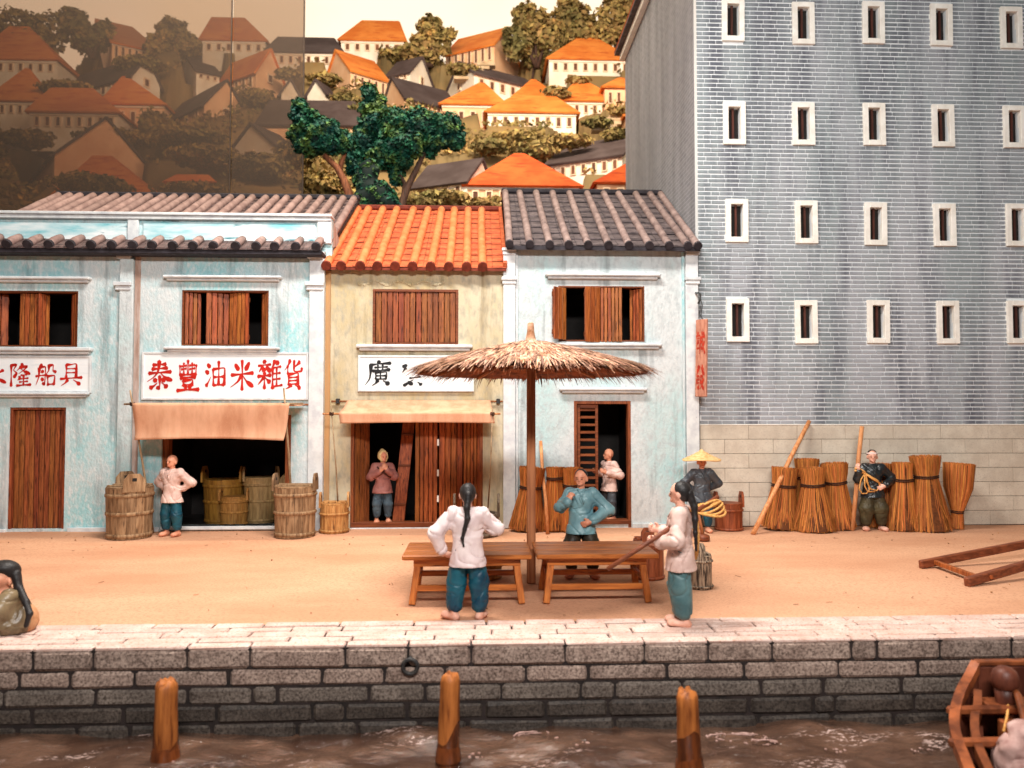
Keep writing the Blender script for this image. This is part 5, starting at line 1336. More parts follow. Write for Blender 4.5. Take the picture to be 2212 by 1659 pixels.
MB().tube([B0+(B1-B0)*.36+Vector((0, -.055, .0)), B0+(B1-B0)*.36+Vector((0, -.08, .0))], .028, 8).build('peg', M_shut, ct)
MB().bar(A0+(A2-A0)*.62, B0+(B2-B0)*.62, .07, .07, .008).build('crossbar', M_cart, ct)
for (p, q) in ((A2, 1), (B2, -1)):
    w_ = MB(); cc = Vector((p.x-.15, p.y+.16*q, p.z)); rr = p.z
    w_.tube([cc+Vector((rr*.9*math.cos(a*math.pi/12), 0, rr*.9*math.sin(a*math.pi/12))) for a in range(25)], rr*.09, 6, False)
    for k in range(8): w_.bar(cc, cc+Vector((rr*.88*math.cos(k*.785), 0, rr*.88*math.sin(k*.785))), .05, .05)
    w_.build('wheel', M_cart, ct)
MB().tube([A2+Vector((-.15, .3, 0)), B2+Vector((-.15, -.3, 0))], .05, 8).build('axle', M_cart, ct)

# ---------------------------------------------------------------- boat at the lower right
YBt = 7.2
bt = thing('boat', 'orange brown wooden boat with a dark knobbed post, cut by the lower right corner', 'boat', (P(2200, 1560, YBt).x, 6.6, ZW))
def bp(px, py, Y): return P(px, py, Y)
# outer and inner rails curve away from the transom towards the viewer
outer = [bp(2108, 1438, 7.55), bp(2092, 1470, 7.45), bp(2076, 1500, 7.3), bp(2064, 1540, 7.1), bp(2062, 1575, 6.9), bp(2070, 1610, 6.7), bp(2084, 1645, 6.5), bp(2102, 1690, 6.3), bp(2130, 1745, 6.1)]
inner = [bp(2112, 1500, 7.35), bp(2112, 1530, 7.2), bp(2106, 1555, 7.02), bp(2106, 1585, 6.85), bp(2112, 1615, 6.7), bp(2126, 1650, 6.5), bp(2146, 1692, 6.3), bp(2172, 1740, 6.1)]
def crom(pts, k=5):
    o = []; Q = [pts[0]*2-pts[1]]+list(pts)+[pts[-1]*2-pts[-2]]
    for i in range(1, len(Q)-2):
        for t in [j/k for j in range(k)]:
            p0, p1, p2, p3 = Q[i-1:i+3]; o.append(.5*((2*p1)+(p2-p0)*t+(2*p0-5*p1+4*p2-p3)*t*t+(3*p1-p0-3*p2+p3)*t**3))
    return o+[pts[-1]]
def rail(pts, w_, h_, name, m):
    pts = crom(pts); mb = MB(); n = len(pts)
    for i, p in enumerate(pts):
        t = (pts[min(i+1, n-1)]-pts[max(i-1, 0)]); t.z = 0; t.normalize(); s_ = Vector((-t.y, t.x, 0))
        for a, b in ((-1, 1), (1, 1), (1, -1), (-1, -1)): mb.v.append(tuple(p+s_*w_*a*.5+Vector((0, 0, h_*b*.5))))
    for i in range(n-1):
        for k in range(4): k2 = (k+1) % 4; mb.f.append((4*i+k, 4*i+k2, 4*i+4+k2, 4*i+4+k))
    mb.f.append((0, 1, 2, 3)); mb.f.append((4*n-1, 4*n-2, 4*n-3, 4*n-4)); return mb.build(name, m, bt)
rail(outer, .085, .10, 'outer_rail', M_boat); rail(inner, .07, .10, 'inner_rail', M_boat)
def mirror(pts, xc): return [Vector((2*xc-p.x, p.y, p.z)) for p in pts]
xc = bp(2262, 1520, 7.3).x
rail(mirror(outer, xc), .085, .10, 'outer_rail', M_boat); rail(mirror(inner, xc), .07, .10, 'inner_rail', M_boat)
hu = MB(); N_ = len(outer)
for side in (0, 1):
    o_ = outer if side == 0 else mirror(outer, xc)
    for i in range(N_-1):
        for k in range(4):
            def hp(i_, k_):
                p = o_[i_]; f = k_/4; return (p.x+(xc-p.x)*.45*f*f, p.y, p.z-.06+(ZW-.15-p.z)*f)
            hu.quad(hp(i, k), hp(i+1, k), hp(i+1, k+1), hp(i, k+1))
for i in range(N_-1):
    a_, b_ = outer[i], outer[i+1]; p_ = lambda p, s_: (p.x+(xc-p.x)*.45 if s_ == 0 else 2*xc-p.x-(xc-p.x)*.45, p.y, ZW-.15)
    hu.quad(p_(a_, 0), p_(a_, 1), p_(b_, 1), p_(b_, 0))
hv, remap = {}, []
for v in hu.v:
    kk = tuple(round(q, 4) for q in v); hv.setdefault(kk, len(hv)); remap.append(hv[kk])
hu.v = list(hv); hu.f = [tuple(remap[i] for i in f) for f in hu.f]
hu.build('hull', M_boatd, bt, False, .04)
for y_, (pa, pb) in enumerate(((2048, 2118), (2052, 2122))):
    yy = (1535, 1605)[y_]; Yb_ = (7.12, 6.72)[y_]
    MB().bar(bp(pa-2, yy, Yb_), Vector((2*xc-bp(pa-2, yy, Yb_).x, Yb_, bp(pa, yy, Yb_).z)), .07, .08, .02).build('cross_peg', M_boat, bt)
z1_ = bp(2150, 1510, 7.3).z
xl_, xr_ = bp(2116, 1510, 7.3).x, 2*xc-bp(2116, 1510, 7.3).x
MB().box((xl_, 7.1, z1_-.06), (xr_, 7.36, z1_), .01).build('thwart', M_boat, bt)
MB().box((xl_+.03, 6.95, z1_-.30), (xr_-.03, 7.1, z1_-.10), .01).build('thwart', M_boat, bt)
tq = MB(); p = outer[0]; q = mirror(outer, xc)[0]
tq.box((p.x, 7.50, ZW), (q.x, 7.56, p.z+.0), .01); tq.build('transom', M_boatd, bt)
MB().bar(outer[0]+Vector((0, 0, .03)), mirror(outer, xc)[0]+Vector((0, 0, .03)), .09, .05, .01).build('transom_cap', M_boat, bt)
MB().bar(bp(2108, 1502, 7.35), bp(2112, 1590, 7.3), .07, .09, .01, up=(0, 1, 0)).build('rib_post', M_boatd, bt)
MB().box((xl_+.05, 5.9, ZW+.16), (xr_-.05, 7.5, ZW+.20), .01).build('floorboards', M_boatd, bt)
kp = bp(2172, 1510, 7.2); rk = 27/FPX*7.2
MB().tube([kp+Vector((0, 0, -.5)), kp+Vector((0, 0, 0.0)), kp+Vector((0, 0, .10))], [.075, .085, .095], 14).build('knob_post', M_boatd, bt, True)
kb = MB().lathe([(rk*.55, .09), (rk*.9, .11), (rk*1.02, .16), (rk*1.0, .21), (rk*.85, .265), (rk*.5, .30), (.001, .312)], 20, kp).build('knob', M_boatd, bt, True)
MB().tube([bp(2190, 1490, 7.15), bp(2200, 1505, 7.05), bp(2215, 1560, 6.8), bp(2240, 1640, 6.4)], .035, 8).build('oar_handle', M_boat, bt, True)
MB().tube([bp(2178, 1516, 7.15), bp(2176, 1545, 7.05), bp(2168, 1580, 6.95)], .012, 6).build('cord', M_rope, bt, True)
c = bp(2205, 1620, 6.6)
sk2 = thing('sack', 'pale pink bundle lying in the boat', 'sack', (c.x, c.y, ZW+.2))
sdf_mesh('sack_body', [('e', (c.x, c.y, c.z-.12), (.22, .2, .24)), ('e', (c.x-.12, c.y-.05, c.z+.06), (.10, .1, .08)), ('e', (c.x+.05, c.y, c.z+.17), (.16, .12, .07)), ('c', (c.x, c.y, c.z-.1), (c.x+.03, c.y, ZW+.26), .2, .22)], M_sack, sk2, .014, .05, .016, seed=2, ffreq=.7)

# bits of straw and small pebbles lying about on the ground
lt = MB(); random.seed(77)
for i in range(150):
    p = G(random.uniform(-60, 2280), random.choice((random.uniform(1150, 1190), random.uniform(1150, 1335))))
    if random.random() < .55:
        a = random.uniform(0, 3.14); L = random.uniform(.03, .10); lt.bar((p.x, p.y, .006), (p.x+L*math.cos(a), p.y+L*math.sin(a), .008), .006, .005)
    else:
        r = random.uniform(.006, .018); lt.lathe([(r*.7, -.004), (r, r*.3), (r*.6, r*.8), (r*.05, r*.9)], 6, (p.x, p.y, 0))
tag(lt.build('ground_litter', mat('litter', lin(190, 140, 96), lin(120, 84, 58), 9, rnd=.4, island=True, bump=0)), 'scattered bits of straw and grit on the sandy ground', 'litter', kind='stuff')
# ---------------------------------------------------------------- houses on the hillside
def win_mesh(w_, h_):
    key = ('hw', round(w_, 2), round(h_, 2))
    if key not in _sc:
        f = MB(); t = w_*.18
        f.box((-w_/2, -.05, -h_/2), (-w_/2+t, .02, h_/2)); f.box((w_/2-t, -.05, -h_/2), (w_/2, .02, h_/2))
        f.box((-w_/2+t, -.048, h_/2-t), (w_/2-t, .02, h_/2)); f.box((-w_/2+t, -.048, -h_/2), (w_/2-t, .02, -h_/2+t))
        p = MB().box((-w_/2+t, -.022, -h_/2+t), (w_/2-t, .01, h_/2-t))
        _sc[key] = (f.mesh('window', M_hwf), p.mesh('window_pane', M_hwin))
    return _sc[key]
HG = 'houses on the hillside'
def hhouse(label, xa, xb, y_eave, y_base, y_ridge, kind='hip', rx=None, roofm='o', wall='p', nwin=6, side=None, xg=None, theta=.5, rows=1, Y=None, over=.16, group=HG, winh=.55, dpt=None):
    Yv = Y or YH(y_base); rm = {'o': M_hro, 'd': M_hrd, 'r': M_hrr}[roofm]; wmt = {'w': M_hww, 'p': M_hwp}[wall]
    A = P(xa, y_eave, Yv); B = P(xb, y_eave, Yv)
    if side == 'R': A, B = B, A        # corner is at the right end
    ze = P((xa+xb)/2, y_eave, Yv).z; zb = PZ((xa+xb)/2, y_base, Yv)
    if side is None:
        t_ = (1, 0); g = (0, 1); c = P(xa, y_eave, Yv); L = P(xb, y_eave, Yv).x-c.x; D = dpt or min(3.2, L*.7)
        org = Vector((c.x, c.y, 0))
    else:
        sg = 1 if side == 'L' else -1
        t_ = (sg*math.cos(theta), math.sin(theta)); g = (-sg*math.sin(theta), math.cos(theta))
        far = xb if side == 'L' else xa
        m = P(far, y_eave, 1.0).x; L = abs((m*A.y-A.x)/(t_[0]-m*t_[1]))
        m = P(xg, y_eave, 1.0).x; D = abs((m*A.y-A.x)/(g[0]-m*g[1]))
        org = Vector((A.x, A.y, 0))
    h = thing('hill_house', label, 'house', (org.x+t_[0]*L/2+g[0]*D/2, org.y+t_[1]*L/2+g[1]*D/2, zb), group)
    def W(u, v, z): return (org.x+t_[0]*u+g[0]*v, org.y+t_[1]*u+g[1]*v, z)
    mb = MB(); z0 = zb-.9
    fl = (side == 'R')
    for (a, b) in (((0, 0), (L, 0)), ((L, 0), (L, D)), ((L, D), (0, D)), ((0, D), (0, 0))):
        mb.quad(W(*a, z0), W(*b, z0), W(*b, ze), W(*a, ze))
    Pm = W(L*.5, D*.5, 0); zr = PZ(PX(1106, 0, 1)*0+1106, y_ridge, Pm[1]) if kind == 'hip' else PZ(1106, y_ridge, W(0 if side else L*.5, D*.5, 0)[1])
    o = over
    if kind == 'gable':
        mb.add([W(0, 0, ze), W(0, D, ze), W(0, D/2, zr-.05)], [(0, 1, 2)]); mb.add([W(L, D, ze), W(L, 0, ze), W(L, D/2, zr-.05)], [(0, 1, 2)])
    FOOT.append((org.x, org.y, t_, g, L, D, zb)); mb.build('wall', wmt, h)
    rf = MB(); sl = (zr-ze)/(D/2); eo = o*sl
    if kind == 'gable':
        rf.quad(W(-o*.6, -o, ze-eo), W(L+o*.6, -o, ze-eo), W(L+o*.6, D/2, zr), W(-o*.6, D/2, zr))
        rf.quad(W(L+o*.6, D+o, ze-eo), W(-o*.6, D+o, ze-eo), W(-o*.6, D/2, zr), W(L+o*.6, D/2, zr))
    else:
        if rx: u0, u1 = [max(.05, min(L-.05, P(q, y_ridge, org.y+D/2).x-org.x)) for q in rx]
        else: u0, u1 = L*.3, L*.7
        a, b, c, d = W(-o, -o, ze-.05), W(L+o, -o, ze-.05), W(L+o, D+o, ze-.05), W(-o, D+o, ze-.05); e, f = W(u0, D/2, zr), W(u1, D/2, zr)
        rf.quad(a, b, f, e); rf.add([b, c, f], [(0, 1, 2)]); rf.quad(c, d, e, f); rf.add([d, a, e], [(0, 1, 2)])
    ro = rf.build('roof', rm, h, False, .09)
    # windows along the front
    ang = math.atan2(t_[1], t_[0])
    if side == 'R': ang += math.pi
    H = ze-zb
    if nwin:
        pw = L/(nwin+.3)
        for r in range(rows):
            hz = H*winh/rows; zc = zb+H*(.50 if rows == 1 else (.27, .73)[r])
            fm_, pm_ = win_mesh(min(pw*.52, hz*.8), hz)
            for i in range(nwin):
                p = W(pw*(i+.65), -.015, zc)
                q = link('window', fm_, h, Vector(p)-ORG[h.name]); q.rotation_euler = (0, 0, ang); link('window_pane', pm_, q)
        if wall == 'w' or nwin > 4:
            n_ = MB().bar(W(-.02, -.03, ze-.11), W(L+.02, -.03, ze-.11), .06, .10).build('cornice', M_hww, h)
    if side and D > 1.2 and kind == 'gable':
        fm_, pm_ = win_mesh(.34, .46); p = W(-.015, D/2, ze-.15)
        q = link('window', fm_, h, Vector(p)-ORG[h.name]); q.rotation_euler = (0, 0, ang-math.pi/2 if side == 'L' else ang+math.pi/2); link('window_pane', pm_, q)
    return h
# (label, args) in the clear part of the hillside
HS = [
 dict(label='white walled orange roofed house at the hilltop, just right of the glass', xa=737, xb=872, y_eave=88, y_base=118, y_ridge=52, rx=(782, 862), wall='w', nwin=6),
 dict(label='long low house with a dark brown roof crossing the edge of the glass', xa=577, xb=738, y_eave=114, y_base=146, y_ridge=91, rx=(600, 722), roofm='d', wall='w', nwin=8),
 dict(label='orange roofed house showing its tall peach gable to the left, above the tree', xa=757, xb=836, y_eave=150, y_base=196, y_ridge=116, kind='gable', side='L', xg=698, wall='p', nwin=5, theta=.62),
 dict(label='small dark roofed house with a white gable, behind the orange roofed gable house', xa=836, xb=886, y_eave=152, y_base=172, y_ridge=127, kind='gable', side='R', xg=934, roofm='d', wall='w', nwin=3),
 dict(label='orange roofed house with tall columned front between the two groups of hilltop trees', xa=963, xb=1068, y_eave=92, y_base=132, y_ridge=60, kind='gable', side='R', xg=1122, wall='p', nwin=7, winh=.8),
 dict(label='bright orange hip roofed house with white walls, highest on the right below the trees', xa=1186, xb=1364, y_eave=129, y_base=163, y_ridge=80, rx=(1248, 1290), wall='w', nwin=8),
 dict(label='dark roofed white house with a row of black windows and a left gable', xa=1024, xb=1164, y_eave=158, y_base=198, y_ridge=136, kind='gable', side='L', xg=964, roofm='d', wall='w', nwin=6, theta=.5),
 dict(label='dark brown roofed house with peach walls directly behind the top of the tree', xa=874, xb=990, y_eave=210, y_base=238, y_ridge=172, kind='gable', side='L', xg=822, roofm='d', wall='p', nwin=4, theta=.55),
 dict(label='orange hip roofed house just right of the tree crown, partly behind the wide orange house', xa=955, xb=1088, y_eave=226, y_base=290, y_ridge=181, rx=(1036, 1046), wall='p', nwin=5, Y=36.2),
 dict(label='orange hip roof rising right behind the wide eight windowed house', xa=1110, xb=1206, y_eave=213, y_base=240, y_ridge=172, rx=(1148, 1156), wall='p', nwin=0, Y=37.2),
 dict(label='wide orange hip roofed house with eight tall windows in the middle of the hillside', xa=1054, xb=1244, y_eave=243, y_base=284, y_ridge=208, rx=(1110, 1200), wall='w', nwin=8, Y=34.2),
 dict(label='orange hip roofed house left of the stone steps', xa=1214, xb=1336, y_eave=219, y_base=254, y_ridge=168, rx=(1248, 1256), wall='w', nwin=6, Y=36.0),
 dict(label='small peach house with a pale orange roof against the tall brick building', xa=1306, xb=1385, y_eave=189, y_base=236, y_ridge=165, rx=(1336, 1346), wall='p', nwin=4),
 dict(label='cream house corner peeping out beside the tall brick building, below the steps', xa=1352, xb=1420, y_eave=250, y_base=290, y_ridge=240, rx=(1380, 1400), wall='p', nwin=3, Y=33.6),
 dict(label='long dark roofed white house low on the right beside the tall brick building', xa=1181, xb=1344, y_eave=332, y_base=374, y_ridge=290, kind='gable', side='R', xg=1398, roofm='d', wall='w', nwin=7, theta=.45),
 dict(label='large orange hip roofed peach house lowest on the hillside, just above the dark tiled roof', xa=1008, xb=1250, y_eave=402, y_base=452, y_ridge=333, rx=(1112, 1132), roofm='r', wall='p', nwin=8, Y=28.0),
 dict(label='dark roofed white house low down, just right of the dark tree trunk', xa=893, xb=1008, y_eave=388, y_base=430, y_ridge=344, kind='gable', side='R', xg=1070, roofm='d', wall='w', nwin=4, theta=.45),
 dict(label='red orange roofed house half hidden by the tall brick building, low on the right', xa=1290, xb=1420, y_eave=396, y_base=440, y_ridge=352, rx=(1352, 1372), roofm='r', wall='p', nwin=4, Y=28.2),
 dict(label='white gable end of a hut just left of the tree top, outside the glass', xa=702, xb=726, y_eave=198, y_base=230, y_ridge=180, kind='gable', side='L', xg=664, roofm='d', wall='w', nwin=0, theta=1.15),
 dict(label='wide dark roofed house behind the left part of the tree crown', xa=560, xb=780, y_eave=272, y_base=300, y_ridge=226, rx=(575, 765), roofm='d', wall='p', nwin=0, Y=33),
]
random.seed(21)
for d in HS: hhouse(**d)
# mirrored houses built behind the glass to imitate its reflection of the hillside
def mir(d, label, **kw):
    e = dict(d); e['label'] = label; e['xa'], e['xb'] = 1310-d['xb'], 1310-d['xa']
    if d.get('rx'): e['rx'] = (1310-d['rx'][1], 1310-d['rx'][0])
    if d.get('side'): e['side'] = 'L' if d['side'] == 'R' else 'R'; e['xg'] = 1310-d['xg']
    e['group'] = 'houses imitating a reflection in the glass'; e.update(kw); hhouse(**e)
mir(HS[0], 'orange roofed house topmost in the imitated reflection, nearest the glass edge')
mir(HS[2], 'orange roofed house with a gable to the right, in the imitated reflection beside the vertical seam')
mir(HS[4], 'orange roofed house with a pale left gable, in the imitated reflection near the hilltop trees')
mir(HS[5], 'orange hip roofed house in the imitated reflection in the upper left corner')
mir(HS[6], 'dark roofed white house with a gable to the right, in the imitated reflection')
mir(HS[3], 'small white gabled hut in the middle of the imitated reflection')
mir(HS[8], 'orange hip roofed house in the imitated reflection beside the big peach gable')
mir(HS[10], 'wide orange hip roofed house with many windows in the imitated reflection')
mir(HS[11], 'orange hip roofed house cut by the left edge of the picture, in the imitated reflection')
mir(HS[18], 'white gable end of a hut in the imitated reflection between the glass seam and edge')
hhouse('big peach gabled house with two rows of windows in the imitated reflection', 352, 441, 222, 284, 184, 'gable', roofm='d', wall='p', nwin=4, side='R', xg=534, theta=.75, rows=2, group='houses imitating a reflection in the glass', Y=34.5)
hhouse('pale gabled hut low in the imitated reflection, near the tree', 600, 655, 318, 350, 276, 'gable', roofm='d', wall='w', nwin=0, side='L', xg=488, theta=1.05, group='houses imitating a reflection in the glass', Y=30.5)
hhouse('large dark roofed house low in the imitated reflection at the left', -60, 118, 330, 420, 268, 'gable', roofm='d', wall='p', nwin=0, side='R', xg=330, theta=.9, group='houses imitating a reflection in the glass', Y=29.4)
hhouse('orange roofed house lowest in the imitated reflection, above the pinkish grey tiled roof', 120, 340, 428, 470, 350, rx=(200, 240), wall='p', nwin=6, group='houses imitating a reflection in the glass', Y=28.0)
hhouse('low cream house with small windows lowest in the imitated reflection', 366, 460, 394, 424, 388, rx=(380, 450), wall='p', nwin=6, group='houses imitating a reflection in the glass', Y=28.4)
# stone steps climbing the slope
for nm, (x0, y0, x1, y1, n, w_) in (('right', (1300, 282, 1362, 236, 8, 46)), ('left', (1000, 172, 1050, 142, 5, 40))):
    st = thing('stone_steps', 'pale stone steps climbing the slope '+('left of the cream house corner' if nm == 'right' else 'left of the white house with black windows'), 'steps', P(x0, y0, YH(y0)), 'stone steps on the hillside')
    for i in range(n):
        f = i/(n-1); px, py = x0+(x1-x0)*f, y0+(y1-y0)*f; Yv = YH(py)-.3; p = P(px, py, Yv)
        piece('step', (w_/FPX*Yv, .5, .16), M_step, st, p, ch=.02)

# ---------------------------------------------------------------- the slope itself, levelled under every house
NX, NY = 300, 190
gx = np.linspace(-36, 36, NX); gy = np.concatenate([np.linspace(25.9, 46, NY-12), np.linspace(47, 66, 12)])
pz_ = np.interp(gy, [p[0] for p in prof], [p[1] for p in prof])
GX, GY = np.meshgrid(gx, gy)
GZ = np.repeat(pz_[:, None], NX, 1)+.10*np.sin(GX*1.3+GY*.9)+.07*np.sin(GX*2.9-GY*2.1)+.12*np.sin(GX*.5)
for ox, oy, t_, g_, L_, D_, zb_ in FOOT:
    U = (GX-ox)*t_[0]+(GY-oy)*t_[1]; V_ = (GX-ox)*g_[0]+(GY-oy)*g_[1]
    ins = (U > -.45) & (U < L_+.45) & (V_ > -.30) & (V_ < D_+.35)
    GZ = np.where(ins, np.minimum(GZ, zb_-.02), GZ)
    fr = (U > -.2) & (U < L_+.2) & (V_ > -1.0) & (V_ <= -.1)      # level bank in front of the wall
    GZ = np.where(fr, np.minimum(np.maximum(GZ, zb_-.12), zb_-.02), GZ)
hv_ = np.stack([GX, GY, GZ], 2).reshape(-1, 3); ii = (np.arange(NY-1)[:, None]*NX+np.arange(NX-1)[None]).ravel()
tag(link('hill', np_mesh('hill', hv_, np.stack([ii, ii+1, ii+NX+1, ii+NX], 1), M_hill, True)), kind='structure')

# ---------------------------------------------------------------- hilltop trees, bushes
def tree_h(label, px, py_base, ell, n, size, group='trees along the hilltop', name='hill_tree', cat='tree', Y=None):
    Yv = Y or YH(py_base); g = P(px, py_base, Yv)
    t = thing(name, label, cat, g, group)
    E = []
    for (ex, ey, rx_, ry_) in ell:
        c = P(ex, ey, Yv+random.uniform(-.3, .3)); k = Yv/FPX; E.append(((c.x, c.y, c.z), (rx_*k, rx_*k*.8, ry_*k)))
    V, F = leaves(E, n, size)
    o = link('crown', np_mesh('crown', V-np.array(g), F, M_olive), t)
    for e in E[:4]:
        MB().tube([g+Vector((0, 0, -.4)), g*.5+Vector(e[0])*.5+Vector((random.uniform(-.1, .1), 0, -.1)), Vector(e[0])], [.14, .09, .04], 6).build('trunk', M_barkd, t, True)
    return t
tree_h('round olive tree at the hilltop between the two orange roofed houses', 930, 128, [(930, 62, 32, 32), (915, 95, 36, 26), (950, 95, 28, 28), (890, 112, 30, 16), (972, 74, 14, 14)], 1800, .30)
tree_h('low olive bush spreading below the first hilltop house', 880, 126, [(850, 118, 34, 12), (890, 114, 36, 16), (920, 126, 34, 14)], 900, .26, name='hill_bush', cat='bush')
tree_h('big golden olive tree, left one of the group at the right of the hilltop', 1160, 130, [(1150, 50, 46, 44), (1120, 90, 40, 40), (1185, 75, 40, 50), (1130, 30, 26, 22)], 2300, .32)
tree_h('big golden olive tree, middle one of the group at the right of the hilltop', 1240, 112, [(1240, 40, 46, 40), (1215, 75, 40, 34), (1265, 70, 40, 30), (1230, 14, 30, 20)], 2200, .32)
tree_h('big golden olive tree beside the tall brick building at the hilltop', 1330, 118, [(1330, 40, 50, 46), (1300, 80, 40, 30), (1365, 75, 40, 40), (1350, 10, 40, 26)], 2300, .32)
tree_h('dark olive bush right of the columned house', 1150, 165, [(1160, 128, 34, 22), (1176, 150, 24, 18)], 1100, .26, name='hill_bush', cat='bush', Y=40.5)
for i, (lb, px, yb, E) in enumerate((
  ('brown olive tree in the upper left corner of the imitated reflection', 60, 110, [(40, 55, 60, 36), (110, 60, 50, 34), (10, 85, 40, 30), (75, 90, 60, 26)]),
  ('brown olive tree in the imitated reflection left of the orange roofed houses', 200, 110, [(160, 46, 34, 30), (195, 85, 44, 30), (225, 62, 24, 20)]),
  ('brown olive tree in the imitated reflection between two orange roofed houses', 380, 120, [(375, 70, 36, 34), (400, 100, 44, 26), (345, 100, 34, 26)]))):
    tree_h(lb, px, yb, E, 1700, .32, group='trees imitating a reflection in the glass')  # trees added behind the glass to imitate the reflected hilltop
ELL = []
random.seed(33)
for (px, py, rx_, ry_) in ((700, 170, 40, 12), (745, 215, 36, 14), (800, 238, 50, 12), (1200, 200, 36, 12), (1150, 325, 60, 20), (1060, 315, 50, 16), (1120, 300, 70, 14), (1230, 305, 60, 14), (1290, 265, 40, 12), (960, 425, 60, 12), (1040, 440, 40, 12), (900, 440, 60, 12), (700, 400, 60, 26), (640, 330, 50, 26), (850, 330, 60, 24), (1330, 290, 36, 14), (560, 210, 40, 20), (620, 160, 30, 14), (420, 300, 80, 14), (250, 300, 90, 16), (300, 140, 60, 16), (140, 190, 60, 12), (450, 340, 90, 26), (560, 360, 70, 30), (60, 300, 60, 20), (200, 400, 90, 24), (420, 410, 70, 16), (1250, 175, 30, 10), (1340, 240, 30, 10), (1000, 150, 40, 12), (700, 290, 60, 12)):
    Yv = YH(py+ry_)-.9; c = P(px, py, Yv); k = Yv/FPX; ELL.append(((c.x, c.y, c.z), (rx_*k, rx_*k*.6, ry_*k)))
V, F = leaves(ELL, 17000, .22)
# low scrub growing all over the open slope
n_ = 34000; sx, sy = rng.uniform(-24, 14, n_), rng.uniform(26.5, 43.5, n_)
ix = np.clip(np.searchsorted(gx, sx), 0, NX-1); iy = np.clip(np.searchsorted(gy, sy), 0, NY-1); szz = GZ[iy, ix]
ok = (np.sin(sx*1.1+sy*.7)+np.sin(sx*.43-sy*1.3)+rng.normal(size=n_)*.5) > -.7
for ox, oy, t_, g_, L_, D_, zb_ in FOOT:
    U = (sx-ox)*t_[0]+(sy-oy)*t_[1]; V_ = (sx-ox)*g_[0]+(sy-oy)*g_[1]; ok &= ~((U > -.25) & (U < L_+.25) & (V_ > -.35) & (V_ < D_+.25))
P_s = np.stack([sx, sy, szz+rng.uniform(0, .28, n_)], 1)[ok]; m_ = len(P_s)
d_ = rng.normal(size=(m_, 3)); d_ /= np.linalg.norm(d_, axis=1)[:, None]; e_ = np.cross(d_, rng.normal(size=(m_, 3))); e_ /= np.linalg.norm(e_, axis=1)[:, None]
s_ = rng.uniform(.08, .17, m_)[:, None]; b_ = len(V); q_ = np.arange(m_)*4+b_
V = np.concatenate([V, np.stack([P_s-d_*s_, P_s-e_*s_*.6, P_s+d_*s_, P_s+e_*s_*.6], 1).reshape(-1, 3)])
F = np.concatenate([F, np.stack([q_, q_+1, q_+2], 1), np.stack([q_, q_+2, q_+3], 1)])
tag(link('hillside_shrubs', np_mesh('hillside_shrubs', V, F, M_olive)), 'olive shrubs covering the slope between the houses', 'shrubs', kind='stuff')

# ---------------------------------------------------------------- the dark green trees behind the roofs
def green_tree(label, gx, Yt, ell, trunks, n, size, tm):
    g = Vector((PX(gx, 440, Yt), Yt, 0)); t = thing('tree', label, 'tree', g, 'dark green trees behind the roofs'); k = Yt/FPX
    E = []
    for (ex, ey, rx_, ry_, dy) in ell:
        c = P(ex, ey, Yt+dy); E.append(((c.x, c.y, c.z), (rx_*k, (rx_+ry_)*.5*k, ry_*k)))
    V, F = leaves(E, n, size, .5, .55)
    link('crown', np_mesh('crown', V-np.array(g), F, M_leaf), t)
    sdf_mesh('crown_core', [('e', c, tuple(q*.66 for q in r)) for c, r in E], M_leafc, t, .06, .12, .05, ffreq=.35, seed=4)  # dark lumps added within the crown to stop light passing through
    for pts, r0, r1 in trunks:
        P_ = [P(a, b, Yt+dy) for a, b, dy in pts]
        if len(pts) > 2 and pts[0][1] > 400: P_.insert(0, Vector((P_[0].x+.1, Yt, 0)))
        m_ = len(P_); MB().tube(P_, [r0+(r1-r0)*i/(m_-1) for i in range(m_)], 9).build('trunk', tm, t, True)
green_tree('dark green tree with a forked reddish trunk, the left one behind the roofs', 750, 23.6,
  [(660, 258, 36, 30, 0), (648, 230, 20, 20, 0), (645, 290, 26, 26, .1), (695, 285, 50, 38, -.1), (676, 312, 46, 26, 0), (736, 306, 34, 28, 0), (766, 350, 22, 36, .3), (778, 385, 18, 26, .3), (712, 312, 36, 24, -.1)],
  [([(756, 425, 0), (742, 388, 0), (728, 362, -.1), (700, 335, -.1)], .16, .08), ([(733, 372, 0), (738, 350, .05), (748, 330, .1)], .09, .06)], 11500, .125, M_bark)
green_tree('taller dark green tree with a dark leaning trunk, the right one behind the roofs', 860, 23.9,
  [(798, 200, 20, 24, 0), (792, 232, 20, 16, 0), (818, 222, 20, 20, 0), (812, 270, 40, 32, 0), (786, 300, 28, 34, .1), (850, 270, 60, 40, 0), (910, 270, 60, 36, 0), (960, 275, 44, 34, 0), (985, 300, 24, 30, .1), (870, 310, 60, 34, -.1), (830, 330, 50, 34, 0), (870, 345, 26, 26, 0), (858, 372, 20, 34, .3), (940, 306, 40, 20, 0), (930, 330, 16, 16, .2)],
  [([(868, 440, 0), (880, 405, 0), (900, 365, 0), (916, 330, 0)], .15, .07), ([(868, 440, .1), (874, 395, .1), (855, 365, .1)], .08, .05)], 19000, .125, M_barkd)
bs = thing('bush', 'dense green bush between the two tree trunks behind the orange roof', 'bush', Vector((PX(800, 440, 23.2), 23.2, 0)), None)
E = [(tuple(P(x, y, 23.2+d)), (a*23.2/FPX, a*.8*23.2/FPX, b*23.2/FPX)) for x, y, a, b, d in ((790, 395, 26, 40, 0), (815, 420, 40, 34, 0), (785, 440, 34, 30, 0), (835, 440, 34, 24, 0), (800, 365, 22, 24, 0))]
V, F = leaves(E, 7000, .11, .5, .55); link('foliage', np_mesh('foliage', V-np.array(ORG[bs.name]), F, M_leaf), bs)
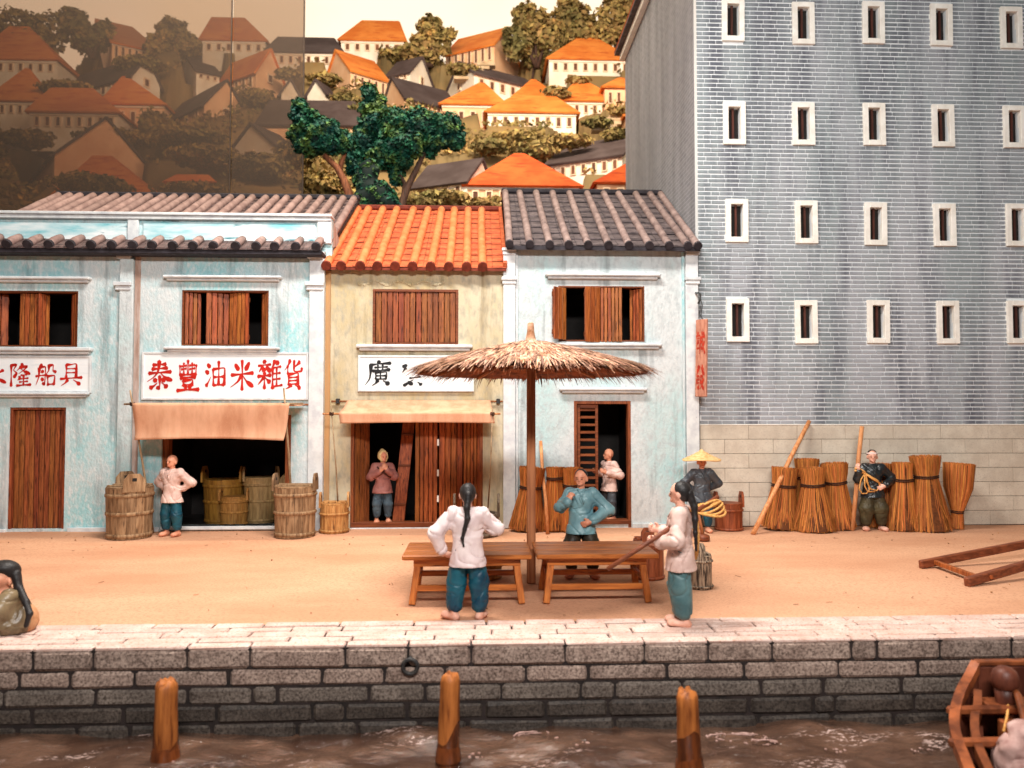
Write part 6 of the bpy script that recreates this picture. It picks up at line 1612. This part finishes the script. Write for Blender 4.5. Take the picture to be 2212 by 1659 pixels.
sdf_mesh('foliage_core', [('e', c, tuple(q*.84 for q in r)) for c, r in E], M_leafc, bs, .06, .12, .05, ffreq=.35, seed=5)  # dark lumps added within the bush, also to block light
MB().tube([ORG[bs.name], P(805, 430, 23.2)], [.2, .1], 8).build('stem', M_barkd, bs)

# ---------------------------------------------------------------- glass panes at the left, tinted so the mirrored hillside imitates a reflection
Yg = 25.4
for lb, xa_, xb_ in (('tall glass pane left of the seam, tinted to imitate a dim reflection', -420, 498), ('narrow glass pane between the seam and the clear view, tinted to imitate a dim reflection', 502, 655)):
    X0, X1 = PX(xa_, 200, Yg), PX(xb_, 200, Yg); gp = thing('glass_pane', lb, 'glass pane', ((X0+X1)/2, Yg, 0), 'glass panes tinted to imitate a reflection')
    MB().box((X0, Yg, .02), (X1, Yg+.03, 20)).build('pane', M_glass, gp)
    MB().box((X1-.012, Yg-.02, .02), (X1+.03, Yg+.05, 20), .004).build('edge_strip', mat('glass_edge', lin(70, 56, 48), lin(54, 44, 38), 5, rnd=0, bump=0), gp)
# ---------------------------------------------------------------- people
M_skin = mat('skin', lin(226, 160, 128), lin(206, 132, 102), 7, rnd=.05, bump=.25, bscale=30, rough=.5, spec=.4)
M_skinp = mat('pale_skin', lin(232, 182, 160), lin(214, 152, 128), 7, rnd=.05, bump=.25, bscale=30, rough=.5, spec=.4)
M_white = mat('white_cloth', lin(236, 218, 214), lin(218, 196, 194), 5, rnd=.03, bump=.3, bscale=16, rough=.5, spec=.4)
M_pinkw = mat('pinkish_cloth', lin(232, 202, 190), lin(206, 170, 158), 5, rnd=.03, bump=.3, bscale=26, rough=.5, spec=.4)
M_teal = mat('teal_cloth', lin(24, 88, 104), lin(10, 54, 74), 4, rnd=.05, bump=.35, bscale=20, rough=.45, spec=.35)
M_gteal = mat('grey_teal_cloth', lin(98, 130, 132), lin(68, 100, 104), 4, rnd=.05, bump=.35, bscale=20, rough=.45, spec=.35)
M_bluec = mat('blue_grey_cloth', lin(124, 164, 170), lin(92, 132, 142), 4, rnd=.05, bump=.35, bscale=20, rough=.42, spec=.5)
M_slate = mat('slate_cloth', lin(78, 84, 90), lin(54, 60, 68), 4, rnd=.05, bump=.35, bscale=20, rough=.45, spec=.5)
M_blackc = mat('black_cloth', lin(36, 44, 46), lin(22, 26, 30), 4, rnd=.05, bump=.35, bscale=20, rough=.33, spec=.6)
M_olivec = mat('olive_cloth', lin(84, 76, 52), lin(58, 52, 36), 4, rnd=.05, bump=.35, bscale=20, rough=.5)
M_darkp = mat('dark_brown_cloth', lin(56, 48, 34), lin(34, 30, 26), 4, rnd=.05, bump=.35, bscale=20, rough=.45)
M_rose = mat('rose_cloth', lin(178, 120, 112), lin(148, 92, 86), 4, rnd=.05, bump=.35, bscale=20, rough=.6)
M_denim = mat('faded_blue_cloth', lin(84, 104, 116), lin(62, 80, 94), 4, rnd=.05, bump=.35, bscale=20, rough=.6)
M_brownc = mat('brown_cloth', lin(142, 122, 92), lin(104, 86, 62), 4, rnd=.05, bump=.4, bscale=16, rough=.35, spec=.5)
M_tan = mat('tan_cloth', lin(206, 154, 112), lin(176, 122, 84), 4, rnd=.05, bump=.4, bscale=16, rough=.5)
M_hair = mat('black_hair', (.010, .008, .008), (.022, .017, .016), 10, rnd=0, bump=.5, bscale=30, rough=.5, spec=.4)
M_eye = mat('eye_paint', (.012, .008, .007), None, 5, rnd=0, bump=0, rough=.4)
M_lip = mat('lip_paint', lin(172, 92, 76), None, 5, rnd=0, bump=0)
M_scarf = mat('cream_scarf', lin(232, 206, 150), lin(206, 176, 118), 6, rnd=.03, bump=.4, bscale=20)
M_hat = mat('straw_hat', lin(238, 200, 144), lin(212, 160, 100), 12, (1, 1, 3), rnd=.03, bump=.7, bscale=30, bstretch=(1, 1, 5), bdist=.02, rough=.7)
M_strap = mat('brown_strap', lin(74, 40, 34), None, 5, rnd=0, bump=.2)

def v3(*a): return np.array(a, float)
def person(label, loc, rz, pose, shirt, trousers, skin=None, sc=1.0, head_yaw=0.0, head_tilt=0.0, hair='queue', lean=0.0, face=True, seed=1, legs=None, foldamp=.015, skirt=.645, belly=1.0, group='figures on the quay'):
    skin = skin or M_skin
    t = thing('person', label, 'person', (0, 0, 0))
    HC = v3(0, -.012, 1.435)
    def Rz(a): c, s = math.cos(a), math.sin(a); return np.array([[c, -s, 0], [s, c, 0], [0, 0, 1]])
    def Rx(a): c, s = math.cos(a), math.sin(a); return np.array([[1, 0, 0], [0, c, -s], [0, s, c]])
    HR = Rz(head_yaw) @ Rx(head_tilt)
    piv = v3(0, .01, 1.33)
    def hd(x, y, z): return piv+HR @ (v3(x, y, z)-piv)
    hm = HR          # columns: rotated axes
    def ell(c, r): return ('e', tuple(hd(*c)), r, [list(hm[:, i]) for i in range(3)] and np.array(hm).tolist())
    def lean_(p): return tuple(v3(*p))
    E1, W1, E2, W2 = [v3(*pose[k]) for k in ('e1', 'w1', 'e2', 'w2')]
    S1, S2 = v3(-.17, .01, 1.215), v3(.17, .01, 1.215)
    lg = legs or dict(k1=(-.115, -.02, .41), a1=(-.125, .02, .085), k2=(.115, -.02, .41), a2=(.125, .02, .085), t1=(-.03, -1), t2=(.03, -1))
    K1, A1, K2, A2 = [v3(*lg[k]) for k in ('k1', 'a1', 'k2', 'a2')]
    # ---- one continuous body
    B = [ell((0, 0, 1.455), (.088, .104, .108)), ell((0, -.030, 1.385), (.064, .072, .066)), ell((0, -.108, 1.415), (.015, .022, .026)), ell((0, -.092, 1.352), (.028, .022, .016)),
         ell((-.090, .005, 1.42), (.014, .026, .036)), ell((.090, .005, 1.42), (.014, .026, .036)), ell((0, -.082, 1.462), (.062, .02, .014)),
         ('c', (0, .012, 1.20), tuple(hd(0, .0, 1.36)), .060, .050),
         ('c', (-.13, .01, 1.20), (.13, .01, 1.20), .055, .055), ('c', (0, .01, .84), (0, .01, 1.12), .085, .085)]
    for S, E, W_ in ((S1, E1, W1), (S2, E2, W2)):
        B += [('c', tuple(S), tuple(E), .050, .042), ('c', tuple(E), tuple(W_), .043, .032)]
    for hx, K, A in ((-.085, K1, A1), (.085, K2, A2)): B += [('c', (hx, 0, .80), tuple(K), .085, .062), ('c', tuple(K), tuple(A), .062, .042)]
    for A, key in ((A1, 't1'), (A2, 't2')):
        tx, ty = lg[key]; n_ = math.hypot(tx, ty); d = v3(tx/n_, ty/n_, 0); s_ = v3(-d[1], d[0], 0)
        heel = v3(A[0], A[1], A[2]-.048)-d*.025; toe = v3(A[0], A[1], A[2]-.050)+d*.145
        B += [('c', tuple(heel), tuple(toe), .052, .044), ('e', tuple((heel+toe)/2+d*.03+v3(0, 0, .004)), (.060+.035*abs(d[0]), .060+.035*abs(d[1]), .040))]
        for q in range(5):
            b = toe+s_*(q-2)*.023-d*.010*abs(q-1.5)+v3(0, 0, -.006); B.append(('c', tuple(b), tuple(b+d*.028), .016-.0012*q, .013))
    # hands: palm, four fingers of different lengths curled at two joints, thumb from the side of the palm
    for key, E, W_, sgn in (('h1', E1, W1, 1), ('h2', E2, W2, -1)):
        h = pose.get(key, {})
        d = v3(*h['d']) if 'd' in h else (W_-E); d = d/np.linalg.norm(d)
        n = v3(*h.get('n', (0, -1, 0))); n = n-d*np.dot(n, d); n /= np.linalg.norm(n); s_ = np.cross(d, n)*sgn
        cu = h.get('curl', .5)
        palm = W_+d*.055
        m = np.array([s_, d, n]).T
        B += [('c', tuple(W_), tuple(palm), .030, .030), ('e', tuple(palm), (.042, .052, .020), m.tolist())]
        for q, ln in enumerate((.030, .036, .039, .034)):
            b = W_+d*(.092+.004*(q in (1, 2)))+s_*((q-1.5)*.0225)
            d1 = d*math.cos(cu)+n*math.sin(cu); d2 = d*math.cos(2.0*cu)+n*math.sin(2.0*cu); d3 = d*math.cos(2.9*cu)+n*math.sin(2.9*cu)
            p1 = b+d1*ln; p2 = p1+d2*ln*.8; p3 = p2+d3*ln*.6
            B += [('c', tuple(b), tuple(p1), .0115, .0108), ('c', tuple(p1), tuple(p2), .0108, .0100), ('c', tuple(p2), tuple(p3), .0100, .0088)]
        tb0 = W_+d*.030-s_*(-.030)*-1 if False else W_+d*.028+s_*.034
        td = d*.62+s_*.62+n*.45*(cu > .3); td /= np.linalg.norm(td); td2 = d*.75+n*.65; td2 /= np.linalg.norm(td2)
        B += [('c', tuple(tb0), tuple(tb0+td*.04), .0145, .0125), ('c', tuple(tb0+td*.04), tuple(tb0+td*.04+td2*.032), .0122, .0100)]
    sdf_mesh('body', B, skin, t, .0085, .013)
    # ---- clothes
    C = [('e', (0, .0, 1.125), (.195, .125*belly, .155)), ('e', (0, 0, .98), (.158, .116*belly, .17)),
         ('z', (0, 0), skirt-.03, .94, (.235, .178), (.148, .112), .05),
         ('c', (-.15, .01, 1.215), (.15, .01, 1.215), .072, .072), ('z', (0, .012), 1.225, 1.288, (.074, .072), (.066, .064), .02)]
    for S, E, W_ in ((S1, E1, W1), (S2, E2, W2)):
        W3 = E+(W_-E)*.86; C += [('c', tuple(S), tuple(E), .082, .078), ('c', tuple(E), tuple(W3), .080, pose.get('cuff', .060))]
    sdf_mesh('shirt', C, shirt, t, .0115, .05, foldamp, cuts=[((0, 0, skirt), (0, 0, -1))], seed=seed)
    T = [('e', (0, 0, .79), (.150, .108, .11))]
    for hx, K, A in ((-.085, K1, A1), (.085, K2, A2)):
        F_ = A+(K-A)*.26; T += [('c', (hx*.9, 0, .76), tuple(K), .100, lg.get('kr', .104)), ('c', tuple(K), tuple(F_), lg.get('kr', .104), lg.get('hr', .078))]
    sdf_mesh('trousers', T, trousers, t, .0115, .022, foldamp*.9, seed=seed+3)
    # shirt front overlap and collar edge
    fm_ = MB()
    fm_.tube([(-.055, -.066, 1.28), (.0, -.118*belly-.012, 1.17), (.035, -.128*belly-.012, 1.08)], .010, 6); fm_.tube([(.055, -.066, 1.28), (.0, -.120*belly-.012, 1.17)], .010, 6)
    fm_.build('collar', shirt, t, True)
    # ---- face
    def dot(name, c, r, m):
        p = hd(*c); mb = MB().lathe([(.001, -1), (.5, -.86), (.86, -.5), (1, 0), (.86, .5), (.5, .86), (.001, 1)], 10)
        mb.v = [tuple(p+HR @ v3(x*r[0], y*r[1], z*r[2])) for x, y, z in mb.v]; return mb.build(name, m, t, True)
    for sx in (-1, 1):
        dot('eye', (sx*.036, -.100, 1.428), (.0095, .007, .0075), M_eye)
        dot('eyebrow', (sx*.037, -.103, 1.452), (.017, .004, .0024), M_eye)
    dot('mouth', (0, -.104, 1.366), (.020, .007, .005), M_lip)
    # ---- hair
    if hair in ('queue', 'short', 'cap'):
        Hh = [ell((0, .018, 1.468), (.096, .100, .106))]
        c0 = hd(0, -.055, 1.50); nn = HR @ v3(0, -.90, -.42); nn = nn/np.linalg.norm(nn)
        if hair == 'queue':
            pts = pose['queue']; P0 = tuple(hd(0, .10, 1.44))
            seq = [P0]+[tuple(p) for p in pts]; rr = [.052]+list(np.linspace(.036, .012, len(pts)))
            Q = [('c', seq[i], seq[i+1], rr[i], rr[i+1]) for i in range(len(seq)-1)]
            sdf_mesh('hair', Hh+[ell((0, .06, 1.43), (.07, .06, .09))], M_hair, t, .009, .03, cuts=[(c0, nn), (hd(0, 0, 1.37), HR @ v3(0, -.3, -1))])
            sdf_mesh('queue_braid', Q, M_hair, t, .008, .02, .003, ffreq=1.6)
        else: sdf_mesh('hair', Hh, M_hair, t, .009, .03, cuts=[(hd(0, -.045, 1.515), HR @ v3(0, -.75, -.66)), (hd(0, 0, 1.40), HR @ v3(0, -.2, -1))])
    place(t, loc, rz, (sc, sc, sc), rot=(lean, 0, rz) if lean else None)
    t['_h'] = 1; del t['_h']
    return t, hd, HR

# man left, hands on hips, bald, teal trousers
hip = dict(e1=(-.36, .09, 1.02), w1=(-.19, .05, .90), e2=(.36, .09, 1.02), w2=(.19, .05, .90), h1=dict(d=(.5, .1, -.5), n=(1, 0, .3), curl=.5), h2=dict(d=(-.5, .1, -.5), n=(-1, 0, .3), curl=.5))
g = G(370, 1157)
person('bald man in a pinkish white shirt and teal trousers, elbows out, before the dark opening', g, R(-14), hip, M_pinkw, M_teal, sc=1.03, hair='none', head_yaw=R(-12), seed=1)

# woman in the yellow doorway
g = Vector((PX(826, 1130, YY+.18), YY+.18, .10))
ph = dict(e1=(-.27, -.02, .99), w1=(-.06, -.21, 1.14), e2=(.25, -.04, 1.00), w2=(.07, -.21, 1.18), h1=dict(d=(.5, -.1, .6), n=(.3, .9, 0), curl=.7), h2=dict(d=(-.4, .05, .8), n=(-.3, .9, 0), curl=.7))
t, hd, HR = person('person in a cream headscarf and rose jacket in the yellow house doorway', g, R(10), ph, M_rose, M_denim, sc=.98, hair='none', head_yaw=R(20), seed=5)
sdf_mesh('headscarf', [('e', tuple(hd(0, .02, 1.465)), (.112, .115, .122)), ('c', tuple(hd(0, .05, 1.50)), tuple(hd(0, .05, 1.585)), .07, .03), ('c', tuple(hd(-.09, -.01, 1.43)), tuple(hd(-.03, -.085, 1.335)), .032, .022), ('c', tuple(hd(.09, -.01, 1.43)), tuple(hd(.03, -.085, 1.335)), .032, .022)],
         M_scarf, t, .010, .03, .006, cuts=[(tuple(hd(0, -.062, 1.46)), tuple(HR @ v3(0, -1, .05)))])
MB().tube([(-.20, -.12, .98), (-.05, -.165, 1.07), (.09, -.150, 1.18), (.15, -.02, 1.26)], .018, 6).build('strap', M_strap, t, True)
MB().tube([(.17, -.11, .99), (.03, -.167, 1.08), (-.09, -.150, 1.18), (-.15, -.02, 1.26)], .018, 6).build('strap', M_strap, t, True)

# man in the doorway of the blue house, turned to the left
g = Vector((PX(1316, 1122, YB+.36), YB+.36, .10))
pd = dict(e1=(-.24, .03, .97), w1=(-.14, -.26, 1.06), e2=(.26, .10, .99), w2=(.16, -.20, 1.05), h1=dict(d=(.1, -.8, .35), n=(.8, 0, .3), curl=.55), h2=dict(d=(-.1, -.8, .4), n=(-.8, 0, .3), curl=.55))
person('man in a pale pink shirt and grey trousers stepping through the blue house doorway', g, R(-62), pd, M_pinkw, M_slate, sc=1.0, hair='none', seed=9, head_yaw=R(-20))

# man in blue behind the bench
g = Vector((PX(1256, 1250, 11.55), 11.55, 0))
pb = dict(e1=(-.31, -.12, 1.02), w1=(-.185, -.25, 1.13), e2=(.40, .02, .98), w2=(.13, -.17, .83), h1=dict(d=(.25, .1, .75), n=(.5, .8, 0), curl=.85), h2=dict(d=(-.85, -.05, -.35), n=(-.2, .9, -.1), curl=.55), cuff=.070)
person('man in a grey blue jacket standing behind the right bench with one fist raised', g, R(-6), pb, M_bluec, M_darkp, sc=1.03, hair='short', head_yaw=R(-14), seed=13, legs=dict(k1=(-.15, -.03, .43), a1=(-.15, .02, .085), k2=(.15, -.03, .43), a2=(.17, .02, .085), t1=(-.3, -1), t2=(.3, -1), kr=.13, hr=.09), skirt=.64)

# man seen from the back, long black queue
g = G(1010, 1336)
pq = dict(e1=(-.27, -.03, .98), w1=(-.17, -.23, .99), e2=(.37, .08, 1.0), w2=(.30, .02, .78), h1=dict(d=(.3, -.7, .1), n=(.5, .3, -.5), curl=.6), h2=dict(d=(-.65, -.25, -.4), n=(-.4, -.6, 0), curl=.5), cuff=.072,
          queue=[(.0, .135, 1.30), (-.01, .150, 1.18), (.025, .148, 1.05), (.05, .140, .95), (.035, .140, .86)])
pq['e1'] = (-.33, -.06, 1.04); pq['w1'] = (-.22, -.25, 1.02)
person('man seen from the back, white shirt, dark teal trousers, long black braid', g, R(176), pq, M_white, M_teal, skin=M_skinp, sc=1.03, seed=17, head_yaw=R(10), foldamp=.017, skirt=.615,
       legs=dict(k1=(-.135, -.02, .40), a1=(-.145, .02, .085), k2=(.135, -.02, .40), a2=(.155, .04, .085), t1=(-.2, -1), t2=(.8, -.6), kr=.118, hr=.092))

# man at the right carrying a dark pole with a coil of rope
g = G(1471, 1350)
pr_ = dict(e1=(-.24, .02, .96), w1=(-.13, -.24, 1.00), e2=(.27, .0, .95), w2=(.15, -.22, .90), h1=dict(d=(.1, -.8, .2), n=(.8, .1, .3), curl=.8), h2=dict(d=(-.1, -.85, .1), n=(-.8, .1, .3), curl=.8), cuff=.075,
           queue=[(.01, .155, 1.30), (.03, .165, 1.16), (.03, .165, 1.02), (.015, .17, .90), (-.01, .17, .82)])
person('man with a long braid turned left, pinkish shirt, grey teal trousers, carrying a pole', g, R(-112), pr_, M_pinkw, M_gteal, skin=M_skinp, sc=1.06, seed=21, foldamp=.017, head_yaw=R(-8), skirt=.61,
       legs=dict(k1=(-.085, -.03, .43), a1=(-.07, .0, .085), k2=(.08, .0, .43), a2=(.08, .05, .085), t1=(-.1, -1), t2=(.1, -1), kr=.125, hr=.10))
Yp_ = g.y
pa, pb_ = P(1313, 1229, Yp_-.35), P(1551, 1073, Yp_+.15)
dp = thing('carrying_pole', 'dark brown carrying pole held by the man with a braid turned left', 'pole', tuple(pa))
MB().tube([pa, pa*.5+pb_*.5, pb_], [.026, .028, .027], 10).build('shaft', M_cart, dp, True)
rc = thing('rope_coil', 'orange coil of rope hung on the upper end of the dark carrying pole', 'rope', tuple(P(1530, 1095, Yp_+.1)))
mb = MB(); c = P(1532, 1098, Yp_+.12)
for k in range(5):
    ph_ = k*.5; w_ = .20-.012*k
    mb.tube([c+Vector((-.02+w_*math.cos(a*math.pi/12), .09*math.sin(a*math.pi/12)+.02*k-.04, .018*k-.03+.045*math.sin(a*math.pi/12+ph_)+.018*math.sin(2*a*.26+k))) for a in range(25)], .015, 6, False)
mb.tube([P(1498, 1092, Yp_+.1), P(1502, 1120, Yp_+.10), P(1505, 1160, Yp_+.12), P(1503, 1208, Yp_+.14)], .016, 6)
mb.tube([P(1503, 1092, Yp_+.1), P(1507, 1125, Yp_+.12), P(1509, 1165, Yp_+.14), P(1505, 1203, Yp_+.16)], .016, 6)
mb.tube([P(1498+3*math.cos(a), 1093+12*math.sin(a), Yp_+.1+.03*math.cos(a)) for a in np.linspace(0, 6.28, 13)], .018, 6, False)
mb.build('coil', M_rope, rc, True)

# man with a conical straw hat
g = Vector((PX(1517, 1150, 15.75), 15.75, 0))
t, hd, HR = person('man in a conical straw hat and slate jacket with hands behind him', g, R(2), dict(e1=(-.37, .05, 1.0), w1=(-.17, .15, .87), e2=(.37, .05, 1.0), w2=(.17, .15, .87), h1=dict(d=(.8, .1, -.1), n=(0, 1, 0), curl=.5), h2=dict(d=(-.8, .1, -.1), n=(0, 1, 0), curl=.5), cuff=.072),
   M_slate, M_teal, sc=1.0, hair='cap', seed=25, skirt=.62)
hm_ = MB()
def hatf(u, v):
    a = 6.2832*u; r = .385*v; z = 1.70-.215*(v**.82)-.0*v+.012*math.sin(3*a+1)*v
    return (r*math.cos(a), r*math.sin(a)*.96+.0, z+.012*math.sin(v*26)*.35)
hm_.grid(hatf, 36, 14); ho = hm_.build('hat', M_hat, t, True, .014)
MB().tube([(.385*math.cos(a*.2618), .37*math.sin(a*.2618), 1.483+.012*math.sin(3*a*.2618+1)) for a in range(25)], .014, 6, False).build('brim', M_hat, ho, True)

# man with a white headband holding the upright pole
g = Vector((PX(1887, 1148, hp0.y+.02), hp0.y+.02, 0))
wpt = hp0+(hp1-hp0)*.50
t, hd, HR = person('man with a white headband in a black jacket holding an upright pole among brooms', g, R(-8), dict(e1=(-.30, -.06, 1.00), w1=(-.315, -.17, 1.17), e2=(.40, .05, 1.0), w2=(.17, -.16, .88), h1=dict(d=(-.25, -.1, .9), n=(.6, .6, 0), curl=.75), h2=dict(d=(-.8, -.1, -.35), n=(-.1, .9, -.2), curl=.7), cuff=.068),
   M_blackc, M_olivec, skin=M_skinp, sc=1.07, hair='cap', head_yaw=R(-10), seed=29, legs=dict(k1=(-.13, -.02, .43), a1=(-.14, .02, .085), k2=(.13, -.02, .43), a2=(.16, .02, .085), t1=(-.25, -1), t2=(.25, -1), kr=.14, hr=.10))
hbm = MB()
hbm.grid(lambda u, v: tuple(hd(.099*math.cos(6.2832*u), .012+.104*math.sin(6.2832*u)-.004, 1.478+.030*v-.01*math.sin(6.2832*u))), 28, 2)
hbm.build('headband', M_white, t, True, .008)
rl = thing('rope_bundle', 'light rope looped round the upright pole, hanging before the man with the white headband', 'rope', tuple(P(1862, 1030, hp0.y-.1)))
yb_ = hp0.y-.09; mb = MB()
def rp_(pts, r=.014): mb.tube([P(x, y, yb_-d) for x, y, d in pts], r, 6)
rp_([(1846, 1012, 0), (1856, 1012, .03), (1866, 1018, .02), (1872, 1024, .02)], .02); rp_([(1846, 1016, .02), (1856, 1020, .04), (1868, 1022, .02)], .02)
rp_([(1868, 1022, .03), (1860, 1036, .03), (1856, 1056, .03), (1862, 1066, .03), (1872, 1066, .03), (1878, 1058, .03), (1874, 1040, .03), (1870, 1024, .03)])
rp_([(1870, 1022, .04), (1872, 1040, .05), (1880, 1056, .05), (1894, 1060, .05), (1901, 1050, .05), (1896, 1038, .05), (1882, 1030, .05), (1872, 1024, .04)])
rp_([(1870, 1024, .05), (1884, 1034, .06), (1902, 1044, .06)], .018); rp_([(1868, 1026, .05), (1868, 1050, .06), (1874, 1062, .06), (1890, 1062, .06)])
mb.build('loops', M_rope, rl, True)

# seated person at the left edge, seen from behind
g = G(2, 1366)
t = thing('person', 'person with a black braid sitting hunched in a brown coat on the quay', 'person', tuple(g))
k = g.y/FPX
def q(px, py, dy=0.0): p = P(px, py, g.y+dy); return (p.x, p.y, p.z)
sdf_mesh('body', [('e', q(0, 1250), (.13, .13, .13)), ('e', q(-14, 1262, -.05), (.09, .09, .09)), ('e', q(22, 1258, -.05), (.02, .035, .045)), ('c', q(4, 1268), q(10, 1290), .07, .08), ('c', q(10, 1290), q(6, 1340), .12, .15), ('c', q(-20, 1350, -.1), q(-50, 1360, -.25), .09, .07), ('e', q(-60, 1366, -.3), (.09, .05, .04))], M_skin, t, .012, .03)
sdf_mesh('coat', [('e', q(22, 1318), (.20, .20, .22)), ('e', q(10, 1345), (.28, .25, .17)), ('e', q(40, 1340), (.17, .2, .17)), ('c', q(20, 1290, -.12), q(-8, 1325, -.22), .10, .11), ('c', q(-8, 1325, -.22), q(-40, 1330, -.3), .10, .09), ('c', q(-20, 1355), q(-60, 1340), .15, .13)], M_brownc, t, .014, .05, .016, seed=2, cuts=[((0, 0, .012), (0, 0, -1))])
sdf_mesh('tan_sash', [('e', q(52, 1338, .03), (.14, .18, .17))], M_tan, t, .014, .04, .012, seed=5, cuts=[((0, 0, .012), (0, 0, -1))])
sdf_mesh('hair', [('e', q(8, 1226, .02), (.15, .13, .085)), ('e', q(26, 1236, .04), (.09, .1, .09))], M_hair, t, .012, .03)
sdf_mesh('queue_braid', [('c', q(34, 1240, 0), q(40, 1268, -.02), .055, .045), ('c', q(40, 1268, -.02), q(56, 1300, -.14), .045, .036), ('c', q(56, 1300, -.14), q(64, 1326, -.20), .036, .032), ('c', q(64, 1326, -.20), q(56, 1352, -.22), .032, .022)], M_hair, t, .01, .02, .003, ffreq=1.5)
